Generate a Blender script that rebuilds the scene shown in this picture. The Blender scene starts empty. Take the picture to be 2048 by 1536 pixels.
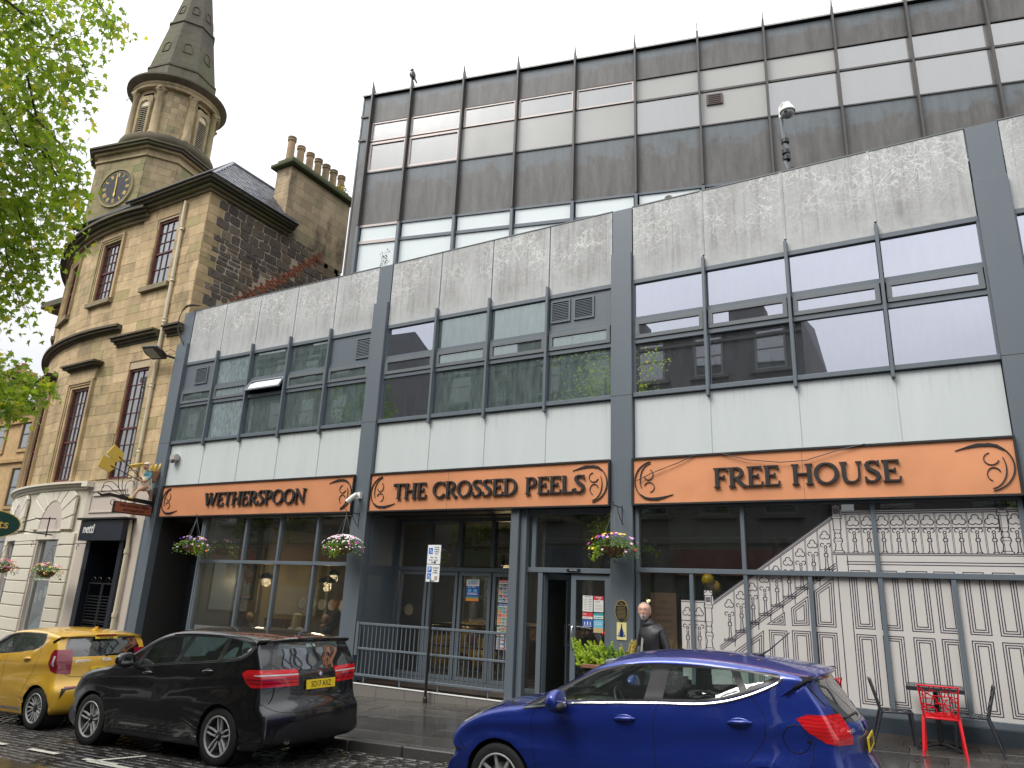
import bpy, bmesh, math, random
from mathutils import Vector, Matrix, noise
from mathutils.bvhtree import BVHTree
R = math.radians
rnd = random.Random(7)
SC = bpy.context.scene
COL = SC.collection
# ------------------------------------------------------------ camera
cam_d = bpy.data.cameras.new("camera")
cam = bpy.data.objects.new("camera", cam_d)
COL.objects.link(cam)
cam_d.sensor_width = 36.0
cam_d.lens = 1427.9 / 2048 * 36.0
cam_d.clip_end = 2000
yaw, pit, rol = R(-30.246), R(16.6306), R(2.4966)
_f = Vector((math.sin(yaw)*math.cos(pit), math.cos(yaw)*math.cos(pit), math.sin(pit)))
_r = _f.cross(Vector((0, 0, 1))).normalized()
_u = _r.cross(_f)
_rr = math.cos(rol)*_r + math.sin(rol)*_u
_uu = -math.sin(rol)*_r + math.cos(rol)*_u
cam.matrix_world = Matrix(((_rr.x, _uu.x, -_f.x, 0), (_rr.y, _uu.y, -_f.y, 0), (_rr.z, _uu.z, -_f.z, 1.71), (0, 0, 0, 1)))
SC.camera = cam
# ------------------------------------------------------------ sky, sun, exposure
SUN_EL, SUN_AZ = 52, 205      # degrees; direction the light comes from
w = bpy.data.worlds.new("World")
SC.world = w
w.use_nodes = True
nt = w.node_tree
nt.nodes.clear()
wo = nt.nodes.new("ShaderNodeOutputWorld")
bg = nt.nodes.new("ShaderNodeBackground")
bg.inputs[1].default_value = 0.1
sky = nt.nodes.new("ShaderNodeTexSky")
sky.sky_type = 'NISHITA'
sky.sun_disc = False
sky.sun_elevation = R(SUN_EL)
sky.sun_rotation = R(SUN_AZ)
tc = nt.nodes.new("ShaderNodeTexCoord")
n1 = nt.nodes.new("ShaderNodeTexNoise")
n1.inputs['Scale'].default_value = 1.7
n1.inputs['Detail'].default_value = 4
mp = nt.nodes.new("ShaderNodeMapping")
mp.inputs['Scale'].default_value = (1, 1, 2.2)
nt.links.new(tc.outputs['Generated'], mp.inputs[0])
nt.links.new(mp.outputs[0], n1.inputs['Vector'])
cr = nt.nodes.new("ShaderNodeValToRGB")
cr.color_ramp.elements[0].position = .32
cr.color_ramp.elements[0].color = (3.9, 3.98, 4.15, 1)
cr.color_ramp.elements[1].position = .68
cr.color_ramp.elements[1].color = (5.3, 5.32, 5.4, 1)
nt.links.new(n1.outputs[0], cr.inputs[0])
mx = nt.nodes.new("ShaderNodeMixRGB")
mx.inputs[0].default_value = .96          # overcast: the cloud deck hides almost all of the clear sky
nt.links.new(sky.outputs[0], mx.inputs[1])
nt.links.new(cr.outputs[0], mx.inputs[2])
# overcast sky: brighter towards the zenith, as real cloud decks are
sxyz = nt.nodes.new("ShaderNodeSeparateXYZ"); nt.links.new(tc.outputs['Generated'], sxyz.inputs[0])
mr = nt.nodes.new("ShaderNodeMapRange"); mr.inputs['To Min'].default_value = .55; mr.inputs['To Max'].default_value = 2.5
nt.links.new(sxyz.outputs[2], mr.inputs[0])
vm_ = nt.nodes.new("ShaderNodeVectorMath"); vm_.operation = 'SCALE'
nt.links.new(mx.outputs[0], vm_.inputs[0]); nt.links.new(mr.outputs[0], vm_.inputs['Scale'])
nt.links.new(vm_.outputs[0], bg.inputs[0])
nt.links.new(bg.outputs[0], wo.inputs[0])
sl = bpy.data.lights.new("sun", 'SUN')
sl.energy = 1.5
sl.angle = R(30)
sl.color = (1.0, .965, .92)
so = bpy.data.objects.new("sun", sl)
COL.objects.link(so)
_az, _el = R(SUN_AZ), R(SUN_EL)
_d = Vector((math.sin(_az)*math.cos(_el), math.cos(_az)*math.cos(_el), math.sin(_el)))
so.rotation_euler = _d.to_track_quat('Z', 'Y').to_euler()
so.location = _d*60
SC.view_settings.view_transform = 'Standard'
SC.view_settings.look = 'None'
SC.view_settings.exposure = 0.97
SC.view_settings.gamma = 1
SC.render.engine = 'CYCLES'
SC.cycles.max_bounces = 8
SC.cycles.transparent_max_bounces = 16
# ------------------------------------------------------------ object helpers
def wmat(o):
 if o is None: return Matrix.Identity(4)
 m = o.matrix_basis.copy()
 if o.parent is not None:
  m = wmat(o.parent) @ o.matrix_parent_inverse @ m
 return m
def setpar(o, par, world=True):
 if par is not None:
  o.parent = par
  if world: o.matrix_parent_inverse = wmat(par).inverted()
def tag(o, label=None, cat=None, group=None, kind=None):
 if label: o['label'] = label
 if cat: o['category'] = cat
 if group: o['group'] = group
 if kind: o['kind'] = kind
 return o
def thing(name, label, cat, loc=(0, 0, 0), rz=0, group=None):
 o = bpy.data.objects.new(name, None)
 COL.objects.link(o)
 o.empty_display_size = .1
 o.location = loc
 o.rotation_euler = (0, 0, rz)
 return tag(o, label, cat, group)
def inst(mesh, name, parent=None, loc=(0, 0, 0), rot=(0, 0, 0), sc=(1, 1, 1), world=True):
 o = bpy.data.objects.new(name, mesh)
 COL.objects.link(o)
 o.location = loc; o.rotation_euler = rot; o.scale = sc
 setpar(o, parent, world)
 return o
def copy_tree(o, par=None):
 c = o.copy(); COL.objects.link(c)
 if par is not None: c.parent = par
 for ch in list(o.children): copy_tree(ch, c)
 return c
def smooth_by_angle(me, ang=35):
 bm = bmesh.new(); bm.from_mesh(me)
 a = R(ang)
 for f in bm.faces: f.smooth = True
 for e in bm.edges:
  e.smooth = not (len(e.link_faces) == 2 and e.calc_face_angle(9) > a)
 bm.to_mesh(me); bm.free()
class MB:
 def __init__(s): s.v = []; s.f = []; s.m = []; s.mi = 0; s.T = None
 def add(s, vs, fs):
  n = len(s.v)
  if s.T is not None: vs = [tuple(s.T @ Vector(v)) for v in vs]
  s.v += [tuple(v) for v in vs]
  s.f += [tuple(i+n for i in f) for f in fs]
  s.m += [s.mi]*len(fs)
  return s
 def box(s, x0, x1, y0, y1, z0, z1):
  if x0 > x1: x0, x1 = x1, x0
  if y0 > y1: y0, y1 = y1, y0
  if z0 > z1: z0, z1 = z1, z0
  return s.add([(x0,y0,z0),(x1,y0,z0),(x1,y1,z0),(x0,y1,z0),(x0,y0,z1),(x1,y0,z1),(x1,y1,z1),(x0,y1,z1)],
      [(0,3,2,1),(4,5,6,7),(0,1,5,4),(1,2,6,5),(2,3,7,6),(3,0,4,7)])
 def cbox(s, c, d):
  return s.box(c[0]-d[0]/2, c[0]+d[0]/2, c[1]-d[1]/2, c[1]+d[1]/2, c[2]-d[2]/2, c[2]+d[2]/2)
 def prism(s, poly, a, b, axis='y'):
  # poly: 2D points; axis y -> (x,z), axis x -> (y,z), axis z -> (x,y)
  n = len(poly)
  ar = sum(poly[i][0]*poly[(i+1) % n][1]-poly[(i+1) % n][0]*poly[i][1] for i in range(n))
  if ar < 0: poly = poly[::-1]
  def P(p, t):
   return (p[0], t, p[1]) if axis == 'y' else ((t, p[0], p[1]) if axis == 'x' else (p[0], p[1], t))
  if a > b: a, b = b, a
  vs = [P(p, a) for p in poly]+[P(p, b) for p in poly]
  lo = tuple(range(n)); hi = tuple(range(n, 2*n))
  if axis == 'y':
   fs = [lo, hi[::-1]]+[(i, i+n, (i+1) % n+n, (i+1) % n) for i in range(n)]
  else:
   fs = [lo[::-1], hi]+[(i, (i+1) % n, (i+1) % n+n, i+n) for i in range(n)]
  return s.add(vs, fs)
 def tube(s, pts, r, n=8, cap=True, closed=False):
  pts = [Vector(p) for p in pts]; m = len(pts)
  rs = r if isinstance(r, (list, tuple)) else [r]*m
  vs = []; up = None
  for i, p in enumerate(pts):
   if closed: t = pts[(i+1) % m]-pts[i-1]
   else: t = pts[min(i+1, m-1)]-pts[max(i-1, 0)]
   t = t.normalized() if t.length > 1e-9 else Vector((0, 0, 1))
   if up is None:
    up = Vector((0, 0, 1)) if abs(t.z) < .9 else Vector((1, 0, 0))
   a = t.cross(up)
   if a.length < 1e-6: a = t.orthogonal()
   a.normalize(); b = a.cross(t).normalized(); up = b
   for k in range(n):
    an = 2*math.pi*k/n
    vs.append(tuple(p+(a*math.cos(an)+b*math.sin(an))*rs[i]))
  fs = []
  for i in range(m if closed else m-1):
   j = (i+1) % m
   for k in range(n):
    fs.append((i*n+k, i*n+(k+1) % n, j*n+(k+1) % n, j*n+k))
  if cap and not closed:
   fs.append(tuple(range(n))[::-1]); fs.append(tuple(range((m-1)*n, m*n)))
  return s.add(vs, fs)
 def lathe(s, prof, c=(0, 0, 0), n=24, axis='z', a0=0, a1=2*math.pi):
  vs = []; m = len(prof); full = abs(a1-a0-2*math.pi) < 1e-6
  nn = n if full else n+1
  for k in range(nn):
   an = a0+(a1-a0)*k/n; ca, sa = math.cos(an), math.sin(an)
   for r, h in prof:
    if axis == 'z': vs.append((c[0]+r*ca, c[1]+r*sa, c[2]+h))
    elif axis == 'y': vs.append((c[0]+r*ca, c[1]+h, c[2]-r*sa))
    else: vs.append((c[0]+h, c[1]+r*ca, c[2]+r*sa))
  fs = []
  for k in range(n):
   k2 = (k+1) % nn
   for i in range(m-1):
    fs.append((k*m+i, k2*m+i, k2*m+i+1, k*m+i+1))
  return s.add(vs, fs)
 def sphere(s, c, r, n=10, m=7):
  rx, ry, rz = r if isinstance(r, (tuple, list)) else (r, r, r)
  vs = [(c[0], c[1], c[2]-rz)]
  for i in range(1, m):
   t = math.pi*i/m
   for k in range(n):
    a = 2*math.pi*k/n
    vs.append((c[0]+rx*math.sin(t)*math.cos(a), c[1]+ry*math.sin(t)*math.sin(a), c[2]-rz*math.cos(t)))
  vs.append((c[0], c[1], c[2]+rz)); L = len(vs)-1
  fs = [(0, 1+(k+1) % n, 1+k) for k in range(n)]
  for i in range(m-2):
   for k in range(n):
    a = 1+i*n+k; b = 1+i*n+(k+1) % n
    fs.append((a, b, b+n, a+n))
  b0 = 1+(m-2)*n
  fs += [(b0+k, b0+(k+1) % n, L) for k in range(n)]
  return s.add(vs, fs)
 def ribbon(s, pts, w, y, th=.003, closed=False):
  # flat line of width w in the x-z plane, front face at y, mitred
  P = [Vector((p[0], p[1])) for p in pts]; m = len(P)
  ws = w if isinstance(w, (list, tuple)) else [w]*m
  L = []; Rr = []
  for i in range(m):
   if closed: a = P[i]-P[i-1]; b = P[(i+1) % m]-P[i]
   else:
    a = P[i]-P[i-1] if i else P[1]-P[0]
    b = P[i+1]-P[i] if i < m-1 else P[-1]-P[-2]
   a = a.normalized(); b = b.normalized()
   t = (a+b)
   t = t.normalized() if t.length > 1e-4 else a
   nn = Vector((-t.y, t.x)); c = max(.35, nn.dot(Vector((-a.y, a.x))))
   h = ws[i]/2/c
   L.append(P[i]+nn*h); Rr.append(P[i]-nn*h)
  vs = []
  for i in range(m):
   vs += [(L[i].x, y, L[i].y), (Rr[i].x, y, Rr[i].y), (L[i].x, y+th, L[i].y), (Rr[i].x, y+th, Rr[i].y)]
  fs = []
  for i in range(m if closed else m-1):
   j = (i+1) % m
   fs += [(i*4, i*4+1, j*4+1, j*4), (i*4, j*4, j*4+2, i*4+2), (i*4+1, i*4+3, j*4+3, j*4+1)]
  return s.add(vs, fs)
 def mesh(s, name, mats=None, smooth=None, bevel=0, bseg=1):
  me = bpy.data.meshes.new(name)
  me.from_pydata(s.v, [], s.f)
  if mats is not None:
   if not isinstance(mats, (list, tuple)): mats = [mats]
   for m in mats: me.materials.append(m)
   if len(mats) > 1: me.polygons.foreach_set('material_index', s.m)
  if bevel:
   bm = bmesh.new(); bm.from_mesh(me)
   bmesh.ops.remove_doubles(bm, verts=bm.verts, dist=1e-6)
   es = [e for e in bm.edges if len(e.link_faces) == 2 and e.calc_face_angle(0) > R(25)]
   bmesh.ops.bevel(bm, geom=es, offset=bevel, segments=bseg, affect='EDGES', clamp_overlap=True)
   bm.to_mesh(me); bm.free()
  if smooth: smooth_by_angle(me, smooth)
  return me
 def build(s, name, mats, parent=None, smooth=None, bevel=0, bseg=1):
  return inst(s.mesh(name, mats, smooth, bevel, bseg), name, parent)
def box_obj(name, mat, parent, *b, bevel=0):
 return MB().box(*b).build(name, mat, parent, bevel=bevel)
# ------------------------------------------------------------ materials
def newmat(name):
 m = bpy.data.materials.new(name); m.use_nodes = True
 t = m.node_tree; t.nodes.clear()
 return m, t
class NB:
 """small node-graph builder"""
 def __init__(s, name):
  s.m, s.t = newmat(name)
  s.out = s.t.nodes.new('ShaderNodeOutputMaterial')
 def n(s, typ, **kw):
  nd = s.t.nodes.new(typ)
  for k, v in kw.items():
   if hasattr(nd, k) and k not in nd.inputs: setattr(nd, k, v)
   else: nd.inputs[k].default_value = v
  return nd
 def l(s, a, b): s.t.links.new(a, b)
 def pos(s, scale=(1, 1, 1), obj=False):
  if obj: src = s.n('ShaderNodeTexCoord').outputs['Object']
  else: src = s.n('ShaderNodeNewGeometry').outputs['Position']
  m = s.n('ShaderNodeMapping'); m.inputs['Scale'].default_value = scale
  s.l(src, m.inputs[0]); return m.outputs[0]
 def gen(s, scale=(1, 1, 1)):
  m = s.n('ShaderNodeMapping'); m.inputs['Scale'].default_value = scale
  s.l(s.n('ShaderNodeTexCoord').outputs['Generated'], m.inputs[0]); return m.outputs[0]
 def noise(s, vec, scale, detail=4, rough=.55, dist=0):
  nd = s.n('ShaderNodeTexNoise'); nd.inputs['Scale'].default_value = scale
  nd.inputs['Detail'].default_value = detail; nd.inputs['Roughness'].default_value = rough
  nd.inputs['Distortion'].default_value = dist
  s.l(vec, nd.inputs['Vector']); return nd.outputs[0]
 def ramp(s, fac, stops):
  r = s.n('ShaderNodeValToRGB'); e = r.color_ramp.elements
  while len(e) < len(stops): e.new(.5)
  for i, (p, c) in enumerate(stops):
   e[i].position = p
   e[i].color = (c, c, c, 1) if isinstance(c, (int, float)) else (*c, 1)
  s.l(fac, r.inputs[0]); return r.outputs[0]
 def mix(s, f, a, b, mode='MIX'):
  m = s.n('ShaderNodeMixRGB'); m.blend_type = mode
  for i, x in ((0, f), (1, a), (2, b)):
   if isinstance(x, (int, float)): m.inputs[i].default_value = x if i == 0 else (x, x, x, 1)
   elif isinstance(x, tuple): m.inputs[i].default_value = (*x, 1)
   else: s.l(x, m.inputs[i])
  return m.outputs[0]
 def math(s, op, a, b=0.0, c=None):
  m = s.n('ShaderNodeMath'); m.operation = op
  for i, x in ((0, a), (1, b), (2, c)):
   if x is None: continue
   if isinstance(x, (int, float)): m.inputs[i].default_value = x
   else: s.l(x, m.inputs[i])
  return m.outputs[0]
 def rand(s):
  """one value per object or loose piece"""
  a = s.n('ShaderNodeObjectInfo').outputs['Random']
  b = s.n('ShaderNodeNewGeometry').outputs['Random Per Island']
  return s.math('FRACT', s.math('ADD', a, b))
 def pb(s, color, rough=.6, metal=0, spec=.5, coat=0, bump=None, bstr=.3, bdist=.01, alpha=None, trans=0, emit=None, estr=1):
  p = s.n('ShaderNodeBsdfPrincipled')
  def put(k, x):
   if x is None: return
   if isinstance(x, (int, float)): p.inputs[k].default_value = x
   elif isinstance(x, tuple): p.inputs[k].default_value = (*x, 1)
   else: s.l(x, p.inputs[k])
  put('Base Color', color); put('Roughness', rough); put('Metallic', metal)
  put('Specular IOR Level', spec); put('Coat Weight', coat); p.inputs['Coat Roughness'].default_value = .03
  put('Transmission Weight', trans)
  if emit is not None: put('Emission Color', emit); put('Emission Strength', estr)
  if bump is not None:
   b = s.n('ShaderNodeBump'); b.inputs['Strength'].default_value = bstr; b.inputs['Distance'].default_value = bdist
   s.l(bump, b.inputs['Height']); s.l(b.outputs[0], p.inputs['Normal'])
  s.p = p
  s.l(p.outputs[0], s.out.inputs[0]); return s.m
def dark(c, k): return tuple(x*k for x in c)
def simple(name, c, rough=.55, metal=0, var=.12, scale=4, bump=.0, bscale=40, spec=.5, coat=0, streak=False, obj=False):
 b = NB(name)
 v = b.pos((1, 1, .15) if streak else (1, 1, 1), obj)
 f = b.noise(v, scale, 5)
 col = b.mix(f, dark(c, 1-var), tuple(min(1, x*(1+var)) for x in c))
 col = b.mix(.5, col, b.mix(b.noise(v, scale*9, 3), dark(c, 1-var), dark(c, 1+var)))
 rr = b.ramp(f, [(.3, max(0, rough-.07)), (.7, min(1, rough+.07))])
 return b.pb(col, rr, metal, spec, coat, bump=b.noise(b.pos((1, 1, 1), obj), bscale, 4) if bump else None, bstr=bump, bdist=.004)
M = {}
M['frame'] = simple('grey_painted_metal', (.118, .142, .162), .42, var=.1, scale=1.3, streak=True)
M['black'] = simple('black_metal', (.012, .012, .013), .4, var=.15)
M['blacktrim'] = simple('black_plastic', (.015, .015, .016), .55, var=.15, bump=.1)
M['white'] = simple('white_paint', (.75, .75, .72), .5, var=.06)
M['chrome'] = simple('chrome', (.75, .75, .76), .12, metal=1, var=.03)
M['steel'] = simple('brushed_steel', (.6, .6, .6), .3, metal=1, var=.05)
M['copper'] = simple('orange_sign_panel', (.82, .355, .175), .42, metal=.4, var=.04, scale=1.5, spec=.5)
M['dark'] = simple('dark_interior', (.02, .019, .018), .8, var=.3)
def glass(name, tint=(.8, .85, .83), base=.05, f90=1.0, rough=0.0, dust=.0, dustcol=(.3, .33, .32), gcol=(1, 1, 1), dscale=2.0):
 """thin architectural glass: mirror part by facing angle, the rest lets light through"""
 b = NB(name)
 lw = b.n('ShaderNodeLayerWeight'); lw.inputs['Blend'].default_value = .5
 fz = b.math('POWER', lw.outputs['Facing'], 3.2)
 fac = b.math('ADD', b.math('MULTIPLY', fz, f90-base), base)
 wob = b.noise(b.pos((1, 1, 1)), .9, 1)
 bp = b.n('ShaderNodeBump'); bp.inputs['Strength'].default_value = .05; bp.inputs['Distance'].default_value = .02
 b.l(wob, bp.inputs['Height'])
 g = b.n('ShaderNodeBsdfGlossy'); g.inputs['Roughness'].default_value = rough; g.inputs['Color'].default_value = (*gcol, 1)
 b.l(bp.outputs[0], g.inputs['Normal'])
 t = b.n('ShaderNodeBsdfTransparent'); t.inputs['Color'].default_value = (*tint, 1)
 m = b.n('ShaderNodeMixShader'); b.l(fac, m.inputs[0]); b.l(t.outputs[0], m.inputs[1]); b.l(g.outputs[0], m.inputs[2])
 o = m.outputs[0]
 if dust:
  d = b.n('ShaderNodeBsdfDiffuse'); d.inputs['Color'].default_value = (*dustcol, 1)
  nz = b.noise(b.pos((1, 1, .22)), dscale*4, 6, .65)
  f = b.ramp(nz, [(.25, dust*.35), (.75, min(1, dust*1.5))])
  m2 = b.n('ShaderNodeMixShader'); b.l(f, m2.inputs[0]); b.l(o, m2.inputs[1]); b.l(d.outputs[0], m2.inputs[2]); o = m2.outputs[0]
 b.l(o, b.out.inputs[0])
 return b.m
M['glass_up'] = glass('coated_window_glass', (.32, .36, .36), .62, .95, 0, .07, (.3, .33, .33), (.80, .82, .93))
M['glass_dusty'] = glass('dusty_window_glass', (.3, .36, .36), .40, .8, 0.02, .36, (.20, .265, .26), (.82, .9, .9), 3)
M['glass_gf'] = glass('shopfront_glass', (.84, .88, .86), .15, .9, 0, .02)
M['glass_rear'] = glass('weathered_office_glass', (.3, .3, .3), .45, .8, .15, .18, (.42, .43, .41), (.78, .78, .77), .5)
M['glass_sash'] = glass('old_sash_glass', (.7, .72, .72), .22, .9, .01, .05)
# pale panel
def m_panel():
 b = NB('pale_grey_panel')
 v = b.pos((1, 1, .12))
 n = b.noise(v, 2.5, 6)
 c = b.mix(n, (.50, .545, .54), (.61, .65, .64))
 g = b.gen()
 s = b.n('ShaderNodeSeparateXYZ'); b.l(g, s.inputs[0])
 drip = b.ramp(b.noise(b.pos((9, 9, .35)), 3, 3), [(.52, 0), (.72, .5)])
 top = b.ramp(s.outputs[2], [(.55, 0), (1, 1)])
 c = b.mix(b.math('MULTIPLY', drip, top), c, (.33, .36, .36))
 spots = b.ramp(b.noise(b.pos((1, 1, .5)), 11, 2), [(.765, 0), (.79, .5)])
 c = b.mix(spots, c, (.75, .72, .68))
 return b.pb(c, .42, spec=.4)
M['panel'] = m_panel()
def m_parapet():
 b = NB('weathered_parapet_panel')
 p = b.pos((1, 1, 1))
 # scribbled pale veins left by creeper roots
 dn = b.n('ShaderNodeTexNoise'); dn.inputs['Scale'].default_value = 1.6; dn.inputs['Detail'].default_value = 5
 b.l(p, dn.inputs['Vector'])
 vm = b.n('ShaderNodeVectorMath'); vm.operation = 'MULTIPLY_ADD'
 b.l(dn.outputs['Color'], vm.inputs[0]); vm.inputs[1].default_value = (1.1, 1.1, 1.1); b.l(p, vm.inputs[2])
 def veins(sc, wd):
  vo = b.n('ShaderNodeTexVoronoi'); vo.feature = 'DISTANCE_TO_EDGE'; vo.inputs['Scale'].default_value = sc
  b.l(vm.outputs[0], vo.inputs['Vector'])
  return b.ramp(vo.outputs['Distance'], [(0, 1), (wd, 0)])
 v1 = veins(2.6, .028); v2 = veins(6.5, .055)
 s = b.n('ShaderNodeSeparateXYZ'); b.l(b.gen(), s.inputs[0])
 top = b.ramp(s.outputs[2], [(.0, .02), (.3, .25), (.6, 1)])
 patch = b.ramp(b.noise(p, 1.1, 4), [(.38, .1), (.56, 1)])
 vv = b.math('MULTIPLY', b.math('MAXIMUM', v1, v2), b.math('MULTIPLY', top, patch))
 n = b.noise(b.pos((1, 1, .35)), 2.2, 8, .7)
 base = b.mix(b.ramp(n, [(.3, 0), (.7, 1)]), (.27, .265, .255), (.47, .475, .47))
 mot = b.ramp(b.noise(p, 16, 5, .8), [(.4, 0), (.62, 1)])
 base = b.mix(b.math('MULTIPLY', mot, .35), base, (.5, .5, .49))
 strk = b.ramp(b.noise(b.pos((7, 7, .3)), 2.3, 4), [(.5, 0), (.75, .6)])
 base = b.mix(strk, base, (.2, .2, .195))
 edge = b.ramp(s.outputs[0], [(0, 1), (.10, 0)])
 edge2 = b.ramp(s.outputs[0], [(.9, 0), (1, 1)])
 bot = b.ramp(s.outputs[2], [(.0, .75), (.22, 0)])
 e = b.math('MULTIPLY', b.math('MAXIMUM', b.math('MAXIMUM', edge, edge2), bot), b.ramp(b.noise(p, 7, 4), [(.3, .3), (.6, 1)]))
 base = b.mix(e, base, (.48, .50, .49))
 col = b.mix(b.math('MULTIPLY', vv, .95), base, (.68, .68, .66))
 return b.pb(col, .6, spec=.35, bump=n, bstr=.15, bdist=.01)
M['parapet'] = m_parapet()
def m_rear():
 b = NB('stained_black_cladding')
 s = b.n('ShaderNodeSeparateXYZ'); b.l(b.gen(), s.inputs[0])
 p = b.pos((1, 1, 1))
 n = b.noise(b.pos((1, 1, .18)), 5, 6, .7)
 nl = b.noise(p, 1.7, 6, .7)
 h = b.math('ADD', s.outputs[2], b.math('MULTIPLY', b.math('SUBTRACT', nl, .5), 1.1))
 clean = b.ramp(h, [(.64, 0), (.80, 1)])
 brown = b.mix(b.ramp(n, [(.3, 0), (.7, 1)]), (.080, .077, .073), (.155, .150, .142))
 blue = b.mix(n, (.085, .10, .11), (.19, .215, .23))
 c = b.mix(clean, brown, blue)
 c = b.mix(b.ramp(b.noise(p, 9, 6, .8), [(.56, 0), (.75, .45)]), c, (.20, .195, .185))
 e = b.math('MAXIMUM', b.ramp(s.outputs[0], [(0, .8), (.07, 0)]), b.ramp(s.outputs[0], [(.93, 0), (1, .8)]))
 c = b.mix(b.math('MULTIPLY', e, nl), c, (.05, .04, .035))
 return b.pb(c, .5, spec=.4, bump=n, bstr=.1)
M['cladding'] = m_rear()
def glyph(mb, ch, x, z, h, y, T, wd=None, sl=0.0):
 """roman capital built from strokes; returns the advance. h = cap height, T = (thick, thin) relative"""
 TK, TN = T; sf = .05
 S = []          # strokes: (points, width)
 def ln(*p, w=TK): S.append((list(p), w))
 def arc(cx, cz, rx, rz, a0, a1, w0, w1=None, n=14):
  P = []; W = []
  for i in range(n+1):
   a = R(a0+(a1-a0)*i/n)
   P.append((cx+rx*math.cos(a), cz+rz*math.sin(a)))
   k = abs(math.cos(a)); W.append(w0*(k)+(w1 if w1 else TN)*(1-k))
  S.append((P, W))
 def serif(cx, cz, half=.14, up=1):
  S.append(([(cx-half, cz), (cx+half, cz)], sf))
 A = .6
 if ch == 'I': A = .34; ln((.17, 0), (.17, 1)); serif(.17, .025); serif(.17, .975)
 elif ch == 'H': A = .86; ln((.17, 0), (.17, 1)); ln((.69, 0), (.69, 1)); ln((.17, .52), (.69, .52), w=TN); [serif(a, b) for a in (.17, .69) for b in (.025, .975)]
 elif ch == 'T': A = .74; ln((.37, 0), (.37, .97)); ln((.03, .965), (.71, .965), w=TN*1.1); serif(.37, .025); ln((.045, 1), (.045, .80), w=TN); ln((.695, 1), (.695, .80), w=TN)
 elif ch in 'EFL':
  A = .66 if ch != 'F' else .62
  ln((.17, 0), (.17, 1)); serif(.14, .975, .12); serif(.16, .025, .13)
  if ch in 'EF': ln((.17, .965), (.58, .965), w=TN*1.1); ln((.58, 1), (.58, .80), w=TN); ln((.17, .52), (.46, .52), w=TN); ln((.46, .62), (.46, .42), w=TN)
  if ch in 'EL': ln((.17, .035), (.61, .035), w=TN*1.1); ln((.61, 0), (.63, .22), w=TN)
 elif ch in 'PR':
  A = .68 if ch == 'P' else .76
  ln((.17, 0), (.17, 1)); serif(.14, .975, .12); serif(.17, .025)
  ln((.17, .965), (.36, .965), w=TN); ln((.17, .47), (.36, .47), w=TN); arc(.34, .717, .23, .25, 90, -90, TK)
  if ch == 'R': ln((.33, .47), (.62, .06), (.72, .02), w=TK); serif(.72, .025, .06)
 elif ch == 'D': A = .84; ln((.17, 0), (.17, 1)); serif(.14, .975, .12); serif(.14, .025, .12); ln((.17, .965), (.36, .965), w=TN); ln((.17, .035), (.36, .035), w=TN); arc(.34, .5, .38, .465, 90, -90, TK)
 elif ch == 'O': A = .92; arc(.46, .5, .38, .475, 0, 360, TK, n=30)
 elif ch == 'C': A = .80; arc(.46, .5, .38, .475, 48, 318, TK, n=22); ln((.71, .98), (.71, .74), w=TN); ln((.74, .24), (.70, .12), w=TN)
 elif ch == 'S':
  A = .62; P = [(.52, .80), (.50, .90), (.42, .965), (.29, .975), (.17, .92), (.12, .80), (.15, .68), (.25, .585), (.38, .50), (.48, .40), (.52, .27), (.47, .12), (.36, .035), (.22, .03), (.12, .10), (.08, .22)]
  W = [TN, TN, TN, TN, TK*.7, TK, TK, TK*1.05, TK*1.05, TK, TK, TK*.75, TN, TN, TN, TN]
  S.append((P, W)); ln((.53, 1), (.53, .76), w=TN); ln((.075, 0), (.075, .26), w=TN)
 elif ch == 'N': A = .88; ln((.15, 0), (.15, 1), w=TN); ln((.12, .98), (.72, .03), w=TK); ln((.73, 0), (.73, 1), w=TN); serif(.14, .025); serif(.09, .975, .09); serif(.73, .975)
 elif ch == 'U': A = .86; S.append(([(.17, 1), (.17, .36), (.20, .17), (.30, .055), (.43, .03), (.57, .055), (.68, .17), (.71, .36), (.71, 1)], [TK, TK, TK, TK*.7, TN, TN, TN, TN, TN])); serif(.17, .975); serif(.71, .975, .11)
 elif ch == 'W': A = 1.16; ln((.10, .98), (.34, .03), w=TK); ln((.34, .03), (.57, .95), w=TN); ln((.50, .98), (.80, .03), w=TK); ln((.80, .03), (1.06, .98), w=TN); serif(.10, .975, .11); serif(.56, .975, .12); serif(1.06, .975, .09)
 elif ch == ' ': A = .42
 k = 0
 for pts, w in S:
  P = [(x+(px+sl*pz)*h, z+pz*h) for px, pz in pts]
  W = [q*h for q in w] if isinstance(w, list) else w*h
  mb.ribbon(P, W, y+k*.0006, T3D)
  k += 1
 return A*h
T3D = .045
def textwidth(s, h, tr=1.0):
 d = MB(); return sum(glyph(d, c, 0, 0, h, 0, (.15, .07))*tr for c in s)
FONTC = {}
def text_mesh(txt, size, depth=.002, bold=0):
 key = (txt, size, depth, bold)
 if key in FONTC: return FONTC[key]
 cu = bpy.data.curves.new('txt', 'FONT')
 cu.body = txt; cu.size = size; cu.extrude = depth; cu.align_x = 'CENTER'; cu.align_y = 'CENTER'
 cu.offset = bold; cu.resolution_u = 3
 o = bpy.data.objects.new('txt', cu); COL.objects.link(o)
 dg = bpy.context.evaluated_depsgraph_get()
 me = bpy.data.meshes.new_from_object(o.evaluated_get(dg))
 bpy.data.objects.remove(o); bpy.data.curves.remove(cu)
 FONTC[key] = me
 return me
def text_on(name, txt, size, mat, parent, loc, rot, depth=.002, bold=0, sx=1):
 me = text_mesh(txt, size, depth, bold).copy(); me.materials.clear(); me.materials.append(mat)
 return inst(me, name, parent, loc, rot, (sx, 1, 1))
FRONT = (R(90), 0, 0)     # text facing -y
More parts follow.
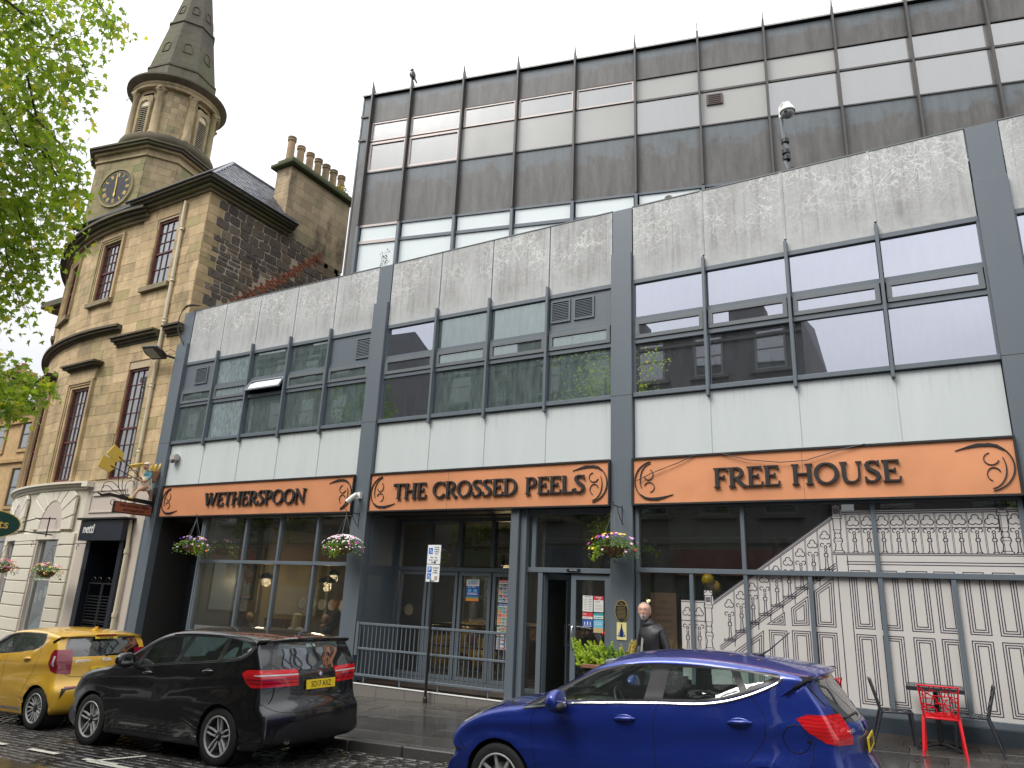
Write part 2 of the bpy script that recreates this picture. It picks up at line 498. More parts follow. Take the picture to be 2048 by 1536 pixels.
# ============================================================ ground
SL = .036                                   # the street falls to the left
def gz(x): return SL*x
def sheet(name, x0, x1, y0, y1, dz, mat, nx=1):
 vs = []; fs = []
 for i in range(nx+1):
  x = x0+(x1-x0)*i/nx
  vs += [(x, y0, gz(x)+dz), (x, y1, gz(x)+dz)]
 fs = [(2*i, 2*i+2, 2*i+3, 2*i+1) for i in range(nx)]
 o = MB().add(vs, fs).build(name, mat)
 return tag(o, kind='structure')
KERB = 8.36; FY = 12.6
def m_wet(name, c1, c2, rl, rh, sc, bump, pud=.5):
 b = NB(name); p = b.pos()
 rd = b.rand()
 n = b.noise(p, sc, 6, .65)
 c = b.mix(n, c1, c2)
 c = b.mix(.6, c, b.mix(rd, dark(c1, .75), dark(c2, 1.25)))
 pn = b.noise(p, .55, 3)
 wet = b.ramp(pn, [(pud-.1, 1), (pud+.12, 0)])
 ro = b.math('ADD', b.math('MULTIPLY', wet, rl-rh), rh)
 ro = b.math('ADD', ro, b.math('MULTIPLY', b.math('SUBTRACT', b.noise(p, 30, 3), .5), .18))
 return b.pb(c, ro, spec=.5, bump=b.noise(p, sc*7, 5, .7), bstr=bump, bdist=.006)
M['asphalt'] = m_wet('wet_asphalt', (.020, .018, .016), (.045, .040, .035), .08, .32, 3, .35, .55)
M['sett'] = m_wet('wet_stone_setts', (.020, .019, .018), (.055, .051, .046), .10, .42, 4, .5, .5)
M['joint'] = m_wet('dark_wet_joints', (.012, .011, .010), (.022, .020, .018), .2, .5, 6, .5, .5)
M['slab'] = m_wet('wet_paving_slab', (.042, .037, .033), (.075, .068, .060), .10, .30, 2.5, .25, .52)
M['kerb'] = m_wet('granite_kerb', (.045, .042, .04), (.09, .085, .08), .2, .4, 5, .3, .5)
M['line'] = simple('worn_road_paint', (.62, .60, .52), .45, var=.3, scale=9)
sheet('ground', -260, 120, -200, 220, -.34, M['asphalt'], 8)
road = sheet('road', -90, 40, .9, KERB-.02, -.135, M['joint'], 8)
pav = sheet('pavement', -90, 40, KERB+.13, 12.58, -.012, M['joint'], 8)
sheet('pavement_opposite', -90, 40, -3.0, .78, -.004, M['slab'], 8)
# asphalt running lane beyond the parking bays
sheet('road_lane', -90, 40, 1.0, 5.55, -.116, M['asphalt'], 8)
# kerb stones
def slope_rot(): return (0, -math.atan(SL), 0)
ks = MB().box(-.455, .455, 0, .15, -.2, 0).mesh('kerb_stone', M['kerb'], bevel=.012)
for i in range(34):
 x = -27+i*.92
 inst(ks, 'kerb_stone', pav, (x, KERB-.02, gz(x)+.002+rnd.uniform(-.003, .003)), slope_rot(), (.985, 1, 1))
# paving slabs
slabs = []
def jit_slab(w_, d_, th, bev): return MB().box(-w_/2+.004, w_/2-.004, -d_/2+.004, d_/2-.004, -th, 0).mesh('paving_slab', M['slab'], bevel=bev)
sm = [jit_slab(.9, .6, .05, .004), jit_slab(.6, .6, .05, .004), jit_slab(.75, .6, .05, .004)]
yy = KERB+.15; row = 0
far = MB()
while yy < 12.5:
 x = -27+rnd.uniform(0, .5)
 d_ = .6 if yy+.6 < 12.56 else 12.56-yy
 while x < 3.2:
  k = rnd.choice([0, 0, 1, 2]); w_ = (.9, .6, .75)[k]
  cx = x+w_/2; cy = yy+d_/2
  z = gz(cx)+rnd.uniform(-.0025, .0025)
  if -12.5 < cx < 2.2:
   inst(sm[k], 'paving_slab', pav, (cx, cy, z), slope_rot(), (1, d_/.6, 1))
  else:
   a = x+.004; c = x+w_-.004
   far.add([(a, yy+.004, gz(a)), (c, yy+.004, gz(c)), (c, yy+d_-.004, gz(c)), (a, yy+d_-.004, gz(a))], [(0, 1, 2, 3)])
  x += w_
 yy += d_; row += 1
tag(far.build('paving_slabs_beyond', M['slab'], pav), kind='stuff')
# granite setts of the parking bays
sv = [MB() for _ in range(4)]
for q, mb in enumerate(sv):
 a, c, h = .098, .050, .0
 top = [(-a+.014+rnd.uniform(-.006, .006), -c+.012, .0), (a-.014, -c+.012+rnd.uniform(-.004, .004), .001), (a-.014+rnd.uniform(-.006, .006), c-.012, -.001), (-a+.014, c-.012, .0)]
 mid = [(-a, -c, -.014), (a, -c, -.014), (a, c, -.014), (-a, c, -.014)]
 mb.add(top+mid+[(x, y, -.05) for x, y, z in mid], [(0, 1, 2, 3)]+[(4+i, 4+(i+1) % 4, (i+1) % 4, i) for i in range(4)]+[(8+i, 8+(i+1) % 4, 4+(i+1) % 4, 4+i) for i in range(4)])
sm4 = [mb.mesh('sett', M['sett'], smooth=50) for mb in sv]
rest = MB(); count = 0
cand = []
yy = 5.60; r = 0
while yy < KERB-.07:
 x = -17.5+(r % 2)*.105+rnd.uniform(-.02, .02)
 while x < -4.4:
  cand.append((x, yy, rnd.randrange(4), rnd.uniform(-.004, .004), rnd.uniform(-.03, .03)))
  x += .209+rnd.uniform(-.012, .012)
 yy += .111; r += 1
def vis(x, y):     # how large it shows: not under the cars, near
 hid = (-11.0 < x < -7.2 and 6.85 < y < 8.2) or (-15.4 < x < -12 and 7.1 < y)
 return (math.hypot(x, y)) + (6 if hid else 0) + (8 if x > -4.9 else 0)
cand.sort(key=lambda c: vis(c[0], c[1]))
for i, (x, y, k, dz, a) in enumerate(cand):
 z = gz(x)-.112+dz
 if i < 300:
  inst(sm4[k], 'sett', road, (x, y, z), (0, -math.atan(SL), a))
 else:
  T = Matrix.Translation((x, y, z)) @ Matrix.Rotation(a, 4, 'Z')
  rest.T = T; rest.add(sv[k].v, sv[k].f)
rest.T = None
tag(rest.build('setts_beyond', M['sett'], road, smooth=50), kind='stuff')
# painted bay marks (worn)
mk = MB()
def mark(x0, y0, x1, y1, wd):
 d = Vector((x1-x0, y1-y0)); n = Vector((-d.y, d.x)).normalized()*wd/2
 N = max(3, int(d.length/.07))
 for i in range(N):
  a = i/N; b_ = (i+1)/N-.006
  j = [rnd.uniform(-.006, .006) for _ in range(4)]
  P = [Vector((x0, y0))+d*a-n*(1+j[0]*9), Vector((x0, y0))+d*b_-n*(1+j[1]*9), Vector((x0, y0))+d*b_+n*(1+j[2]*9), Vector((x0, y0))+d*a+n*(1+j[3]*9)]
  if rnd.random() < .06: continue
  mk.add([(p.x, p.y, gz(p.x)-.1035) for p in P], [(0, 1, 2, 3)])
for k in range(7): mark(-16.9+k*1.24, 6.02, -16.25+k*1.24, 6.02, .085)
mark(-9.3, 5.98, -8.2, 5.95, .09); mark(-9.25, 6.02, -9.0, 6.55, .085)
tag(mk.build('road_marking', M['line']), kind='structure')
# ============================================================ pub: modern two-storey front
PY = FY
P0, P1, P2, P3 = (-18.97, -18.5), (-11.35, -10.92), (-5.05, -4.62), (1.27, 1.74)
Z_F0, Z_F1, Z_SP0, Z_SP1 = 3.40, 4.28, 4.29, 5.47
Z_SILL, Z_B1, Z_C0, Z_C1, Z_T0, Z_T1, Z_PA0, Z_PA1 = 5.57, 6.58, 6.67, 7.05, 7.14, 7.86, 7.95, 9.60
pub = thing('pub_building', 'modern two-storey pub front in grey metal frames, pale panels and orange fascias', 'building', (-8.6, PY, gz(-8.6)))
F = M['frame']
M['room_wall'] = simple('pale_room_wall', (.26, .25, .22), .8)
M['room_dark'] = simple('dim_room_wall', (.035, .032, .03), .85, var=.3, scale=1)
M['brownfloor'] = simple('dark_timber_floor', (.03, .018, .012), .5)
# body of the building behind the front
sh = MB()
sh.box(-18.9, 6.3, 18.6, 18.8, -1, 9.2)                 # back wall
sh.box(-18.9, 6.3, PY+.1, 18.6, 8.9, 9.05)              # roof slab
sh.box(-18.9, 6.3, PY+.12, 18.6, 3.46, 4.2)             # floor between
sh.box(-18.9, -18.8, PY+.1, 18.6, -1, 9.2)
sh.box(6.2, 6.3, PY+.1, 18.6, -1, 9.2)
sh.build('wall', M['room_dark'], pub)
MB().box(-11.4, 6.2, PY+.1, 18.6, -.9, -.12).box(-18.8, -11.4, PY+.1, 18.6, -.95, -.52).build('floor', M['brownfloor'], pub)
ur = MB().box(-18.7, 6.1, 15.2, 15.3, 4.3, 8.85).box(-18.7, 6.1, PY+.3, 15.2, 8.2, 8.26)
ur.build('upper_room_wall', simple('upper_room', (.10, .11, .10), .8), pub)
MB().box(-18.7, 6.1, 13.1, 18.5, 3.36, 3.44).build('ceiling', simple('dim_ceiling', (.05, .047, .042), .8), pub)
def pillar(x0, x1, bot):
 MB().box(x0, x1, PY-.12, PY+.1, bot, 8.56).build('pillar', F, pub, bevel=.004)
 MB().box(x0+.008, x1-.004, PY-.04, PY+.09, 8.562, 9.6).build('pillar_top', F, pub, bevel=.003)
 box_obj('pillar_joint', M['black'], pub, x0-.002, x1+.002, PY-.1215, PY, 5.52, 5.528)
for a, b_ in (P0, P1, P2, P3): pillar(a, b_, gz(a)-.1)
def vent(x0, x1, z0, z1):
 v = MB()
 v.box(x0, x1, PY-.03, PY-.005, z0, z0+.035).box(x0, x1, PY-.03, PY-.005, z1-.035, z1)
 v.box(x0, x0+.035, PY-.03, PY-.005, z0+.035, z1-.035).box(x1-.035, x1, PY-.03, PY-.005, z0+.035, z1-.035)
 g = v.build('vent_frame', F, pub)
 box_obj('vent_back', M['black'], g, x0+.02, x1-.02, PY-.006, PY-.002, z0+.02, z1-.02)
 n = 11; h = (z1-z0-.09)/n
 for i in range(n):
  zz = z0+.045+i*h
  MB().add([(x0+.03, PY-.028, zz), (x1-.03, PY-.028, zz), (x1-.03, PY-.008, zz+h*.75), (x0+.03, PY-.008, zz+h*.75),
     (x0+.03, PY-.022, zz-.002), (x1-.03, PY-.022, zz-.002), (x1-.03, PY-.004, zz+h*.7), (x0+.03, PY-.004, zz+h*.7)],
     [(0, 1, 2, 3), (4, 7, 6, 5), (0, 4, 5, 1)]).build('slat', F, g)
def frame_ring(mb, x0, x1, z0, z1, w_, y0, y1):
 mb.box(x0, x1, y0, y1, z0, z0+w_).box(x0, x1, y0, y1, z1-w_, z1)
 mb.box(x0, x0+w_, y0, y1, z0+w_, z1-w_).box(x1-w_, x1, y0, y1, z0+w_, z1-w_)
 return mb
def upper_bay(x0, x1, mulls, top_vent, g_up, open_k=-1, misc=None):
 xs = [x0]+mulls+[x1]
 for k in range(len(xs)-1):
  a, b_ = xs[k], xs[k+1]
  l = a+(.0 if k == 0 else .02); r_ = b_-(.0 if k == len(xs)-2 else .02)
  MB().box(a+.012, b_-.012, PY-.02, PY+.06, Z_PA0, Z_PA1).build('parapet_panel', M['parapet'], pub, bevel=.004)
  MB().box(a+.014, b_-.014, PY-.01, PY+.06, Z_SP0, Z_SP1).build('spandrel_panel', M['panel'], pub, bevel=.004)
  if k:
   box_obj('panel_joint', M['panel'], pub, a-.022, a+.022, PY-.024, PY-.012, Z_SP0, Z_SP1-.1)
   if a > -5: box_obj('panel_joint', M['parapet'], pub, a-.022, a+.022, PY-.034, PY-.022, 8.2, Z_PA1)
  g = misc[k] if misc and misc[k] else g_up
  if k in top_vent:
   box_obj('infill_panel', F, pub, l+.02, r_-.02, PY, PY+.05, Z_T0, Z_T1)
   for (va, vb, vc, vd) in top_vent[k]: vent(va, vb, vc, vd)
  else:
   box_obj('pane', g, pub, l+.02, r_-.02, PY+.02, PY+.026, Z_T0, Z_T1)
  # casement
  if k == open_k:
   T = Matrix.Translation((0, PY-.01, Z_C1)) @ Matrix.Rotation(R(-28), 4, 'X') @ Matrix.Translation((0, -PY+.01, -Z_C1))
   mb = MB(); mb.T = T
   frame_ring(mb, a+.07, b_-.07, Z_C0+.01, Z_C1-.01, .055, PY-.04, PY)
   fo = mb.build('casement_frame', M['steelgrey'], pub, bevel=.004)
   mb = MB(); mb.T = T; mb.box(a+.12, b_-.12, PY-.022, PY-.016, Z_C0+.06, Z_C1-.06)
   mb.build('pane', M['glass_bright'], fo)
  else:
   fo = frame_ring(MB(), a+.05, b_-.05, Z_C0+.005, Z_C1-.005, .078, PY-.045, PY+.02).build('casement_frame', M['steelgrey'], pub, bevel=.004)
   box_obj('pane', g, fo, a+.125, b_-.125, PY-.012, PY-.006, Z_C0+.08, Z_C1-.08)
  box_obj('pane', (misc[k] if misc and misc[k] else g_up), pub, l+.02, r_-.02, PY+.02, PY+.026, Z_SILL, Z_B1)
 for z0, z1, pr in ((Z_T1, Z_PA0-.004, .035), (Z_C1, Z_T0, .02), (Z_B1, Z_C0, .02)):
  MB().box(x0, x1, PY-pr, PY+.05, z0, z1).build('transom', F, pub, bevel=.003)
 MB().box(x0, x1, PY-.075, PY+.05, Z_SP1+.012, Z_SILL).build('sill', F, pub, bevel=.006)
 box_obj('jamb', F, pub, x0, x0+.035, PY-.03, PY+.05, Z_SILL, Z_T1); box_obj('jamb', F, pub, x1-.035, x1, PY-.03, PY+.05, Z_SILL, Z_T1)
 for a in mulls:
  MB().box(a-.028, a+.028, PY-.115, PY+.045, 5.36, 8.13).build('mullion', F, pub, bevel=.006)
M['steelgrey'] = simple('casement_grey', (.135, .15, .16), .4, var=.08)
M['glass_bright'] = glass('tilted_glass', (.4, .4, .4), .8, 1.0, .02, .15, (.6, .62, .63), (.98, .98, 1))
M['glass_frost'] = glass('cracked_frosted_glass', (.35, .42, .44), .3, .7, .05, .55, (.36, .44, .46), (.85, .95, .98), 7)
GU, GD = M['glass_up'], M['glass_dusty']
upper_bay(P0[1], P1[0], [-17.08, -15.64, -14.19, -12.75], {0: [(-17.98, -17.45, 7.22, 7.72)], 4: [(-11.87, -11.40, 7.20, 7.74)]}, GD, open_k=2, misc=[GD, M['glass_frost'], None, GD, GD])
upper_bay(P1[1], P2[0], [-9.42, -7.98, -6.52], {3: [(-6.45, -6.0, 7.29, 7.79), (-5.92, -5.46, 7.29, 7.77)]}, GD, misc=[GU, GD, GD, GD])
upper_bay(P2[1], P3[0], [-3.18, -1.68, -.20], {}, GU)
upper_bay(P3[1], 6.2, [3.2, 4.7], {}, GU)
# flashing along the parapet head
for a, b_ in ((P0[1], P1[0]), (P1[1], P2[0]), (P2[1], P3[0]), (P3[1], 6.2)):
 MB().box(a, b_, PY-.03, PY+.12, 9.604, 9.625).build('coping', M['steelgrey'], pub)
# ---------------- ground floor, right bay (mural window)
def gf_pane(par, x0, x1, z0, z1, y=PY+.03, g=None):
 return box_obj('pane', g or M['glass_gf'], par, x0, x1, y, y+.008, z0, z1)
def post(x, w_, z0, z1, y0=PY-.04, y1=PY+.07, name='window_post'):
 return MB().box(x-w_/2, x+w_/2, y0, y1, z0, z1).build(name, F, pub, bevel=.004)
def rail(x0, x1, z0, z1, y0=PY-.045, y1=PY+.07, name='window_rail'):
 return MB().box(x0, x1, y0, y1, z0, z1).build(name, F, pub, bevel=.004)
def gf_bay(x0, x1, up, lo, zt, zb, y=PY):
 d = y-PY
 rail(x0, x1, zt, 3.44, y-.045, y+.07); rail(x0, x1, 2.235, 2.315, y-.05, y+.07); rail(x0, x1, zb-.09, zb, y-.045, y+.07)
 post(x0+.035, .07, zb, zt, y-.04, y+.07); post(x1-.035, .07, zb, zt, y-.04, y+.07)
 for i, (ms, a, b_) in enumerate(((up, 2.315, zt), (lo, zb, 2.235))):
  xs = [x0+.07]+ms+[x1-.07]
  for m_ in ms: post(m_, .065, a, b_, y-.038, y+.07)
  for k in range(len(xs)-1):
   l = xs[k]+(.03 if k else 0); r_ = xs[k+1]-(.03 if k < len(xs)-2 else 0)
   gf_pane(pub, l, r_, a, b_, y+.03)
gf_bay(P2[1]+.02, P3[0]-.02, [-2.70, -.70], [-3.60, -2.69, -1.69, -.69, .27], 3.37, .36)
MB().box(P2[1], P3[0], PY-.06, PY+.05, gz(-4.6)-.2, .268).build('plinth_panel', simple('dark_plinth', (.035, .048, .06), .35), pub, bevel=.004)
MB().box(P2[1], P3[0], PY-.075, PY-.062, gz(-4.6)-.2, gz(1.2)+.012).build('mortar_fillet', M['slab'], pub)
gf_bay(P3[1]+.02, 6.2, [3.4, 4.8], [3.4, 4.8], 3.37, .36)
MB().box(P3[1], 6.2, PY-.06, PY+.05, -.2, .268).build('plinth_panel', F, pub)
# left bay window
gf_bay(-16.50, P1[0]-.02, [-14.89, -13.68, -12.45], [-14.89, -13.68, -12.45], 3.36, .60)
MB().box(-16.5, P1[0], PY-.03, PY+.05, gz(-16)-.3, .505).build('plinth_panel', F, pub)
MB().box(-16.56, -16.5, PY-.05, 13.8, -1, 3.40).build('return_panel', F, pub)
MB().box(P0[1], -16.56, 13.8, 13.9, -1.2, 3.4).build('recess_door', simple('recess_black', (.02, .024, .03), .5), pub)
MB().box(P0[1]-.02, P0[1]+.03, PY+.1, 13.8, -1.2, 3.4).build('recess_side', M['room_dark'], pub)
MB().box(P0[0], P0[0]+.06, PY-.13, PY-.121, gz(-19)-.1, 3.36).build('pillar_edge', F, pub)
# middle bay: recessed glazed front with lobby
RY = 13.72
MB().box(P1[1]-.03, P1[1]+.03, PY+.1, RY+.1, -.9, 3.4).build('recess_side', F, pub)
MB().box(P1[1], -7.15, PY-.02, RY+.1, 3.385, 3.42).build('soffit', simple('soffit_grey', (.04, .045, .05), .5), pub)
MB().box(P1[1], -4.9, PY-.02, RY+1.2, -.5, -.16).build('threshold_floor', M['slab'], pub)
tag(MB().box(P1[1]-.02, -7.2, PY-.14, PY-.02, -.9, -.155).build('ramp_plinth', simple('concrete_plinth', (.16, .15, .13), .7, bump=.3), pub, bevel=.004))
MB().box(P1[1]-.02, -7.0, PY-.15, PY-.09, -.154, -.138).build('ramp_edging', M['white'], pub)
for i in range(1, 6):
 x = P1[1]+i*.74; box_obj('plinth_joint', M['dark'], pub, x-.003, x+.003, PY-.142, PY-.138, gz(x)-.02, -.158)
for a in (-10.0, -9.15, -8.28): post(a, .09, 2.32, 3.34, RY-.05, RY+.07)
rail(P1[1], -7.1, 3.30, 3.39, RY-.05, RY+.07); rail(P1[1], -7.1, 2.21, 2.30, RY-.055, RY+.07); rail(P1[1], -7.1, -.16, -.04, RY-.04, RY+.07)
post(-10.86, .1, -.04, 3.3, RY-.05, RY+.07)
for a, b_ in ((-10.81, -10.045), (-9.955, -9.195), (-9.105, -8.325), (-8.235, -7.2)):
 gf_pane(pub, a, b_, 2.30, 3.30, RY+.03)
doors_x = [(-10.78, -9.99), (-9.95, -9.16), (-9.12, -8.29), (-8.25, -7.42)]
for a, b_ in doors_x:
 d = frame_ring(MB(), a, b_, -.03, 2.2, .075, RY-.035, RY+.03).build('folding_door', F, pub, bevel=.004)
 gf_pane(d, a+.07, b_-.07, .05, 2.13, RY)
# column and entrance
MB().box(-7.18, -7.0, PY-.1, PY+.16, gz(-7)-.1, 3.40).build('column', F, pub, bevel=.005)
MB().box(-6.99, -6.86, PY-.02, PY+.12, gz(-7)-.1, 3.40).build('column_return', F, pub, bevel=.005)
EY = PY+.12
rail(-6.86, P2[0], 3.30, 3.40, EY-.05, EY+.07); rail(-6.86, P2[0], 2.20, 2.29, EY-.06, EY+.07)
post(-6.74, .09, 2.29, 3.30, EY-.04, EY+.06); post(P2[0]-.04, .08, -.2, 3.30, EY-.04, EY+.06)
gf_pane(pub, -6.86, -6.79, 2.29, 3.3, EY); gf_pane(pub, -6.69, P2[0]-.08, 2.29, 3.3, EY)
gf_pane(pub, -6.86, -6.62, -.1, 2.2, EY)
post(-6.57, .1, -.2, 2.2, EY-.05, EY+.07); post(-5.12, .06, -.2, 2.2, EY-.04, EY+.06)
def door_leaf(a, ang, wd, flip, name='entrance_door'):
 T = Matrix.Translation((a, EY+.01, 0)) @ Matrix.Rotation(ang, 4, 'Z')
 s = -1 if flip else 1
 mb = MB(); mb.T = T; frame_ring(mb, 0 if s > 0 else -wd, wd if s > 0 else 0, -.17, 2.18, .10, -.022, .022)
 d = mb.build(name, F, pub, bevel=.004)
 mb = MB(); mb.T = T; mb.box(*(sorted((s*.09, s*(wd-.09)))), -.004, .004, -.08, 2.09); mb.build('pane', M['glass_gf'], d)
 for sy in (-.075, .075):
  mb = MB(); mb.T = T; hx = s*(wd-.05)
  mb.tube([(hx, 0, .86), (hx, sy*.8, .86), (hx, sy, .88), (hx, sy, 1.22), (hx, sy*.8, 1.24), (hx, 0, 1.24)], .012, 8)
  mb.build('door_handle', M['steel'], d, smooth=40)
 mb = MB(); mb.T = T; mb.box(s*(wd-.07)-.02, s*(wd-.07)+.02, -.026, -.022, .98, 1.12); mb.build('lock_plate', M['steel'], d)
 return d
door_leaf(-5.15, R(0), .78, True)
d1 = door_leaf(-6.52, R(72), .74, False)
box_obj('lobby_wall', simple('lobby_grey', (.09, .10, .11), .5), pub, -6.62, -6.56, EY+.1, EY+1.9, -.16, 3.3)
# inner lobby doors
IY = EY+1.9
frame_ring(MB(), -6.5, -5.75, -.16, 2.2, .08, IY, IY+.05).build('inner_door', M['black'], pub)
frame_ring(MB(), -5.72, -5.0, -.16, 2.2, .08, IY, IY+.05).build('inner_door', M['black'], pub)
# ============================================================ signs
def fascia(x0, x1, txt, h, tx, label, slant=0, sx=1.0):
 t = thing('fascia_sign', label, 'sign', ((x0+x1)/2, PY-.1, Z_F0), group='orange fascia signs of the pub')
 y1 = PY-.06; y0 = PY-.16
 MB().box(x0, x1, y0, y1-.003, Z_F0+.03, Z_F1-.03).build('board', M['copper'], t)
 frame_ring(MB(), x0-.02, x1+.02, Z_F0, Z_F1, .034, y0-.035, y1).build('border', M['blacktrim'], t, bevel=.004)
 yl = y0-.055
 dd = MB(); wds = [glyph(dd, ch, 0, 0, h, 0, (.155, .075)) for ch in txt]; sx = (tx[1]-tx[0])/sum(wds); x = tx[0]
 for ch in txt:
  mb = MB()
  adv = glyph(mb, ch, 0, 0, h, 0, (.155, .075), sl=slant)
  if mb.v:
   mb.T = None
   mb.v = [(x+p[0]*sx, yl+p[1], (Z_F0+Z_F1)/2-h/2+p[2]) for p in mb.v]
   mb.build('letter', M['blacktrim'], t)
  x += adv*sx
 # wheat-ear scrolls in the corners
 def scroll(cx, cz, sx, sz, name='scroll'):
  mb = MB(); ya = y0-.022; k = 0
  def rb(pts, w_):
   nonlocal k
   mb.ribbon([(cx+sx*p[0], cz+sz*p[1]) for p in pts], w_, ya+k*.0008, .02); k += 1
  def arc(ax, az, rx, rz, a0, a1, n=14): return [(ax+rx*math.cos(R(a0+(a1-a0)*i/n)), az+rz*math.sin(R(a0+(a1-a0)*i/n))) for i in range(n+1)]
  # big bow hugging the corner
  P = arc(.40, 0, .36, .36, 100, 235); rb(P, [.008+.012*math.sin(math.pi*i/14) for i in range(15)])
  for j in range(4):
   rb([(.20+.05*j, -.29-.012*j), (.34+.07*j, -.335+.012*j), (.46+.07*j, -.345+.022*j), (.60+.05*j, -.31+.018*j)], [.022, .018, .012, .006])
  rb([(.14, -.235), (.22, -.30), (.34, -.345)], [.015, .045, .02])
  P = arc(.36, .02, .22, .30, 95, 210); rb(P, [.008+.010*math.sin(math.pi*i/14) for i in range(15)])
  P = arc(.30, .115, .085, .10, 200, 430, 12); rb(P, [.016-.0006*i for i in range(13)])
  P = arc(.31, -.115, .095, .09, 160, -80, 12); rb(P, [.016-.0006*i for i in range(13)])
  mb.build(name, M['blacktrim'], t)
 zc = (Z_F0+Z_F1)/2
 scroll(x0, zc, 1, 1); scroll(x1, zc, -1, -1)
 return t
fascia(P0[1]+.20, P1[0]-.005, 'WETHERSPOON', .345, (-16.45, -12.8), 'orange fascia board reading WETHERSPOON, the leftmost and narrowest lettered')
s2 = fascia(P1[1]+.08, P2[0]-.01, 'THE CROSSED PEELS', .335, (-10.14, -5.53), 'orange fascia board reading THE CROSSED PEELS above the entrance')
s3 = fascia(P2[1]+.03, P3[0]-.02, 'FREE HOUSE', .335, (-3.12, -.24), 'orange fascia board reading FREE HOUSE above the mural window')
box_obj('board_seam', dark and M['black'], s2, -8.72, -8.716, PY-.1612, PY-.16, Z_F0+.04, Z_F1-.04)
box_obj('board_seam', M['black'], s3, -1.66, -1.656, PY-.1612, PY-.16, Z_F0+.04, Z_F1-.04)
cb = MB().tube([(-4.5, PY-.2, 3.85), (-4.2, PY-.21, 3.98), (-3.75, PY-.2, 4.13), (-3.4, PY-.19, 4.27)], .008, 6)
cb.tube([(-3.0, PY-.2, 4.27), (-2.5, PY-.215, 4.12), (-2.0, PY-.22, 4.05), (-1.6, PY-.215, 4.06), (-1.1, PY-.21, 4.2), (-.7, PY-.2, 4.28)], .008, 6)
tag(cb.build('cable', M['black']), 'loose black cable sagging across the FREE HOUSE fascia', 'cable')
# ============================================================ mural on the right window (line drawing on pale vinyl)
mur = thing('window_mural', 'pale vinyl mural of a panelled staircase drawn in dark lines inside the right window', 'mural', (-1.3, PY+.06, .3))
MY = PY+.024
HR = lambda x: 1.79+(x+3.25)*(3.19-1.79)/(1.96)      # handrail height
sheet_poly = [(-3.80, .3), (1.22, .3), (1.22, 3.26), (-1.16, 3.26), (-1.16, 3.36), (-1.29, 3.36), (-1.29, 3.20), (-3.25, 1.80), (-3.27, 1.96), (-3.40, 1.96), (-3.40, 1.80), (-3.80, 1.80)]
vs = [(p[0], MY, p[1]) for p in sheet_poly]
bm = bmesh.new(); bv = [bm.verts.new(v) for v in vs]; fc = bm.faces.new(bv)
ex = bmesh.ops.extrude_face_region(bm, geom=[fc]); bmesh.ops.translate(bm, verts=[g for g in ex['geom'] if isinstance(g, bmesh.types.BMVert)], vec=(0, .004, 0))
bmesh.ops.recalc_face_normals(bm, faces=bm.faces); bmesh.ops.triangulate(bm, faces=bm.faces)
me = bpy.data.meshes.new('vinyl'); bm.to_mesh(me); bm.free(); me.materials.append(simple('pale_vinyl', (.54, .515, .485), .55, var=.03)); inst(me, 'vinyl_sheet', mur)
ink = MB(); LW = .0135; iy = MY-.0012
def I(pts, closed=False, w_=LW): ink.ribbon(pts, w_, iy, .0008, closed)
def nest(poly, n=3, st=.032):
 c = Vector((sum(p[0] for p in poly)/len(poly), sum(p[1] for p in poly)/len(poly)))
 m_ = len(poly)
 for k in range(n):
  q = []
  for i in range(m_):
   a = Vector(poly[i-1]); b_ = Vector(poly[i]); d_ = Vector(poly[(i+1) % m_])
   e1 = (b_-a).normalized(); e2 = (d_-b_).normalized()
   n1 = Vector((-e1.y, e1.x)); n2 = Vector((-e2.y, e2.x))
   if n1.dot(c-b_) < 0: n1 = -n1
   if n2.dot(c-b_) < 0: n2 = -n2
   den = 1+n1.dot(n2)
   q.append(tuple(b_+(n1+n2)*(k*st/max(.2, den))))
  I(q, True)
def circ(cx, cz, r_, a0=0, a1=360, n=14): return [(cx+r_*math.cos(R(a0+(a1-a0)*i/n)), cz+r_*math.sin(R(a0+(a1-a0)*i/n))) for i in range(n+(0 if a1-a0 == 360 else 1))]
def trefoil(cx, cz, r_):
 for a0, (dx, dz) in ((0, (0, .55)), (120, (-.55, -.25)), (240, (.55, -.25))):
  st_, en = {0: (-30, 210), 120: (90, 330), 240: (-150, 90)}[a0]
  I(circ(cx+dx*r_, cz+dz*r_, r_*.62, st_, en, 12))
def bracket_top(cx, cz, r_):
 for s in (-1, 1): I(circ(cx+s*r_*.95, cz+r_*.75, r_*.55, 20 if s < 0 else -200, 270 if s < 0 else -90+20, 10) if s < 0 else circ(cx+r_*.95, cz+r_*.75, r_*.55, 160, -90, 10))
 I(circ(cx, cz+r_*.15, r_*.42, 0, 360, 10), True)
def baluster(cx, zb, zt):
 H = zt-zb; half = .030
 prof = [(0, .034), (.04, .034), (.07, .020), (.45, .012), (.52, .026), (.58, .026), (.64, .010), (.78, .016)]
 for s in (-1, 1): I([(cx+s*p[1], zb+H*p[0]) for p in prof])
 for f in (.05, .5, .60): I([(cx-.034, zb+H*f), (cx+.034, zb+H*f)], w_=.008)
 bracket_top(cx, zb+H*.84, .05)
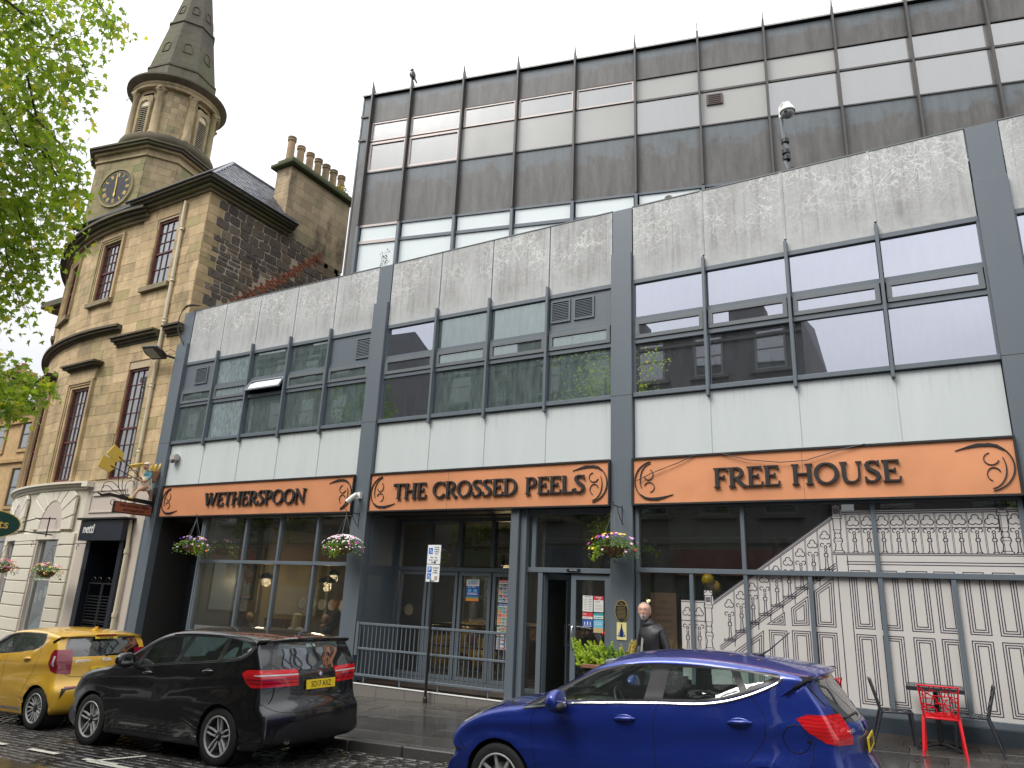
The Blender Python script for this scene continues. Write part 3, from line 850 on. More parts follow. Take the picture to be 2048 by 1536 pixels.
def newel(cx, zb, zt, wd=.1):
 H = zt-zb
 pr = [(0, .85), (.03, .85), (.05, .6), (.17, .42), (.24, .7), (.27, .7), (.30, .42), (.36, .55), (.40, .36), (.46, .6), (.47, .6), (.70, .6), (.70, .8), (.75, .8), (.77, .62), (.91, .62), (.91, .8), (.95, .8), (.97, .35), (1.0, .3)]
 I([(cx-p[1]*wd*.9, zb+H*p[0]) for p in pr]+[(cx+p[1]*wd*.9, zb+H*p[0]) for p in pr[::-1]], True)
 for f in (.05, .24, .30, .40, .47, .70, .75, .91): I([(cx-wd*.62, zb+H*f), (cx+wd*.62, zb+H*f)], w_=.008)
 s = wd*.32; c = zb+H*.84
 I([(cx-s, c-s), (cx+s, c-s), (cx+s, c+s), (cx-s, c+s)], True); s *= .45; I([(cx-s, c-s), (cx+s, c-s), (cx+s, c+s), (cx-s, c+s)], True)
newel(-1.235, 2.60, 3.37); newel(-3.335, 1.00, 1.97); newel(.985, 2.60, 3.39)
# landing balustrade
for z in (3.235, 3.205): I([(-1.16, z), (.93, z)]); I([(1.05, z), (1.22, z)])
for z in (2.60, 2.575): I([(-1.33, z), (1.22, z)])
I([(-1.14, 2.43), (1.22, 2.43)]); I([(-1.14, 2.47), (1.22, 2.47)])
xs = [-1.10+.205*k for k in range(11)]
for k, x in enumerate(xs):
 if k < 10: I([(x, 2.98), (x+.19, 2.98)]); trefoil(x+.10, 3.085, .072); baluster(x+.105, 2.605, 2.96)
 for o_ in (-.008, .008): I([(x+o_, 2.60), (x+o_, 3.2)], w_=.007)
trefoil(1.13, 3.085, .072); baluster(1.13, 2.605, 2.96)
# raking balustrade with steps
for o_ in (0, -.03, -.055): I([(-3.25, HR(-3.25)+o_-.0), (-1.30, HR(-1.30)+o_)])
for k in range(10):
 x = -1.33-.195*k; zs = 2.47-.1425*k
 I([(x-.20, zs-.13), (x-.02, zs-.13), (x-.02, zs-.155), (x-.20, zs-.155)], True) if k < 9 else None
 I([(x-.03, zs-.155), (x-.03, zs-.24)])
 if k < 9:
  xc = x-.10; top = HR(xc)-.06
  I([(x-.005, zs-.12), (x-.005, HR(x)-.06)], w_=.007); I([(x-.02, zs-.12), (x-.02, HR(x-.015)-.06)], w_=.007)
  trefoil(xc, top-.16, .062); baluster(xc, zs-.13, top-.28)
for o_ in (0, .03, .06): I([(-3.17, 1.08-o_*1.2), (-1.30, 2.44-o_*1.2)])
for z in (1.795, 1.765): I([(-3.80, z), (-3.40, z)])
for x in (-3.70, -3.50): trefoil(x, 1.60, .066); baluster(x, .9, 1.42); I([(x+.1, .35), (x+.1, 1.76)], w_=.007)
I([(-3.80, 1.46), (-3.40, 1.46)]); I([(-3.80, .88), (-3.2, .88)])
# string posts and panelling
for x in (-1.285, -1.125): I([(x, .33), (x, 2.56)])
nest([(-2.39, 1.47), (-2.12, 1.47), (-2.12, 1.66)], 3, .028)
nest([(-2.01, 1.47), (-1.76, 1.49), (-1.75, 1.92), (-2.01, 1.73)])
nest([(-1.65, 1.48), (-1.37, 1.48), (-1.36, 2.21), (-1.65, 2.0)])
for a, b_ in ((-1.09, -.83), (-.73, -.46), (-.33, -.06), (.03, .29), (.40, .65), (.76, 1.02)):
 nest([(a, 1.48), (b_, 1.48), (b_, 2.335), (a, 2.335)])
for a, b_ in ((-2.64, -2.34), (-2.02, -1.75), (-1.65, -1.37), (-1.09, -.83), (-.73, -.46), (-.33, -.06), (.03, .29), (.40, .65), (.76, 1.02)):
 nest([(a, .42), (b_, .42), (b_, 1.39), (a, 1.39)] if a > -2.5 else [(-2.37, .42), (-2.10, .42), (-2.10, 1.38), (-2.37, 1.38)])
nest([(-2.98, .42), (-2.75, .42), (-2.50, .42), (-2.46, 1.36), (-2.98, .98)])
ink.build('line_drawing', simple('ink_line', (.035, .028, .05), .5, var=.05), mur)
# ============================================================ rear office block, turned 13 degrees
ang = R(13); DR = 17.6
ec, es_ = math.cos(ang), math.sin(ang)
def RB(u, d, z): return Vector((u*ec-(DR+d)*es_, u*es_+(DR+d)*ec, z))
TR = Matrix.Translation((-DR*es_, DR*ec, 0)) @ Matrix.Rotation(ang, 4, 'Z')
rear = thing('office_block', 'taller dark stained office block with steel fins rising behind the pub front', 'building', RB(-1, 0, 0))
def rbox(name, mat, u0, u1, d0, d1, z0, z1, par=None, bevel=0):
 me = MB().box(u0, u1, d0, d1, z0, z1).mesh(name, mat, bevel=bevel)
 o = inst(me, name, None)
 o.matrix_basis = TR
 setpar(o, par or rear); o.matrix_parent_inverse = wmat(par or rear).inverted()
 return o
MODULE = 1.792
U = [-10.67, -9.28]+[-7.47+MODULE*k for k in range(0, 11)]
ZR = dict(top=17.35, w1=16.36, wm=15.60, wb=14.47, d0=12.61, m2=12.0, low=9.0)
alu = simple('aged_pinkish_aluminium', (.42, .37, .35), .4, metal=.3, var=.15, scale=6)
darkfin = simple('grimy_steel_fin', (.075, .07, .066), .5, var=.35, scale=3, streak=True)
whitepane = simple('white_backed_glass', (.74, .80, .80), .16, var=.05, scale=.7, spec=.6)
cream = simple('cream_backed_glass', (.42, .42, .40), .2, var=.04, scale=.6, spec=.7)
rbox('wall', M['dark'], -11.0, 9.5, .12, 9, 4, 17.4)
rbox('roof', M['dark'], -11.05, 9.6, -.05, 9, 17.4, 17.44)
rbox('roof_trim', simple('pale_roof_edge', (.4, .4, .38), .5), -11.05, 9.6, -.07, -.055, 17.40, 17.45)
rbox('end_panel', M['cladding'], -11.02, U[0]-.05, .02, .11, 8, 17.38)
rbox('end_wall_panel', M['cladding'], -11.05, -11.0, .0, 9, 8, 17.38)
for z in (9.9, 10.7, 15.7, 16.6): rbox('strap', darkfin, -11.07, U[0]-.06, -.02, .018, z, z+.07)
for k in range(len(U)-1):
 a, b_ = U[k]+.03, U[k+1]-.03
 rbox('cladding_panel', M['cladding'], a, b_, .02, .09, ZR['w1'], ZR['top'])
 rbox('cladding_panel', M['cladding'], a, b_, .02, .09, ZR['d0'], ZR['wb'])
 fr = 0 < 1 and k < 5
 mid = M['glass_rear'] if k < 2 else (cream if k in (2, 3, 4, 6) else M['glass_rear'])
 if k < 5:
  f = MB(); frame_ring(f, a+.02, b_-.02, ZR['wm']+.03, ZR['w1']-.02, .055, .0, .06)
  if k < 2: frame_ring(f, a+.02, b_-.02, ZR['wb']+.02, ZR['wm']-.02, .075, -.01, .06)
  o = inst(f.mesh('window_frame', alu, bevel=.004), 'window_frame'); o.matrix_basis = TR; o.parent = rear; o.matrix_parent_inverse = wmat(rear).inverted()
  rbox('pane', M['glass_rear'], a+.07, b_-.07, .03, .036, ZR['wm']+.08, ZR['w1']-.07)
  i_ = .09 if k < 2 else .0
  rbox('pane', mid, a+i_, b_-i_, .03, .036, ZR['wb']+(.09 if k < 2 else .03), ZR['wm']-(.09 if k < 2 else .0))
 else:
  rbox('pane', M['glass_rear'] if k > 7 else cream, a, b_, .03, .036, ZR['wm']+.03, ZR['w1']-.04)
  rbox('pane', mid, a, b_, .03, .036, ZR['wb']+.03, ZR['wm']-.03)
  rbox('window_bar', darkfin, a, b_, .0, .05, ZR['wm']-.03, ZR['wm']+.03)
 rbox('window_bar', darkfin, a, b_, -.01, .06, ZR['w1']-.02, ZR['w1']+.01)
 rbox('window_bar', darkfin, a, b_, -.01, .06, ZR['wb']-.02, ZR['wb']+.02)
 fm = F if k else alu
 rbox('window_bar', fm, a, b_, -.02, .06, ZR['d0']-.09, ZR['d0']-.02); rbox('window_bar', fm, a, b_, -.02, .06, ZR['m2']-.06, ZR['m2']+.04)
 rbox('pane', whitepane, a+.05, b_-.05, .02, .03, ZR['m2']+.05, ZR['d0']-.1)
 rbox('pane', whitepane, a+.03, b_-.03, .02, .03, ZR['low'], ZR['m2']-.07)
 rbox('cladding_panel', M['cladding'], a, b_, .02, .09, 7.4, ZR['low']-.05)
for k, u in enumerate(U):
 lo = 12.55
 rbox('fin', darkfin, u-.028, u+.028, -.14, .10, lo, 17.60, bevel=.004)
 rbox('fin', F, u-.04, u+.04, -.12, .10, 8.0, lo-.01)
 o = MB().prism([(-.15, 17.605), (.08, 17.605), (-.15, 17.86)], u-.012, u+.012, 'x')
 o = inst(o.mesh('fin_tip', darkfin), 'fin_tip'); o.matrix_basis = TR; o.parent = rear; o.matrix_parent_inverse = wmat(rear).inverted()
# extract fan grille, round vent
rbox('fan_grille', simple('rusty_brown_grille', (.10, .06, .045), .6), -.12, .12+.20, -.02, .02, 15.12, 15.45)
for j in range(5): rbox('grille_bar', M['black'], -.06, .26, -.03, -.021, 15.16+j*.06, 15.18+j*.06)
def rmesh(mb, name, mat, par=None, sm=40):
 o = inst(mb.mesh(name, mat, smooth=sm), name); o.matrix_basis = TR; o.parent = par or rear; o.matrix_parent_inverse = wmat(par or rear).inverted(); return o
rmesh(MB().lathe([(.0, -.02), (.09, -.02), (.12, -.03), (.13, .0), (.13, .03)], (-1.22, 0, 12.28), 20, 'y'), 'round_vent', simple('vent_ring', (.25, .24, .2), .5))
for a in (0, 60, 120):
 q = MB(); q.T = Matrix.Translation((-1.22, -.035, 12.28)) @ Matrix.Rotation(R(a), 4, 'Y'); q.box(-.08, .08, -.004, .004, -.014, .014); rmesh(q, 'vent_blade', M['black'], None, None)
# low flat roof between front and office block, weeds
# ============================================================ buildings across the street (seen mirrored in the windows)
def m_ash(name, c1, c2):
 b = NB(name); p = b.pos()
 n = b.noise(b.pos((1, 1, .4)), 1.5, 7, .7)
 return b.pb(b.mix(n, c1, c2), .75, bump=b.noise(p, 20, 4), bstr=.2)
M['oppstone'] = m_ash('grimy_grey_stone', (.055, .052, .052), (.13, .125, .12))
def opposite(x0, x1, y1, h, cols, floors, label, rf):
 t = thing('terrace_building', label, 'building', ((x0+x1)/2, y1, 0), group=None)
 MB().box(x0, x1, y1-9, y1, -.5, h).build('wall', M['oppstone'], t)
 MB().box(x0-.15, x1+.15, y1, y1+.28, h-.35, h).box(x0, x1, y1, y1+.14, h-.75, h-.6).box(x0, x1, y1, y1+.12, 4.0, 4.25).build('cornice', M['oppstone'], t, bevel=.03)
 MB().prism([(y1-9.0, h), (y1, h), (y1-4.5, h+rf)], x0, x1, 'x').build('roof', simple('opposite_slates', (.06, .062, .07), .5), t)
 for k in range(3):
  cx = x0+(x1-x0)*(k+.5)/3
  MB().box(cx-.8, cx+.8, y1-5, y1-4, h, h+rf+1.3).build('chimney', M['oppstone'], t, bevel=.03)
 wt = simple('grey_sash', (.16, .15, .15), .5)
 fh = (h-4.4)/(floors)
 for f in range(floors):
  for c in range(cols):
   cx = x0+(x1-x0)*(c+.5)/cols; z = 4.5+f*fh+.6
   w_ = frame_ring(MB(), cx-.6, cx+.6, z, z+fh*.62, .08, y1, y1+.06).box(cx-.52, cx+.52, y1+.01, y1+.05, z+fh*.3, z+fh*.3+.05).build('window', wt, t)
   box_obj('pane', M['glass_gf'], w_, cx-.52, cx+.52, y1+.012, y1+.02, z+.08, z+fh*.62-.08)
   MB().box(cx-.8, cx+.8, y1, y1+.18, z-.14, z-.02).build('sill', M['oppstone'], t)
 for c in range(max(2, cols//2)):
  n = max(2, cols//2); cx = x0+(x1-x0)*(c+.5)/n; wd = (x1-x0)/n*.42
  s_ = MB().box(cx-wd, cx+wd, y1, y1+.15, 3.1, 3.8).build('shop_fascia', simple('shop_fascia_%d' % int(abs(cx)), rnd.choice([(.05, .09, .06), (.12, .03, .03), (.03, .04, .08)]), .4), t)
  frame_ring(MB(), cx-wd, cx+wd, .3, 3.05, .08, y1, y1+.08).build('shop_window', M['black'], t)
  box_obj('pane', M['glass_gf'], t, cx-wd+.08, cx+wd-.08, y1+.02, y1+.03, .38, 2.97)
opposite(-20.6, -3.4, -3.0, 12.9, 7, 3, 'tall grey stone block with a level cornice across the street', 1.0)
opposite(-46, -26.2, -3.0, 15.2, 8, 4, 'taller grey stone terrace farther down the opposite side', 2.0)
opposite(-2.4, 22, -6.0, 8.2, 8, 2, 'low grey stone row at the near end of the opposite side', 1.2)
# ============================================================ old sandstone corner building with clock steeple
def m_sand(name, c1, c2, moss=.25, soot=.3, paint=None):
 b = NB(name); p = b.pos()
 rd = b.rand()
 n = b.noise(p, 3.0, 7, .65); nl = b.noise(b.pos((1, 1, .3)), .7, 4)
 c = b.mix(rd, c1, c2)
 c = b.mix(b.math('MULTIPLY', b.ramp(rd, [(.84, 0), (.86, 1)]), .6), c, dark(c1, .62))
 c = b.mix(b.math('MULTIPLY', b.ramp(rd, [(.10, 1), (.12, 0)]), moss*1.6), c, (c1[0]*.72, c1[1]*.95, c1[2]*.75))
 c = b.mix(b.ramp(n, [(.35, 0), (.7, .55)]), c, dark(c1, .62))
 lay = b.noise(b.pos((.7, .7, 9)), 4, 4)
 c = b.mix(b.ramp(lay, [(.5, 0), (.7, .22)]), c, dark(c2, .6))
 c = b.mix(b.math('MULTIPLY', b.ramp(nl, [(.5, 0), (.68, 1)]), moss), c, (.13, .145, .045))
 c = b.mix(b.math('MULTIPLY', b.ramp(b.noise(b.pos((1, 1, .5)), .95, 6, .7), [(.5, 0), (.66, 1)]), soot), c, (.055, .048, .040))
 return b.pb(c, .82, spec=.3, bump=b.math('ADD', b.noise(p, 26, 5, .7), b.math('MULTIPLY', lay, .5)), bstr=.35, bdist=.012)
SD1, SD2 = (.48, .35, .19), (.76, .57, .335)
M['ashlar'] = m_sand('warm_sandstone_ashlar', SD1, SD2, .30, .42)
M['trim'] = m_sand('weathered_sandstone_trim', (.26, .21, .13), (.34, .28, .18), .5, .45)
M['tower'] = m_sand('steeple_sandstone', (.38, .30, .18), (.55, .43, .26), .5, .55)
M['spire'] = m_sand('sooty_spire_stone', (.13, .12, .09), (.20, .185, .14), .5, .45)
M['corn'] = m_sand('blackened_cornice_stone', (.10, .085, .06), (.17, .14, .10), .5, .5)
M['mortar'] = simple('lime_mortar', (.46, .38, .26), .9, var=.2, scale=6)
M['stucco'] = simple('cream_painted_masonry', (.70, .65, .53), .5, var=.07, scale=3, bump=.1)
M['stucco2'] = simple('beige_painted_masonry', (.55, .48, .41), .55, var=.06, scale=3)
M['maroon'] = simple('maroon_sash_paint', (.095, .018, .018), .35, var=.15)
M['rubble'] = None
def m_rub():
 b = NB('dark_whinstone_rubble'); p = b.pos(); rd = b.rand()
 c = b.ramp(rd, [(0, (.085, .07, .062)), (.35, (.155, .12, .09)), (.6, (.115, .098, .088)), (.78, (.22, .165, .11)), (.9, (.095, .085, .078)), (1, (.32, .24, .16))])
 c = b.mix(b.ramp(b.noise(p, 5, 6, .7), [(.4, 0), (.7, .6)]), c, (.16, .14, .12))
 c = b.mix(b.ramp(b.noise(p, 9, 6, .7), [(.5, 0), (.7, .7)]), c, (.03, .026, .022))
 return b.pb(c, .85, spec=.3, bump=b.noise(p, 9, 6, .7), bstr=.7, bdist=.03)
M['rubble'] = m_rub()
M['rubmortar'] = simple('rough_lime_mortar', (.46, .385, .29), .95, var=.35, scale=5, bump=.5, bscale=15)
M['brick'] = m_sand('red_brick', (.30, .085, .045), (.42, .15, .085), .05, .25)
def m_slate():
 b = NB('wet_roof_slate'); rd = b.rand(); p = b.pos()
 c = b.mix(rd, (.075, .082, .10), (.16, .17, .195))
 c = b.mix(b.ramp(b.noise(p, 2, 5), [(.5, 0), (.7, .4)]), c, (.10, .11, .06))
 return b.pb(c, .38, spec=.5, bump=b.noise(p, 25, 3), bstr=.2)
M['slate'] = m_slate()
M['sashglass'] = M['glass_sash']
M['blind'] = simple('white_blind', (.68, .66, .60), .8, var=.06, scale=2, streak=True)
old = thing('sandstone_building', 'old sandstone corner building with bowed front, sash windows and clock steeple', 'building', (-24, 13.2, gz(-24)))
# -- plan path of the street front: flat wing then bow
WY = 12.6; CX, CY, RB_ = -23.4, 25.1, 12.5
def bow(th, r=0):        # th degrees, negative = leftwards
 a = R(th); return (CX+(RB_+r)*math.sin(a), CY-(RB_+r)*math.cos(a))
TH0 = 5.5; TH1 = -52
def curved_slab(th0, th1, z0, z1, r0, r1, n=None):
 n = n or max(1, int(abs(th1-th0)/2.2))
 mb = MB(); vs = []
 for i in range(n+1):
  th = th0+(th1-th0)*i/n
  for r_, z in ((r0, z0), (r1, z0), (r1, z1), (r0, z1)):
   x, y = bow(th, r_); vs.append((x, y, z))
 fs = []
 for i in range(n):
  a = i*4; b_ = a+4
  for k in range(4): fs.append((a+k, b_+k, b_+(k+1) % 4, a+(k+1) % 4))
 fs += [(0, 1, 2, 3), tuple(range(n*4, n*4+4))[::-1]]
 mb.add(vs, fs); return mb
def arcbow(name, mat, th0, th1, z0, z1, r0, r1, par=None, bevel=0, sm=30):
 mb = curved_slab(th0, th1, z0, z1, r0, r1)
 me = mb.mesh(name, mat, bevel=bevel)
 bm = bmesh.new(); bm.from_mesh(me); bmesh.ops.recalc_face_normals(bm, faces=bm.faces); bm.to_mesh(me); bm.free()
 smooth_by_angle(me, sm)
 return inst(me, name, par or old)
WINA = [-2.2, -16.6, -31.0, -45.4]      # window centres on the bow
HALF = 2.45
UP = (10.87, 13.12); LO = (4.64, 7.76)
# backing walls with openings (mortar colour), as pieces between openings
def bow_wall(z0, z1, holes, mat=M['mortar'], r0=-.30, r1=-.012):
 edges = [TH0]
 for h in holes: edges += [h+HALF, h-HALF]
 edges.append(TH1)
 for i in range(0, len(edges), 2): arcbow('wall', mat, edges[i], edges[i+1], z0, z1, r0, r1)
bow_wall(4.6, LO[0], []); bow_wall(LO[0], LO[1], WINA); bow_wall(LO[1], UP[0], []); bow_wall(UP[0], UP[1], WINA); bow_wall(UP[1], 13.95, [])
WX0, WX1 = -22.22, -18.87
WINX = (-21.36, -20.30)
WUP = (10.90, 13.32); WLO = (4.60, 8.10)
def flat_wall(z0, z1, hole):
 xs = [WX0, WINX[0], WINX[1], WX1] if hole else [WX0, WX1]
 for i in range(0, len(xs), 2): MB().box(xs[i], xs[i+1], WY+.012, WY+.35, z0, z1).build('wall', M['mortar'], old)
for z0, z1, h in ((4.5, WLO[0], 0), (WLO[0], WLO[1], 1), (WLO[1], WUP[0], 0), (WUP[0], WUP[1], 1), (WUP[1], 13.9, 0)): flat_wall(z0, z1, h)
# -- ashlar blocks
blocks = []     # (area-ish, builder)
def blk_flat(x0, x1, z0, z1):
 if x1-x0 < .06 or z1-z0 < .05: return
 j = rnd.uniform(0, .006)
 blocks.append(((x0+x1)/2, lambda: MB().box(x0+.005, x1-.005, WY-.012-j, WY+.02, z0+.005, z1-.005), .008, 0))
def blk_bow(t0, t1, z0, z1):
 if abs(t1-t0) < .3 or z1-z0 < .05: return
 j = rnd.uniform(0, .006); g = .024
 blocks.append((-25+t1*.2, lambda: curved_slab(t0-g, t1+g, z0+.005, z1-.005, -.02, .006+j, 1 if abs(t1-t0) < 3 else 2), .008, 1))
def split(lo, hi, holes):
 out = []; s = [(lo, hi)]
 for a, b_ in holes:
  n = []
  for p, q in s:
   if b_ <= p or a >= q: n.append((p, q))
   else:
    if a > p: n.append((p, a))
    if b_ < q: n.append((b_, q))
  s = n
 return s
z = 4.62; c = 0
while z < 13.85:
 h = rnd.choice([.30, .34, .38, .33]); z1 = min(z+h, 13.88)
 inlo = z < LO[1]+.20 and z1 > LO[0]; inup = z < UP[1]+.25 and z1 > UP[0]-.05
 # bow (t measured leftwards as positive)
 holes = [(-w_-HALF-.9, -w_+HALF+.9) for w_ in WINA] if (inlo or inup) else []
 if z1 > 9.55 and z < 9.85: holes = holes
 t = -TH0+((c % 2)*1.3)
 cuts = [-TH0]
 while t < 50:
  t += rnd.uniform(2.2, 4.0); cuts.append(min(t, 50))
 for a, b_ in zip(cuts[:-1], cuts[1:]):
  for p, q in split(a, b_, holes): blk_bow(-p, -q, z, z1)
 holes = []
 if z < WLO[1]+.0 and z1 > WLO[0]: holes = [(WINX[0]-.0, WINX[1]+.0)]
 if z < WUP[1]+.0 and z1 > WUP[0]: holes = [(WINX[0], WINX[1])]
 x = WX0+(c % 2)*.3; cuts = [WX0]
 while x < WX1-.3:
  x += rnd.uniform(.45, .8); cuts.append(min(x, WX1+.02))
 if cuts[-1] < WX1: cuts.append(WX1+.02)
 for a, b_ in zip(cuts[:-1], cuts[1:]):
  for p, q in split(a, b_, holes): blk_flat(p, q, z, z1)
 z = z1; c += 1
blocks.sort(key=lambda k: -k[0])
joined = MB()
for i, (k, fn, bv, cur) in enumerate(blocks):
 mb = fn()
 if i < 300: mb.build('ashlar_block', M['ashlar'], old, bevel=.0)
 else: joined.add(mb.v, mb.f)
tag(joined.build('ashlar_blocks_beyond', M['ashlar'], old), kind='stuff')
# -- string courses, cornices
for r_, z0, z1 in ((.10, 9.52, 9.58), (.20, 9.58, 9.66), (.26, 9.66, 9.74)): arcbow('string_course', M['corn'], 5.3, TH1, z0, z1, -.02, r_)
for r_, z0, z1 in ((.12, 13.55, 13.66), (.22, 13.66, 13.76), (.34, 13.76, 13.86), (.44, 13.86, 13.95)): arcbow('cornice', M['trim'] if r_ < .3 else M['corn'], 6.6, TH1, z0, z1, -.02, r_)
for r_, z0, z1 in ((.10, 13.82, 13.92), (.22, 13.92, 14.00), (.34, 14.00, 14.08), (.42, 14.08, 14.16)):
 MB().box(WX0-.25-r_*.4, WX1+r_, WY-r_, 15.9, z0, z1).build('cornice', M['trim'] if r_ < .3 else M['corn'], old, bevel=.01)
for r_, z0, z1 in ((.05, 8.93, 9.02), (.12, 9.02, 9.10), (.22, 9.10, 9.19), (.28, 9.19, 9.26)):
 for a, b_ in ((WX0-.02, -20.12), (-19.72, -18.93)):
  MB().box(a-r_*.6 if a < -20 else a, b_, WY-r_, WY, z0, z1).build('string_course', M['corn'], old, bevel=.008)
# -- sash windows
def sash(T, x0, x1, z0, z1, cols, rows, split_at, blind=True, sill=True, fan=False, frame_d=.07):
 """window in local x-z plane, wall face at y=0, set back frame_d"""
 def bl(name, mat, mb, par=None):
  me = mb.mesh(name, mat); o = inst(me, name); o.matrix_basis = T; o.parent = par or old; o.matrix_parent_inverse = wmat(par or old).inverted(); return o
 d = frame_d
 mb = frame_ring(MB(), x0, x1, z0, z1, .085, d-.02, d+.06)
 w_ = bl('sash_window', M['maroon'], mb)
 zm = z0+(z1-z0)*split_at
 bl('meeting_rail', M['maroon'], MB().box(x0+.08, x1-.08, d-.01, d+.05, zm-.03, zm+.03), w_)
 bl('pane', M['sashglass'], MB().box(x0+.08, x1-.08, d+.03, d+.034, z0+.08, z1-.08), w_)
 b_ = MB()
 for c_ in range(1, cols):
  xx = x0+.085+(x1-x0-.17)*c_/cols; b_.box(xx-.011, xx+.011, d+.005, d+.028, z0+.08, zm-.03); b_.box(xx-.011, xx+.011, d+.005, d+.028, zm+.03, z1-.08)
 r_lo = round(rows*split_at); r_hi = rows-r_lo
 for (za, zb, n) in ((z0+.08, zm-.03, r_lo), (zm+.03, z1-.08, r_hi)):
  for r_ in range(1, n):
   zz = za+(zb-za)*r_/n; b_.box(x0+.085, x1-.085, d+.003, d+.030, zz-.011, zz+.011)
 bl('glazing_bars', M['maroon'], b_, w_)
 if blind: bl('blind', M['blind'], MB().box(x0+.08, x1-.08, d+.10, d+.11, z0+.05, z1-.05), w_)
 bl('reveal', M['ashlar'], MB().box(x0, x0+.008, .002, d+.2, z0, z1).box(x1-.008, x1, .002, d+.2, z0, z1).box(x0+.008, x1-.008, .002, d+.2, z1-.008, z1).box(x0+.008, x1-.008, .002, d+.2, z0, z0+.008))
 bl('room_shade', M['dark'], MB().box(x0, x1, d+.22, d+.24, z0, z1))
 if sill:
  bl('window_sill', M['trim'], MB().box(x0-.2, x1+.2, -.14, .02, z0-.17, z0-.01))
 return bl
for i, th in enumerate(WINA):
 x, y = bow(th); T = Matrix.Translation((x, y, 0)) @ Matrix.Rotation(R(th), 4, 'Z')
 bl = sash(T, -.54, .54, UP[0], UP[1], 4, 6, .5, blind=i == 0)
 m_ = MB()
 for k, (o_, dd) in enumerate(((.0, -.02), (.07, -.045), (.14, -.07))):
  m_.box(-.54-.07-o_, -.54-.0-o_, dd, .03, UP[0], UP[1]+.0+o_).box(.54+o_, .54+.07+o_, dd, .03, UP[0], UP[1]+o_).box(-.54-o_-.07, .54+o_+.07, dd, .03, UP[1]+o_, UP[1]+.07+o_)
 bl('architrave', M['ashlar'], m_)
 bl = sash(T, -.54, .54, LO[0], LO[1], 4, 7, .42, sill=False)
 m_ = MB()
 for k, (o_, dd) in enumerate(((.0, -.02), (.08, -.05), (.15, -.08))):
  m_.box(-.54-.08-o_, -.54-.0-o_, dd, .03, LO[0], LO[1]+.0+o_).box(.54+o_, .54+.08+o_, dd, .03, LO[0], LO[1]+o_).box(-.54-o_-.08, .54+o_+.08, dd, .03, LO[1]+o_, LO[1]+.08+o_)
 bl('architrave', M['ashlar'], m_)
 bl('frieze', M['ashlar'], MB().box(-.8, .8, -.06, .03, LO[1]+.24, LO[1]+.60))
 bl('window_hood', M['corn'], MB().box(-.86, .86, -.14, .02, LO[1]+.60, LO[1]+.67).box(-.98, .98, -.26, .02, LO[1]+.67, LO[1]+.74).box(-1.04, 1.04, -.32, .02, LO[1]+.74, LO[1]+.80))
T = Matrix.Translation((0, WY, 0))
sash(T, WINX[0], WINX[1], WUP[0], WUP[1], 3, 5, .5, blind=True)
bl = sash(T, WINX[0], WINX[1], WLO[0], WLO[1], 3, 7, .45, sill=False)
o = MB().lathe([(0, 0), (.05, 0), (.06, -.02), (.11, -.02), (.12, 0), (.12, .04)], (-20.72, WY+.17, 7.25), 20, 'y').build('extract_fan', M['blacktrim'], old, smooth=40)
# -- ground floor: painted rusticated bow and entrance
GZ = gz(-24)-.3
ARC = [-1.95, -16.6, -31.0, -45.4]; AH = 3.05
def gf_open(z): return AH if z < 3.2 else None
def bow_wall2(z0, z1, holes, hf, mat, r0, r1):
 edges = [TH0]
 for h in holes: edges += [h+hf, h-hf]
 edges.append(TH1)
 for i in range(0, len(edges), 2): arcbow('painted_wall', mat, edges[i], edges[i+1], z0, z1, r0, r1)
bow_wall2(GZ, 3.10, ARC, AH, M['stucco'], -.3, -.01)
bow_wall2(3.10, 4.45, [], 0, M['stucco'], -.3, -.01)
for r_, z0, z1 in ((.06, 4.36, 4.45), (.14, 4.45, 4.52), (.22, 4.52, 4.58)): arcbow('string_course', M['stucco'], TH0+.2, TH1, z0, z1, -.02, r_)
k = 0
zz = 3.04
rows = []
while zz > GZ:
 rows.append((zz-.345, zz)); zz -= .372
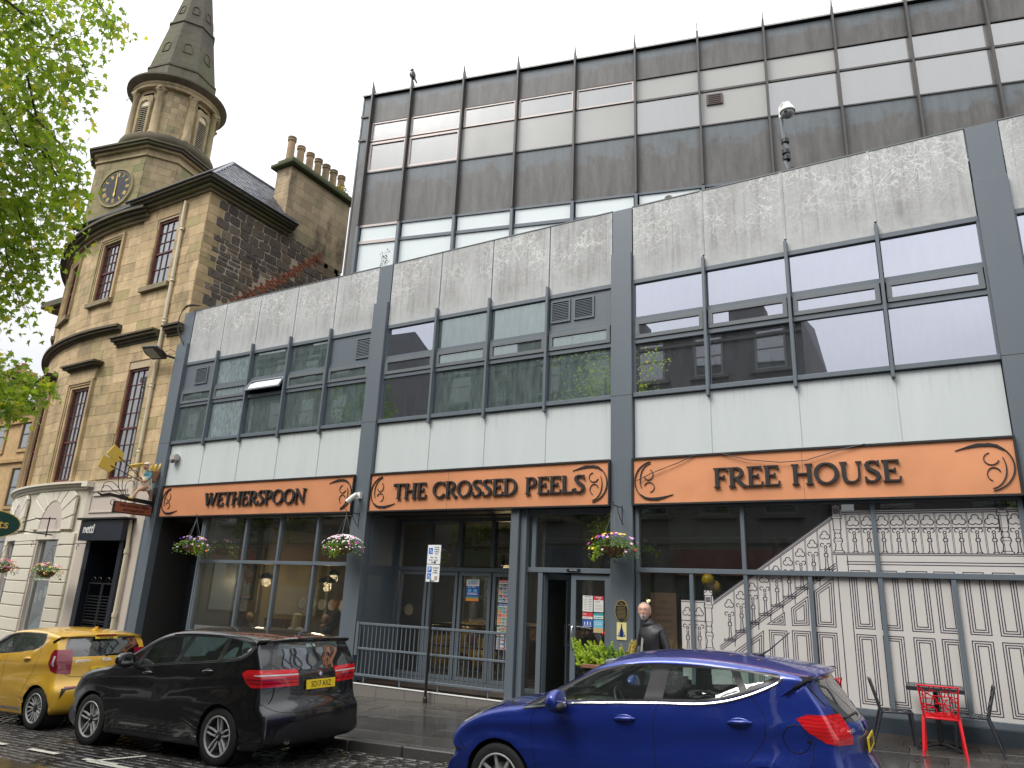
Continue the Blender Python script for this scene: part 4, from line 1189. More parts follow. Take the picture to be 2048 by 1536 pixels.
for a in range(len(ARC)):
 th = ARC[a]
 for (z0, z1) in rows:
  right_end = TH0-.1 if a == 0 else (ARC[a-1]-AH+th+AH)/2+.06
  arcbow('quoin', M['stucco'], right_end-(.9 if a == 0 else 0), th+AH+.02, max(z0, GZ), z1, -.02, .055, bevel=.012)
  left_end = (th-AH+ARC[a+1]+AH)/2-.06 if a < 3 else TH1
  arcbow('quoin', M['stucco'], th-AH-.02, left_end, max(z0, GZ), z1, -.02, .055, bevel=.012)
 # arch with voussoirs, tympanum and shop window
 x, y = bow(th); T = Matrix.Translation((x, y, 0)) @ Matrix.Rotation(R(th), 4, 'Z')
 def bl(name, mat, mb, par=None, bev=0):
  o = inst(mb.mesh(name, mat, bevel=bev), name); o.matrix_basis = T; o.parent = par or old; o.matrix_parent_inverse = wmat(par or old).inverted(); return o
 ra = .66; zc = 3.12; sz = 1.38
 N = 9
 for v_ in range(N):
  a0 = R(180*v_/N+.8); a1 = R(180*(v_+1)/N-.8)
  P = []
  for q in range(4):
   t = a0+(a1-a0)*q/3; P.append((ra*math.cos(t), zc+ra*sz*math.sin(t)*1.0))
  am = (a0+a1)/2
  ro = 1.28
  def outer(t):
   q = min(1.22/max(1e-3, abs(math.cos(t))), 1.19/max(1e-3, math.sin(t)))
   return (q*math.cos(t), zc+q*math.sin(t))
  P += [outer(a1), outer(am), outer(a0)]
  bl('voussoir', M['stucco'], MB().prism(P, -.055, .02), bev=.01)
 tp = [(ra*math.cos(R(t)), zc+ra*sz*math.sin(R(t))) for t in range(0, 181, 12)]
 bl('tympanum', M['stucco2'], MB().prism([(p[0]*.995, p[1]) for p in tp], -.035, .0))
 bl('lintel', M['stucco'], MB().box(-ra, ra, -.03, .1, 2.84, 3.08).box(-ra-.02, ra+.02, -.07, .1, 3.08, 3.12))
 bl('jamb', M['stucco2'], MB().box(-ra-.02, -.585, .0, .3, GZ, 2.84).box(.585, ra+.02, .0, .3, GZ, 2.84))
 wf = bl('shop_window', M['white'], frame_ring(MB(), -.585, .585, .05, 2.84, .05, .10, .16).box(-.53, .53, .10, .15, 1.62, 1.66))
 bl('pane', M['glass_gf'], MB().box(-.53, .53, .12, .126, .1, 2.79), wf)
 bl('stall_riser', M['stucco2'], MB().box(-.585, .585, .08, .2, GZ, .05))
 bl('shop_back', M['room_dark'], MB().box(-1.2, 1.2, 1.3, 1.35, GZ, 2.9))
 if a == 0:
  bl('window_poster', simple('pale_leaflet', (.5, .52, .46), .6), MB().box(-.36, -.22, .15, .155, .95, 1.25).box(-.12, .02, .15, .155, 1.02, 1.32).box(.12, .26, .15, .155, 1.12, 1.45))
  bl('dust_sheet', simple('grey_sheet', (.38, .42, .44), .8, bump=.3), MB().prism([(-.5, .1), (.5, .1), (.5, .95), (.3, .9), (.05, .62), (-.2, .45), (-.5, .2)], .22, .26))
# entrance bay wall (beige)
def wing(name, mat, *b, bevel=0): return MB().box(*b).build(name, mat, old, bevel=bevel)
wing('painted_wall', M['stucco2'], WX0+.02, -21.62, WY, WY+.35, GZ, 4.5)
wing('painted_wall', M['stucco2'], -19.78, P0[0]+.02, WY, WY+.35, GZ, 4.5)
wing('painted_wall', M['stucco2'], -21.62, -19.78, WY, WY+.35, 3.42, 4.5)
wing('moulding', M['stucco2'], -21.85, -20.0, WY-.04, WY, 4.12, 4.17)
wing('string_course', M['stucco'], WX0-.03, -21.95, WY-.22, WY, 4.40, 4.56)
pn = MB(); frame_ring(pn, -21.95, -20.2, 3.62, 4.30, .035, WY-.03, WY); pn.build('moulding', M['stucco2'], old)
# -- downpipe
pm_ = simple('cream_pipe_paint', (.62, .55, .40), .45, var=.15, scale=5)
dp = MB().tube([(-19.95, WY-.10, 13.7), (-19.95, WY-.10, 12.9), (-19.92, WY-.09, 12.75), (-19.86, WY-.09, 4.3)], .052, 10)
dpo = dp.build('downpipe', pm_, old, smooth=40)
MB().tube([(-19.55, WY-.09, GZ), (-19.55, WY-.09, 2.6), (-19.62, WY-.09, 3.2), (-19.86, WY-.09, 4.3)], .055, 10).build('downpipe', pm_, old, smooth=40)
for z in (12.7, 10.9, 9.5, 7.4, 5.4, 3.9):
 MB().lathe([(.053, -.06), (.07, -.06), (.07, -.03), (.062, -.02), (.062, .02), (.07, .03), (.07, .06), (.053, .06)], (-19.88, WY-.09, z), 12).build('pipe_collar', pm_, old, smooth=40)
for z in (2.5, .8): MB().lathe([(.056, -.06), (.072, -.06), (.072, .06), (.056, .06)], (-19.55, WY-.09, z), 12).build('pipe_collar', pm_, old, smooth=40)
# -- side gable of dark rubble, quoins, brick patch
GX = -18.87
MB().box(GX-.4, GX-.012, WY+.02, 18.7, 4, 13.9).build('gable_wall', M['rubmortar'], old)
def bandz(y): return 10.85+(y-14.37)*.95     # red brick repair line
class Stn: pass
stones = []
z = 8.9; row = 0
while z < 13.86:
 h = rnd.uniform(.16, .34); z1 = min(z+h, 13.87)
 ql = .62 if row % 2 else .36
 stones.append(('q', 12.585, 12.585+ql, z, z1))
 y = 12.6+ql+.02
 while y < 18.6:
  w_ = rnd.uniform(.18, .62)
  yc = y+w_/2; zc = (z+z1)/2
  d = zc-bandz(yc)
  if not (-.24 < d < .20 and 13.6 < yc < 17.3) and not (y > 16.9+ (14-zc)*.9 and zc > 12.4):
   if rnd.random() < .28 and h > .22:
    zm = z+h*rnd.uniform(.4, .6); stones.append(('r', y, y+w_, z, zm)); stones.append(('r', y, y+w_, zm, z1))
   else: stones.append(('r', y, y+w_, z, z1))
  elif zc > 12.4 and y > 16.5: stones.append(('a', y, min(y+w_*1.4, 18.6), z, z1))
  y += w_
 z = z1; row += 1
def visible(s): return s[4] > 9.2
stones = [s for s in stones if visible(s)]
stones.sort(key=lambda s: -(s[2]-s[1])*(s[4]-s[3])*(1 if s[1] < 17.2 else .3))
jm = MB()
for i, (kd, y0, y1, z0, z1) in enumerate(stones):
 g = .012 if kd == 'r' else .006
 n = 6 if kd == 'r' else 4
 if kd == 'r':
  w_ = y1-y0; h = z1-z0; J = lambda s_: rnd.uniform(-s_, s_)
  C4 = [rnd.choice((.03, .06, .10, .22)) for _ in range(8)]; g = rnd.uniform(.012, .026)
  P = [(y0+g+J(.01), z0+g+h*C4[0]), (y0+g+w_*C4[1], z0+g+J(.012)), (y1-g-w_*C4[2], z0+g+J(.018)), (y1-g+J(.01), z0+g+h*C4[3]), (y1-g+J(.014), z1-g-h*C4[4]), (y1-g-w_*C4[5], z1-g+J(.012)), (y0+g+w_*C4[6], z1-g+J(.018)), (y0+g+J(.012), z1-g-h*C4[7])]
  dd = rnd.uniform(.0, .022)
  mb = MB().prism(P, GX-.05, GX+.0+dd, 'x'); mt = M['rubble']
 else:
  mb = MB().box(GX-.06, GX+(.012 if kd == 'q' else .005), y0+g, y1-g, z0+g, z1-g); mt = M['ashlar'] if kd == 'q' else M['trim']
 if i < 300: mb.build('rubble_stone' if kd == 'r' else 'quoin', mt, old, bevel=.006 if kd == 'r' else 0)
 else: jm.add(mb.v, mb.f)
if jm.v: tag(jm.build('small_rubble_stones', M['rubble'], old), kind='stuff')
bk = MB(); yb = 13.5; nb_ = 0
while yb < 17.4:
 for r_ in range(-3, 3):
  z = bandz(yb)+r_*.07
  if z > 9.3: bk.box(GX-.04, GX+.012+rnd.uniform(0, .012), yb+.005+(r_ % 2)*.06, yb+.21-.008+(r_ % 2)*.06-.1*(rnd.random() < .3), z+.004, z+.064)
 yb += .215
for k in range(14):
 bk.box(GX-.04, GX+.015, 16.2-.0+.02*k, 16.4+.02*k, 11.2-.08*k, 11.26-.08*k)
tag(bk.build('brick_patch', M['brick'], old), kind='stuff')
# -- chimney stack
CHX0 = -19.60
ch = MB().box(CHX0, GX-.004, 15.62, 18.72, 13.6, 16.60).build('chimney', M['mortar'], old)
z = 13.62; r_ = 0
chm = m_sand('sooty_chimney_stone', (.38, .30, .19), (.56, .43, .27), .2, .8)
while z < 16.58:
 h = .33; z1 = min(z+h, 16.6); y = 15.6
 while y < 18.72:
  w_ = rnd.uniform(.4, .75) if (y > 15.6 or r_ % 2) else .3
  y1 = min(y+w_, 18.74)
  if y1 > 18.5: y1 = 18.74
  MB().box(CHX0+.3, GX+.006+rnd.uniform(0, .004), y+.004, y1-.004, z+.004, z1-.004).build('ashlar_block', chm, ch)
  y = y1
 MB().box(CHX0-.01, GX-.2, 15.60, 15.75, z+.004, z1-.004).build('ashlar_block', chm, ch)
 z = z1; r_ += 1
mossy = m_sand('mossy_cope', (.10, .10, .05), (.16, .15, .08), .9, .4)
MB().box(CHX0-.22, GX+.22, 15.42, 18.9, 16.62, 16.78).build('chimney_cope', mossy, ch, bevel=.03)
MB().box(CHX0-.05, GX+.06, 15.55, 18.8, 16.78, 17.0).build('chimney_cope', mossy, ch, bevel=.05)
pot = MB().lathe([(.0, 0), (.155, 0), (.145, .1), (.135, .70), (.165, .73), (.165, .77), (.14, .79), (.165, .82), (.165, .87), (.12, .87), (.11, .5)], n=16).mesh('chimney_pot', m_sand('buff_clay_pot', (.36, .25, .15), (.46, .34, .21), .3, .5), smooth=40)
for k, y in enumerate((15.72, 16.2, 16.68, 17.12, 17.55, 17.97, 18.42)):
 inst(pot, 'chimney_pot', ch, (-19.2, y, 16.98), (0, 0, k), (1, 1, 1+(.12 if k == 0 else 0)*1))
# -- slate roof (flat wing hip), individual courses
def slates(fn, nu, nv, name='slates'):
 mb = MB()
 for j in range(nv):
  for i in range(nu):
   u0 = (i+(j % 2)*.5)/nu; u1 = (i+1+(j % 2)*.5)/nu-.0015
   u0 = max(0, min(1, u0)); u1 = max(0, min(1, u1))
   if u1-u0 < .002: continue
   v0 = j/nv; v1 = (j+1.15)/nv
   a, b_, c_, d_ = fn(u0, v0), fn(u1, v0), fn(u1, min(1, v1)), fn(u0, min(1, v1))
   n = (b_-a).cross(d_-a)
   if n.length < 1e-9: continue
   n.normalize()
   if n.z < 0: n = -n
   t0 = n*(.018+rnd.uniform(0, .008)); t1 = n*.004
   mb.add([a+t0, b_+t0, c_+t1, d_+t1, a-t1, b_-t1], [(0, 1, 2, 3), (0, 4, 5, 1)])
 return tag(mb.build(name, M['slate'], old), kind='stuff')
EZ = 14.16; RZ = 16.25
eR = Vector((GX+.36, WY-.36, EZ)); eL = Vector((WX0-.3, WY-.36, EZ)); hip = Vector((-20.3, 14.2, RZ)); rL = Vector((-25.0, 14.2, RZ)); eB = Vector((GX+.36, 15.9, EZ)); rB = Vector((-20.3, 17.6, RZ))
def lerp(a, b_, t): return a+(b_-a)*t
slates(lambda u, v: lerp(lerp(Vector((-26.5, WY-.1, EZ-.1)), eR, u), lerp(Vector((-26.5, 14.2, RZ)), hip, u), v), 26, 15)
slates(lambda u, v: lerp(lerp(eR, eB, u), lerp(hip, rB, u), v), 18, 15)
MB().prism([(WY-.3, EZ-.03), (14.2, RZ-.04), (18, RZ-.04), (18, EZ-.03)], -26.4, -20.35, 'x').build('roof_body', M['dark'], old)
MB().add([(GX+.33, WY-.3, EZ-.02), (GX+.33, 15.9, EZ-.02), (-20.3, 17.6, RZ-.03), (-20.3, 14.2, RZ-.03)], [(0, 1, 2, 3)]).build('roof_body', M['dark'], old)
lead = simple('lead_flashing', (.20, .21, .23), .4, var=.15)
MB().tube([eR, hip], .05, 8).build('hip_roll', lead, old, smooth=40); MB().tube([hip+Vector((0, 0, .02)), rB+Vector((0, 0, .02))], .06, 8).build('ridge_roll', lead, old, smooth=40); MB().tube([hip+Vector((0, 0, .02)), Vector((-26.5, 14.2, RZ+.02))], .06, 8).build('ridge_roll', lead, old, smooth=40)
MB().tube([(WX0-.6, WY-.44, EZ+.03), (GX+.44, WY-.44, EZ+.03), (GX+.44, 15.9, EZ+.03)], .045, 8).build('gutter', M['black'], old, smooth=40)
# bow roof
def bowroof(u, v):
 th = TH0+(TH1-TH0)*u; x, y = bow(th, .42-v*3.2); return Vector((x, y, 13.97+1.9*v))
slates(bowroof, 60, 10)
# left wing beyond the bow
lw = [bow(TH1, 0), ]
MB().box(-31.95, -30.2, 15.45, 22, GZ-.4, 12.85).box(-32.3, -30.5, 15.9, 22, 13.3, 15.8).build('wing_wall', M['trim'], old)
MB().box(-32.6, -30.0, 15.1, 22, 12.85, 13.0).box(-32.9, -30.0, 14.9, 22, 13.0, 13.3).build('cornice', M['corn'], old, bevel=.03)
MB().box(-30.0, -20, 16.5, 24, 0, 13.9).build('core_wall', M['mortar'], old)
# ---------------- steeple
TC = Vector((-27.35, 15.88)); ta = R(11.46)
def oct_pts(s):          # square with chamfered corners, half size hs
 hs = 2.12*s; m_ = 1.30*s
 P = [(m_, -hs), (hs, -m_), (hs, m_), (m_, hs), (-m_, hs), (-hs, m_), (-hs, -m_), (-m_, -hs)]
 return [(TC.x+p[0]*math.cos(ta)-p[1]*math.sin(ta), TC.y+p[0]*math.sin(ta)+p[1]*math.cos(ta)) for p in P]
def octslab(name, mat, s, z0, z1, bevel=0): return MB().prism(oct_pts(s), z0, z1, 'z').build(name, mat, old, bevel=bevel)
octslab('tower_core', M['mortar'], .985, 12.5, 18.2)
# ashlar courses on the clock stage (joined: far and small)
oc = MB(); z = 13.8; row = 0
while z < 18.15:
 z1 = min(z+.33, 18.16); P = oct_pts(1.0)
 for k in range(8):
  a, b_ = Vector(P[k]), Vector(P[(k+1) % 8]); L = (b_-a).length; d = (b_-a)/L; nn = Vector((d.y, -d.x))
  t = 0; off = .25 if row % 2 else 0
  cuts = [0]+[min(L, off+.25+i*.52) for i in range(int(L/.52)+1)]+[L]
  for p, q in zip(cuts[:-1], cuts[1:]):
   if q-p < .05: continue
   j = rnd.uniform(0, .006)
   A = a+d*(p+.004)+nn*j; B = a+d*(q-.004)+nn*j
   oc.add([(A.x, A.y, z+.004), (B.x, B.y, z+.004), (B.x, B.y, z1-.004), (A.x, A.y, z1-.004)], [(0, 1, 2, 3)])
 z = z1; row += 1
tag(oc.build('tower_blocks', M['tower'], old), kind='stuff')
octslab('tower_string', M['tower'], 1.03, 18.12, 18.2); octslab('tower_frieze', M['tower'], 1.0, 18.2, 18.45)
octslab('tower_cornice', M['tower'], 1.06, 18.45, 18.55); octslab('tower_cornice', M['corn'], 1.12, 18.55, 18.66); octslab('tower_cornice', M['corn'], 1.15, 18.66, 18.74)
# clock
fn_dir = Vector((math.sin(ta), -math.cos(ta), 0)); fx = Vector((math.cos(ta), math.sin(ta), 0))
fc0 = Vector((TC.x, TC.y, 0))+fn_dir*2.12+fx*.08
TCk = Matrix(((fx.x, -fn_dir.x, 0, fc0.x), (fx.y, -fn_dir.y, 0, fc0.y), (0, 0, 1, 16.80), (0, 0, 0, 1)))
gold = simple('gilded_metal', (.72, .50, .12), .35, metal=.3, var=.08)
clk_face = None
def ck(name, mat, mb, par=None, sm=None):
 o = inst(mb.mesh(name, mat, smooth=sm), name); o.matrix_basis = TCk; o.parent = par or old; o.matrix_parent_inverse = wmat(par or old).inverted(); return o
cf = ck('clock', simple('black_dial', (.014, .014, .015), .3, var=.1), MB().lathe([(0, -.035), (.78, -.035), (.79, 0)], n=48, axis='y'))
ck('dial_surround', M['tower'], MB().lathe([(.78, -.02), (.80, -.07), (.88, -.07), (.90, 0)], n=48, axis='y'), cf, 40)
nm = MB()
def rotbar(mb, ang_, r0, r1, w_, off=0, tilt=0, y=-.042):
 a = R(90-ang_); dx, dz = math.cos(a), math.sin(a); px, pz = -dz, dx
 A = (dx*r0+px*(off+tilt), dz*r0+pz*(off+tilt)); B = (dx*r1+px*(off-tilt), dz*r1+pz*(off-tilt))
 mb.ribbon([A, B], w_, y, .006)
NUM = {1: 'I', 2: 'II', 3: 'III', 4: 'IIII', 5: 'V', 6: 'VI', 7: 'VII', 8: 'VIII', 9: 'IX', 10: 'X', 11: 'XI', 12: 'XII'}
for hN in range(1, 13):
 s = NUM[hN]; ws = {'I': .042, 'V': .085, 'X': .085}; tot = sum(ws[c_] for c_ in s); x = tot/2
 for c_ in s:
  x -= ws[c_]/2
  if c_ == 'I': rotbar(nm, hN*30, .50, .67, .024, x)
  elif c_ == 'V': rotbar(nm, hN*30, .50, .67, .026, x+.0, -.018); rotbar(nm, hN*30, .50, .67, .012, x-.0, .020, -.0435)
  else: rotbar(nm, hN*30, .50, .67, .026, x, -.028); rotbar(nm, hN*30, .50, .67, .012, x, .028, -.0435)
  x -= ws[c_]/2
for k in range(60): rotbar(nm, k*6, .715, .745, .02)
ck('numerals', gold, nm, cf)
hd = MB(); hd.ribbon([(.0, -.12), (.0, .0), (.0, .35), (.0, .62)], [.03, .05, .06, .012], -.055, .008)
hd.v = [(math.cos(R(4))*v[0]-math.sin(R(4))*v[2], v[1], math.sin(R(4))*v[0]+math.cos(R(4))*v[2]) for v in hd.v]
ck('minute_hand', gold, hd, cf)
hd = MB(); hd.ribbon([(.0, .1), (.0, -.2), (.0, -.30), (.0, -.33), (0, -.44)], [.04, .045, .12, .10, .01], -.062, .008); ck('hour_hand', gold, hd, cf)
# drum
def tl(name, mat, prof, n=48, sm=40): return MB().lathe(prof, (TC.x, TC.y, 0), n).build(name, mat, old, smooth=sm)
tl('drum_base', M['corn'], [(2.25, 18.7), (2.05, 19.05), (1.86, 19.2)])
tl('drum_torus', M['corn'], [(1.80, 19.15), (1.92, 19.25), (1.96, 19.42), (1.92, 19.58), (1.78, 19.66)])
def drumblocks():
 mb = MB(); z = 19.64; row = 0; r_ = 1.60
 louv = [ta-R(90), ta, ta+R(90), ta+R(180)]
 while z < 21.95:
  z1 = min(z+.30, 21.96); a = row % 2*.16
  while a < 2*math.pi+row % 2*.16-.01:
   a1 = a+.33
   for (p, q) in ((a, a+.165), (a+.165, a1)):
    mid = (p+q)/2
    if any(abs((mid-l+math.pi) % (2*math.pi)-math.pi) < .19 for l in louv) and z < 21.5 and z1 > 19.8: continue
    j = .0 + ((int(a*50)+row*7) % 5)*.001
    e0 = .003 if p == a else 0; e1 = .003 if q == a1 else 0
    mb.add([(TC.x+(r_+j)*math.cos(p+e0), TC.y+(r_+j)*math.sin(p+e0), z+.004), (TC.x+(r_+j)*math.cos(q-e1), TC.y+(r_+j)*math.sin(q-e1), z+.004),
      (TC.x+(r_+j)*math.cos(q-e1), TC.y+(r_+j)*math.sin(q-e1), z1-.004), (TC.x+(r_+j)*math.cos(p+e0), TC.y+(r_+j)*math.sin(p+e0), z1-.004)], [(0, 1, 2, 3)])
   a = a1
  z = z1; row += 1
 tag(mb.build('drum_blocks', M['tower'], old), kind='stuff')
drumblocks()
tl('drum_core', M['dark'], [(1.35, 19.2), (1.35, 22.2)])
cream_l = simple('cream_louvre_paint', (.66, .58, .40), .5, var=.06)
for la in (ta-R(90), ta, ta+R(90), ta+R(180)):
 T = Matrix.Translation((TC.x, TC.y, 0)) @ Matrix.Rotation(la+R(90), 4, 'Z')
 def bt(name, mat, mb, par=None):
  o = inst(mb.mesh(name, mat), name); o.matrix_basis = T; o.parent = par or old; o.matrix_parent_inverse = wmat(par or old).inverted(); return o
 z0, zs, hw = 19.85, 21.15, .24
 arch = [(hw*math.cos(R(t)), zs+hw*math.sin(R(t))) for t in range(0, 181, 15)]
 lf = bt('louvre', cream_l, MB().prism([(p[0], p[1]) for p in arch]+[(-hw, zs-.02), (hw, zs-.02)], -1.60, -1.56))
 m_ = MB()
 m_.box(-hw-.11, -hw, -1.66, -1.5, z0-.1, zs).box(hw, hw+.11, -1.66, -1.5, z0-.1, zs)
 ao = [((hw+.11)*math.cos(R(t)), zs+(hw+.11)*math.sin(R(t))) for t in range(0, 181, 15)]
 for i in range(12): m_.prism([arch[i], arch[i+1], ao[i+1], ao[i]], -1.66, -1.5)
 bt('louvre_surround', M['tower'], m_)
 # masonry filling around the arch
 m2_ = MB(); XW = .37
 for i in range(12):
  def up_(p):
   dx, dz = p[0], p[1]-zs; q = min(XW/max(1e-3, abs(dx)), (21.62-zs)/max(1e-3, dz)); return (dx*q, zs+dz*q)
  m2_.prism([ao[i], ao[i+1], up_(ao[i+1]), up_(ao[i])], -1.625, -1.45)
 m2_.box(-XW, -hw-.11, -1.625, -1.45, z0-.2, zs).box(hw+.11, XW, -1.625, -1.45, z0-.2, zs)
 bt('louvre_spandrel', M['tower'], m2_)
 for k in range(13):
  zz = z0+k*.10
  q = MB(); q.add([(-hw, -1.62, zz), (hw, -1.62, zz), (hw, -1.54, zz+.075), (-hw, -1.54, zz+.075), (-hw, -1.62, zz-.016), (hw, -1.62, zz-.016)], [(0, 1, 2, 3), (4, 5, 1, 0)])
  bt('slat', cream_l, q, lf)
for k in range(8):
 ca = ta+R(22.5+45*k); cx_, cy_ = TC.x+1.66*math.cos(ca), TC.y+1.66*math.sin(ca)
 MB().lathe([(.20, 19.64), (.20, 19.72), (.165, 19.78), (.16, 20.4), (.135, 21.62), (.155, 21.66), (.135, 21.70), (.20, 21.80), (.20, 21.84)], (cx_, cy_, 0), 14).box(cx_-.19, cx_+.19, cy_-.19, cy_+.19, 21.84, 21.94).build('column', M['tower'], old, smooth=40)
tl('entablature', M['tower'], [(1.62, 21.93), (1.80, 21.94), (1.80, 22.08), (1.83, 22.10), (1.83, 22.22)])
tl('drum_cornice', M['corn'], [(1.83, 22.20), (1.92, 22.24), (2.02, 22.32), (2.07, 22.36), (2.07, 22.44), (1.9, 22.50), (1.35, 22.62)])
def octr(name, mat, prof):
 mb = MB(); vs = []; m_ = len(prof)
 for k in range(8):
  a = ta+R(22.5+45*k)
  for r_, h in prof: vs.append((TC.x+r_*math.cos(a), TC.y+r_*math.sin(a), h))
 fs = [(k*m_+i, ((k+1) % 8)*m_+i, ((k+1) % 8)*m_+i+1, k*m_+i+1) for k in range(8) for i in range(m_-1)]
 return mb.add(vs, fs).build(name, mat, old)
def rs(z): return max(.02, 1.46-(z-23.5)*.180)
octr('spire_plinth', M['spire'], [(1.50, 22.5), (1.50, 23.3)])
octr('spire_moulding', M['corn'], [(1.46, 23.3), (1.53, 23.34), (1.53, 23.42), (1.42, 23.48)])
sm_ = octr('spire', M['spire'], [(rs(23.4), 23.4), (rs(26.1), 26.1), (rs(26.1)+.06, 26.12), (rs(26.2)+.06, 26.22), (rs(26.25), 26.26), (rs(28.9), 28.9), (rs(28.9)+.05, 28.95), (rs(29)+.04, 29.05), (rs(30.9), 30.9)])
ln_ = MB()
for k in range(8):
 a = ta+R(45*k); c22 = math.cos(R(22.5))
 zz = 23.8
 while zz < 30:
  zz += .36
  for s in (-1, 1):
   pass
for (zb, hh, ww) in ((24.3, .55, .17), (26.75, .48, .14)):
 for k in range(8):
  a = ta+R(45*k); r_ = rs(zb+hh/2)*math.cos(R(22.5))
  T = Matrix.Translation((TC.x+r_*math.cos(a), TC.y+r_*math.sin(a), zb+hh/2)) @ Matrix.Rotation(a+R(90), 4, 'Z') @ Matrix.Rotation(-math.atan(.19*.92), 4, 'X')
  m_ = MB(); P = [(ww*math.cos(R(t)), hh*.2+ww*math.sin(R(t))) for t in range(0, 181, 20)]+[(-ww, -hh/2), (ww, -hh/2)]
  m_.ribbon(P, .035, -.03, .05, True)
  o = inst(m_.mesh('lucarne', M['corn']), 'lucarne'); o.matrix_basis = T; o.parent = old; o.matrix_parent_inverse = wmat(old).inverted()
# plain courses on the spire as slight steps
cm = MB(); z = 23.7
while z < 30.5:
 for k in range(8):
  a0 = ta+R(22.5+45*k); a1 = a0+R(45)
  A = Vector((TC.x+rs(z)*math.cos(a0), TC.y+rs(z)*math.sin(a0), z)); B = Vector((TC.x+rs(z)*math.cos(a1), TC.y+rs(z)*math.sin(a1), z))
  n = ((A+B)/2-Vector((TC.x, TC.y, z))).normalized()*.002; u = Vector((0, 0, .010))
  cm.add([A+n, B+n, B+n+u-n*.2, A+n+u-n*.2], [(0, 1, 2, 3)])
 z += .36
tag(cm.build('spire_joints', M['corn'], old), kind='stuff')
# ============================================================ parked cars
def m_paint(name, c, flake=.0, wet=True, metal=0.0, rough=.3, dull=0.0):
 b = NB(name); p = b.pos(obj=True)
 vo = b.n('ShaderNodeTexVoronoi'); vo.inputs['Scale'].default_value = 95; b.l(p, vo.inputs['Vector'])
 d = b.ramp(vo.outputs['Distance'], [(.0, 1), (.30, .8), (.42, 0)])
 rdc = b.n('ShaderNodeSeparateXYZ'); b.l(vo.outputs['Color'], rdc.inputs[0])
 msk = b.ramp(rdc.outputs[0], [(.55, 0), (.6, 1)])
 d = b.math('MULTIPLY', d, msk)
 n = b.noise(p, 3, 3)
 col = b.mix(n, dark(c, .93), dark(c, 1.07))
 m = b.pb(col, rough, metal=metal, spec=.5, coat=1.0, bump=b.math('ADD', d, b.math('MULTIPLY', b.noise(p, 6, 2), .15)), bstr=.30 if wet else .05, bdist=.003)
 lo = b.noise(p, 1.3, 2)
 b.p.inputs['Coat Roughness'].default_value = .035
 return m
M['blue'] = m_paint('metallic_blue_paint', (.011, .034, .27), metal=.35, rough=.32)
M['carblack'] = m_paint('black_car_paint', (.0045, .0045, .006), metal=.0, rough=.25)
M['yellow'] = m_paint('yellow_car_paint', (.74, .43, .035), metal=.15, rough=.35)
M['cartrim'] = simple('car_black_trim', (.018, .018, .02), .35, var=.1, obj=True)
M['tyre'] = simple('tyre_rubber', (.02, .02, .02), .65, var=.2, scale=8, bump=.15, obj=True)
M['alloy'] = simple('alloy_wheel', (.46, .46, .45), .3, metal=0, var=.08, obj=True)
M['alloydark'] = simple('dark_alloy', (.03, .03, .032), .4, metal=0, var=.1, obj=True)
M['underside'] = simple('car_underside', (.006, .006, .006), .9, var=.1)
M['cabin'] = simple('car_cabin_grey', (.045, .045, .048), .8, var=.15)
M['cabinlt'] = simple('car_cabin_light_trim', (.34, .35, .33), .8, var=.05)
M['glass_car'] = glass('car_glass', (.62, .74, .70), .10, .9, 0, .03, (.3, .33, .33))
M['glass_priv'] = glass('car_privacy_glass', (.20, .23, .24), .13, .9, 0, .03, (.3, .3, .3))
M['glass_rear_car'] = glass('car_tailgate_glass', (.40, .45, .45), .16, .95, 0, .05, (.35, .37, .38))
M['plate_y'] = simple('yellow_number_plate', (.80, .56, .02), .35, var=.03)
def m_lens(name, c, rough=.08, bands=True):
 b = NB(name); p = b.pos((1, 1, 1), True)
 w_ = b.n('ShaderNodeTexWave'); w_.bands_direction = 'Z'; w_.inputs['Scale'].default_value = 11; w_.inputs['Distortion'].default_value = 3.5; b.l(p, w_.inputs['Vector'])
 col = b.mix(b.ramp(w_.outputs[0], [(.2, 0), (.6, 1)]), dark(c, .72), c)
 m = b.pb(col, rough, coat=1.0, spec=.6); return m
M['redlens'] = m_lens('red_lamp_lens', (.70, .012, .018))
M['redlens2'] = m_lens('dark_red_lamp_lens', (.30, .008, .03))
M['clearlens'] = m_lens('clear_lamp_lens', (.62, .60, .60))
M['headlens'] = m_lens('headlamp_lens', (.42, .43, .43))
def catmull(P, n, closed=True):
 out = []; m = len(P)
 for i in range(m if closed else m-1):
  p0, p1, p2, p3 = [Vector(P[(i+k) % m]) if closed else Vector(P[max(0, min(m-1, i+k))]) for k in (-1, 0, 1, 2)]
  for k in range(n):
   t = k/n
   out.append(.5*((2*p1)+(-p0+p2)*t+(2*p0-5*p1+4*p2-p3)*t*t+(-p0+3*p1-3*p2+p3)*t**3))
 if not closed: out.append(Vector(P[-1]))
 return out
def interp(tab, x):
 if x <= tab[0][0]: return tab[0][1]
 for (a, va), (b_, vb) in zip(tab[:-1], tab[1:]):
  if x <= b_:
   t = (x-a)/(b_-a); t = t*t*(3-2*t) if False else t
   return va+(vb-va)*t
 return tab[-1][1]
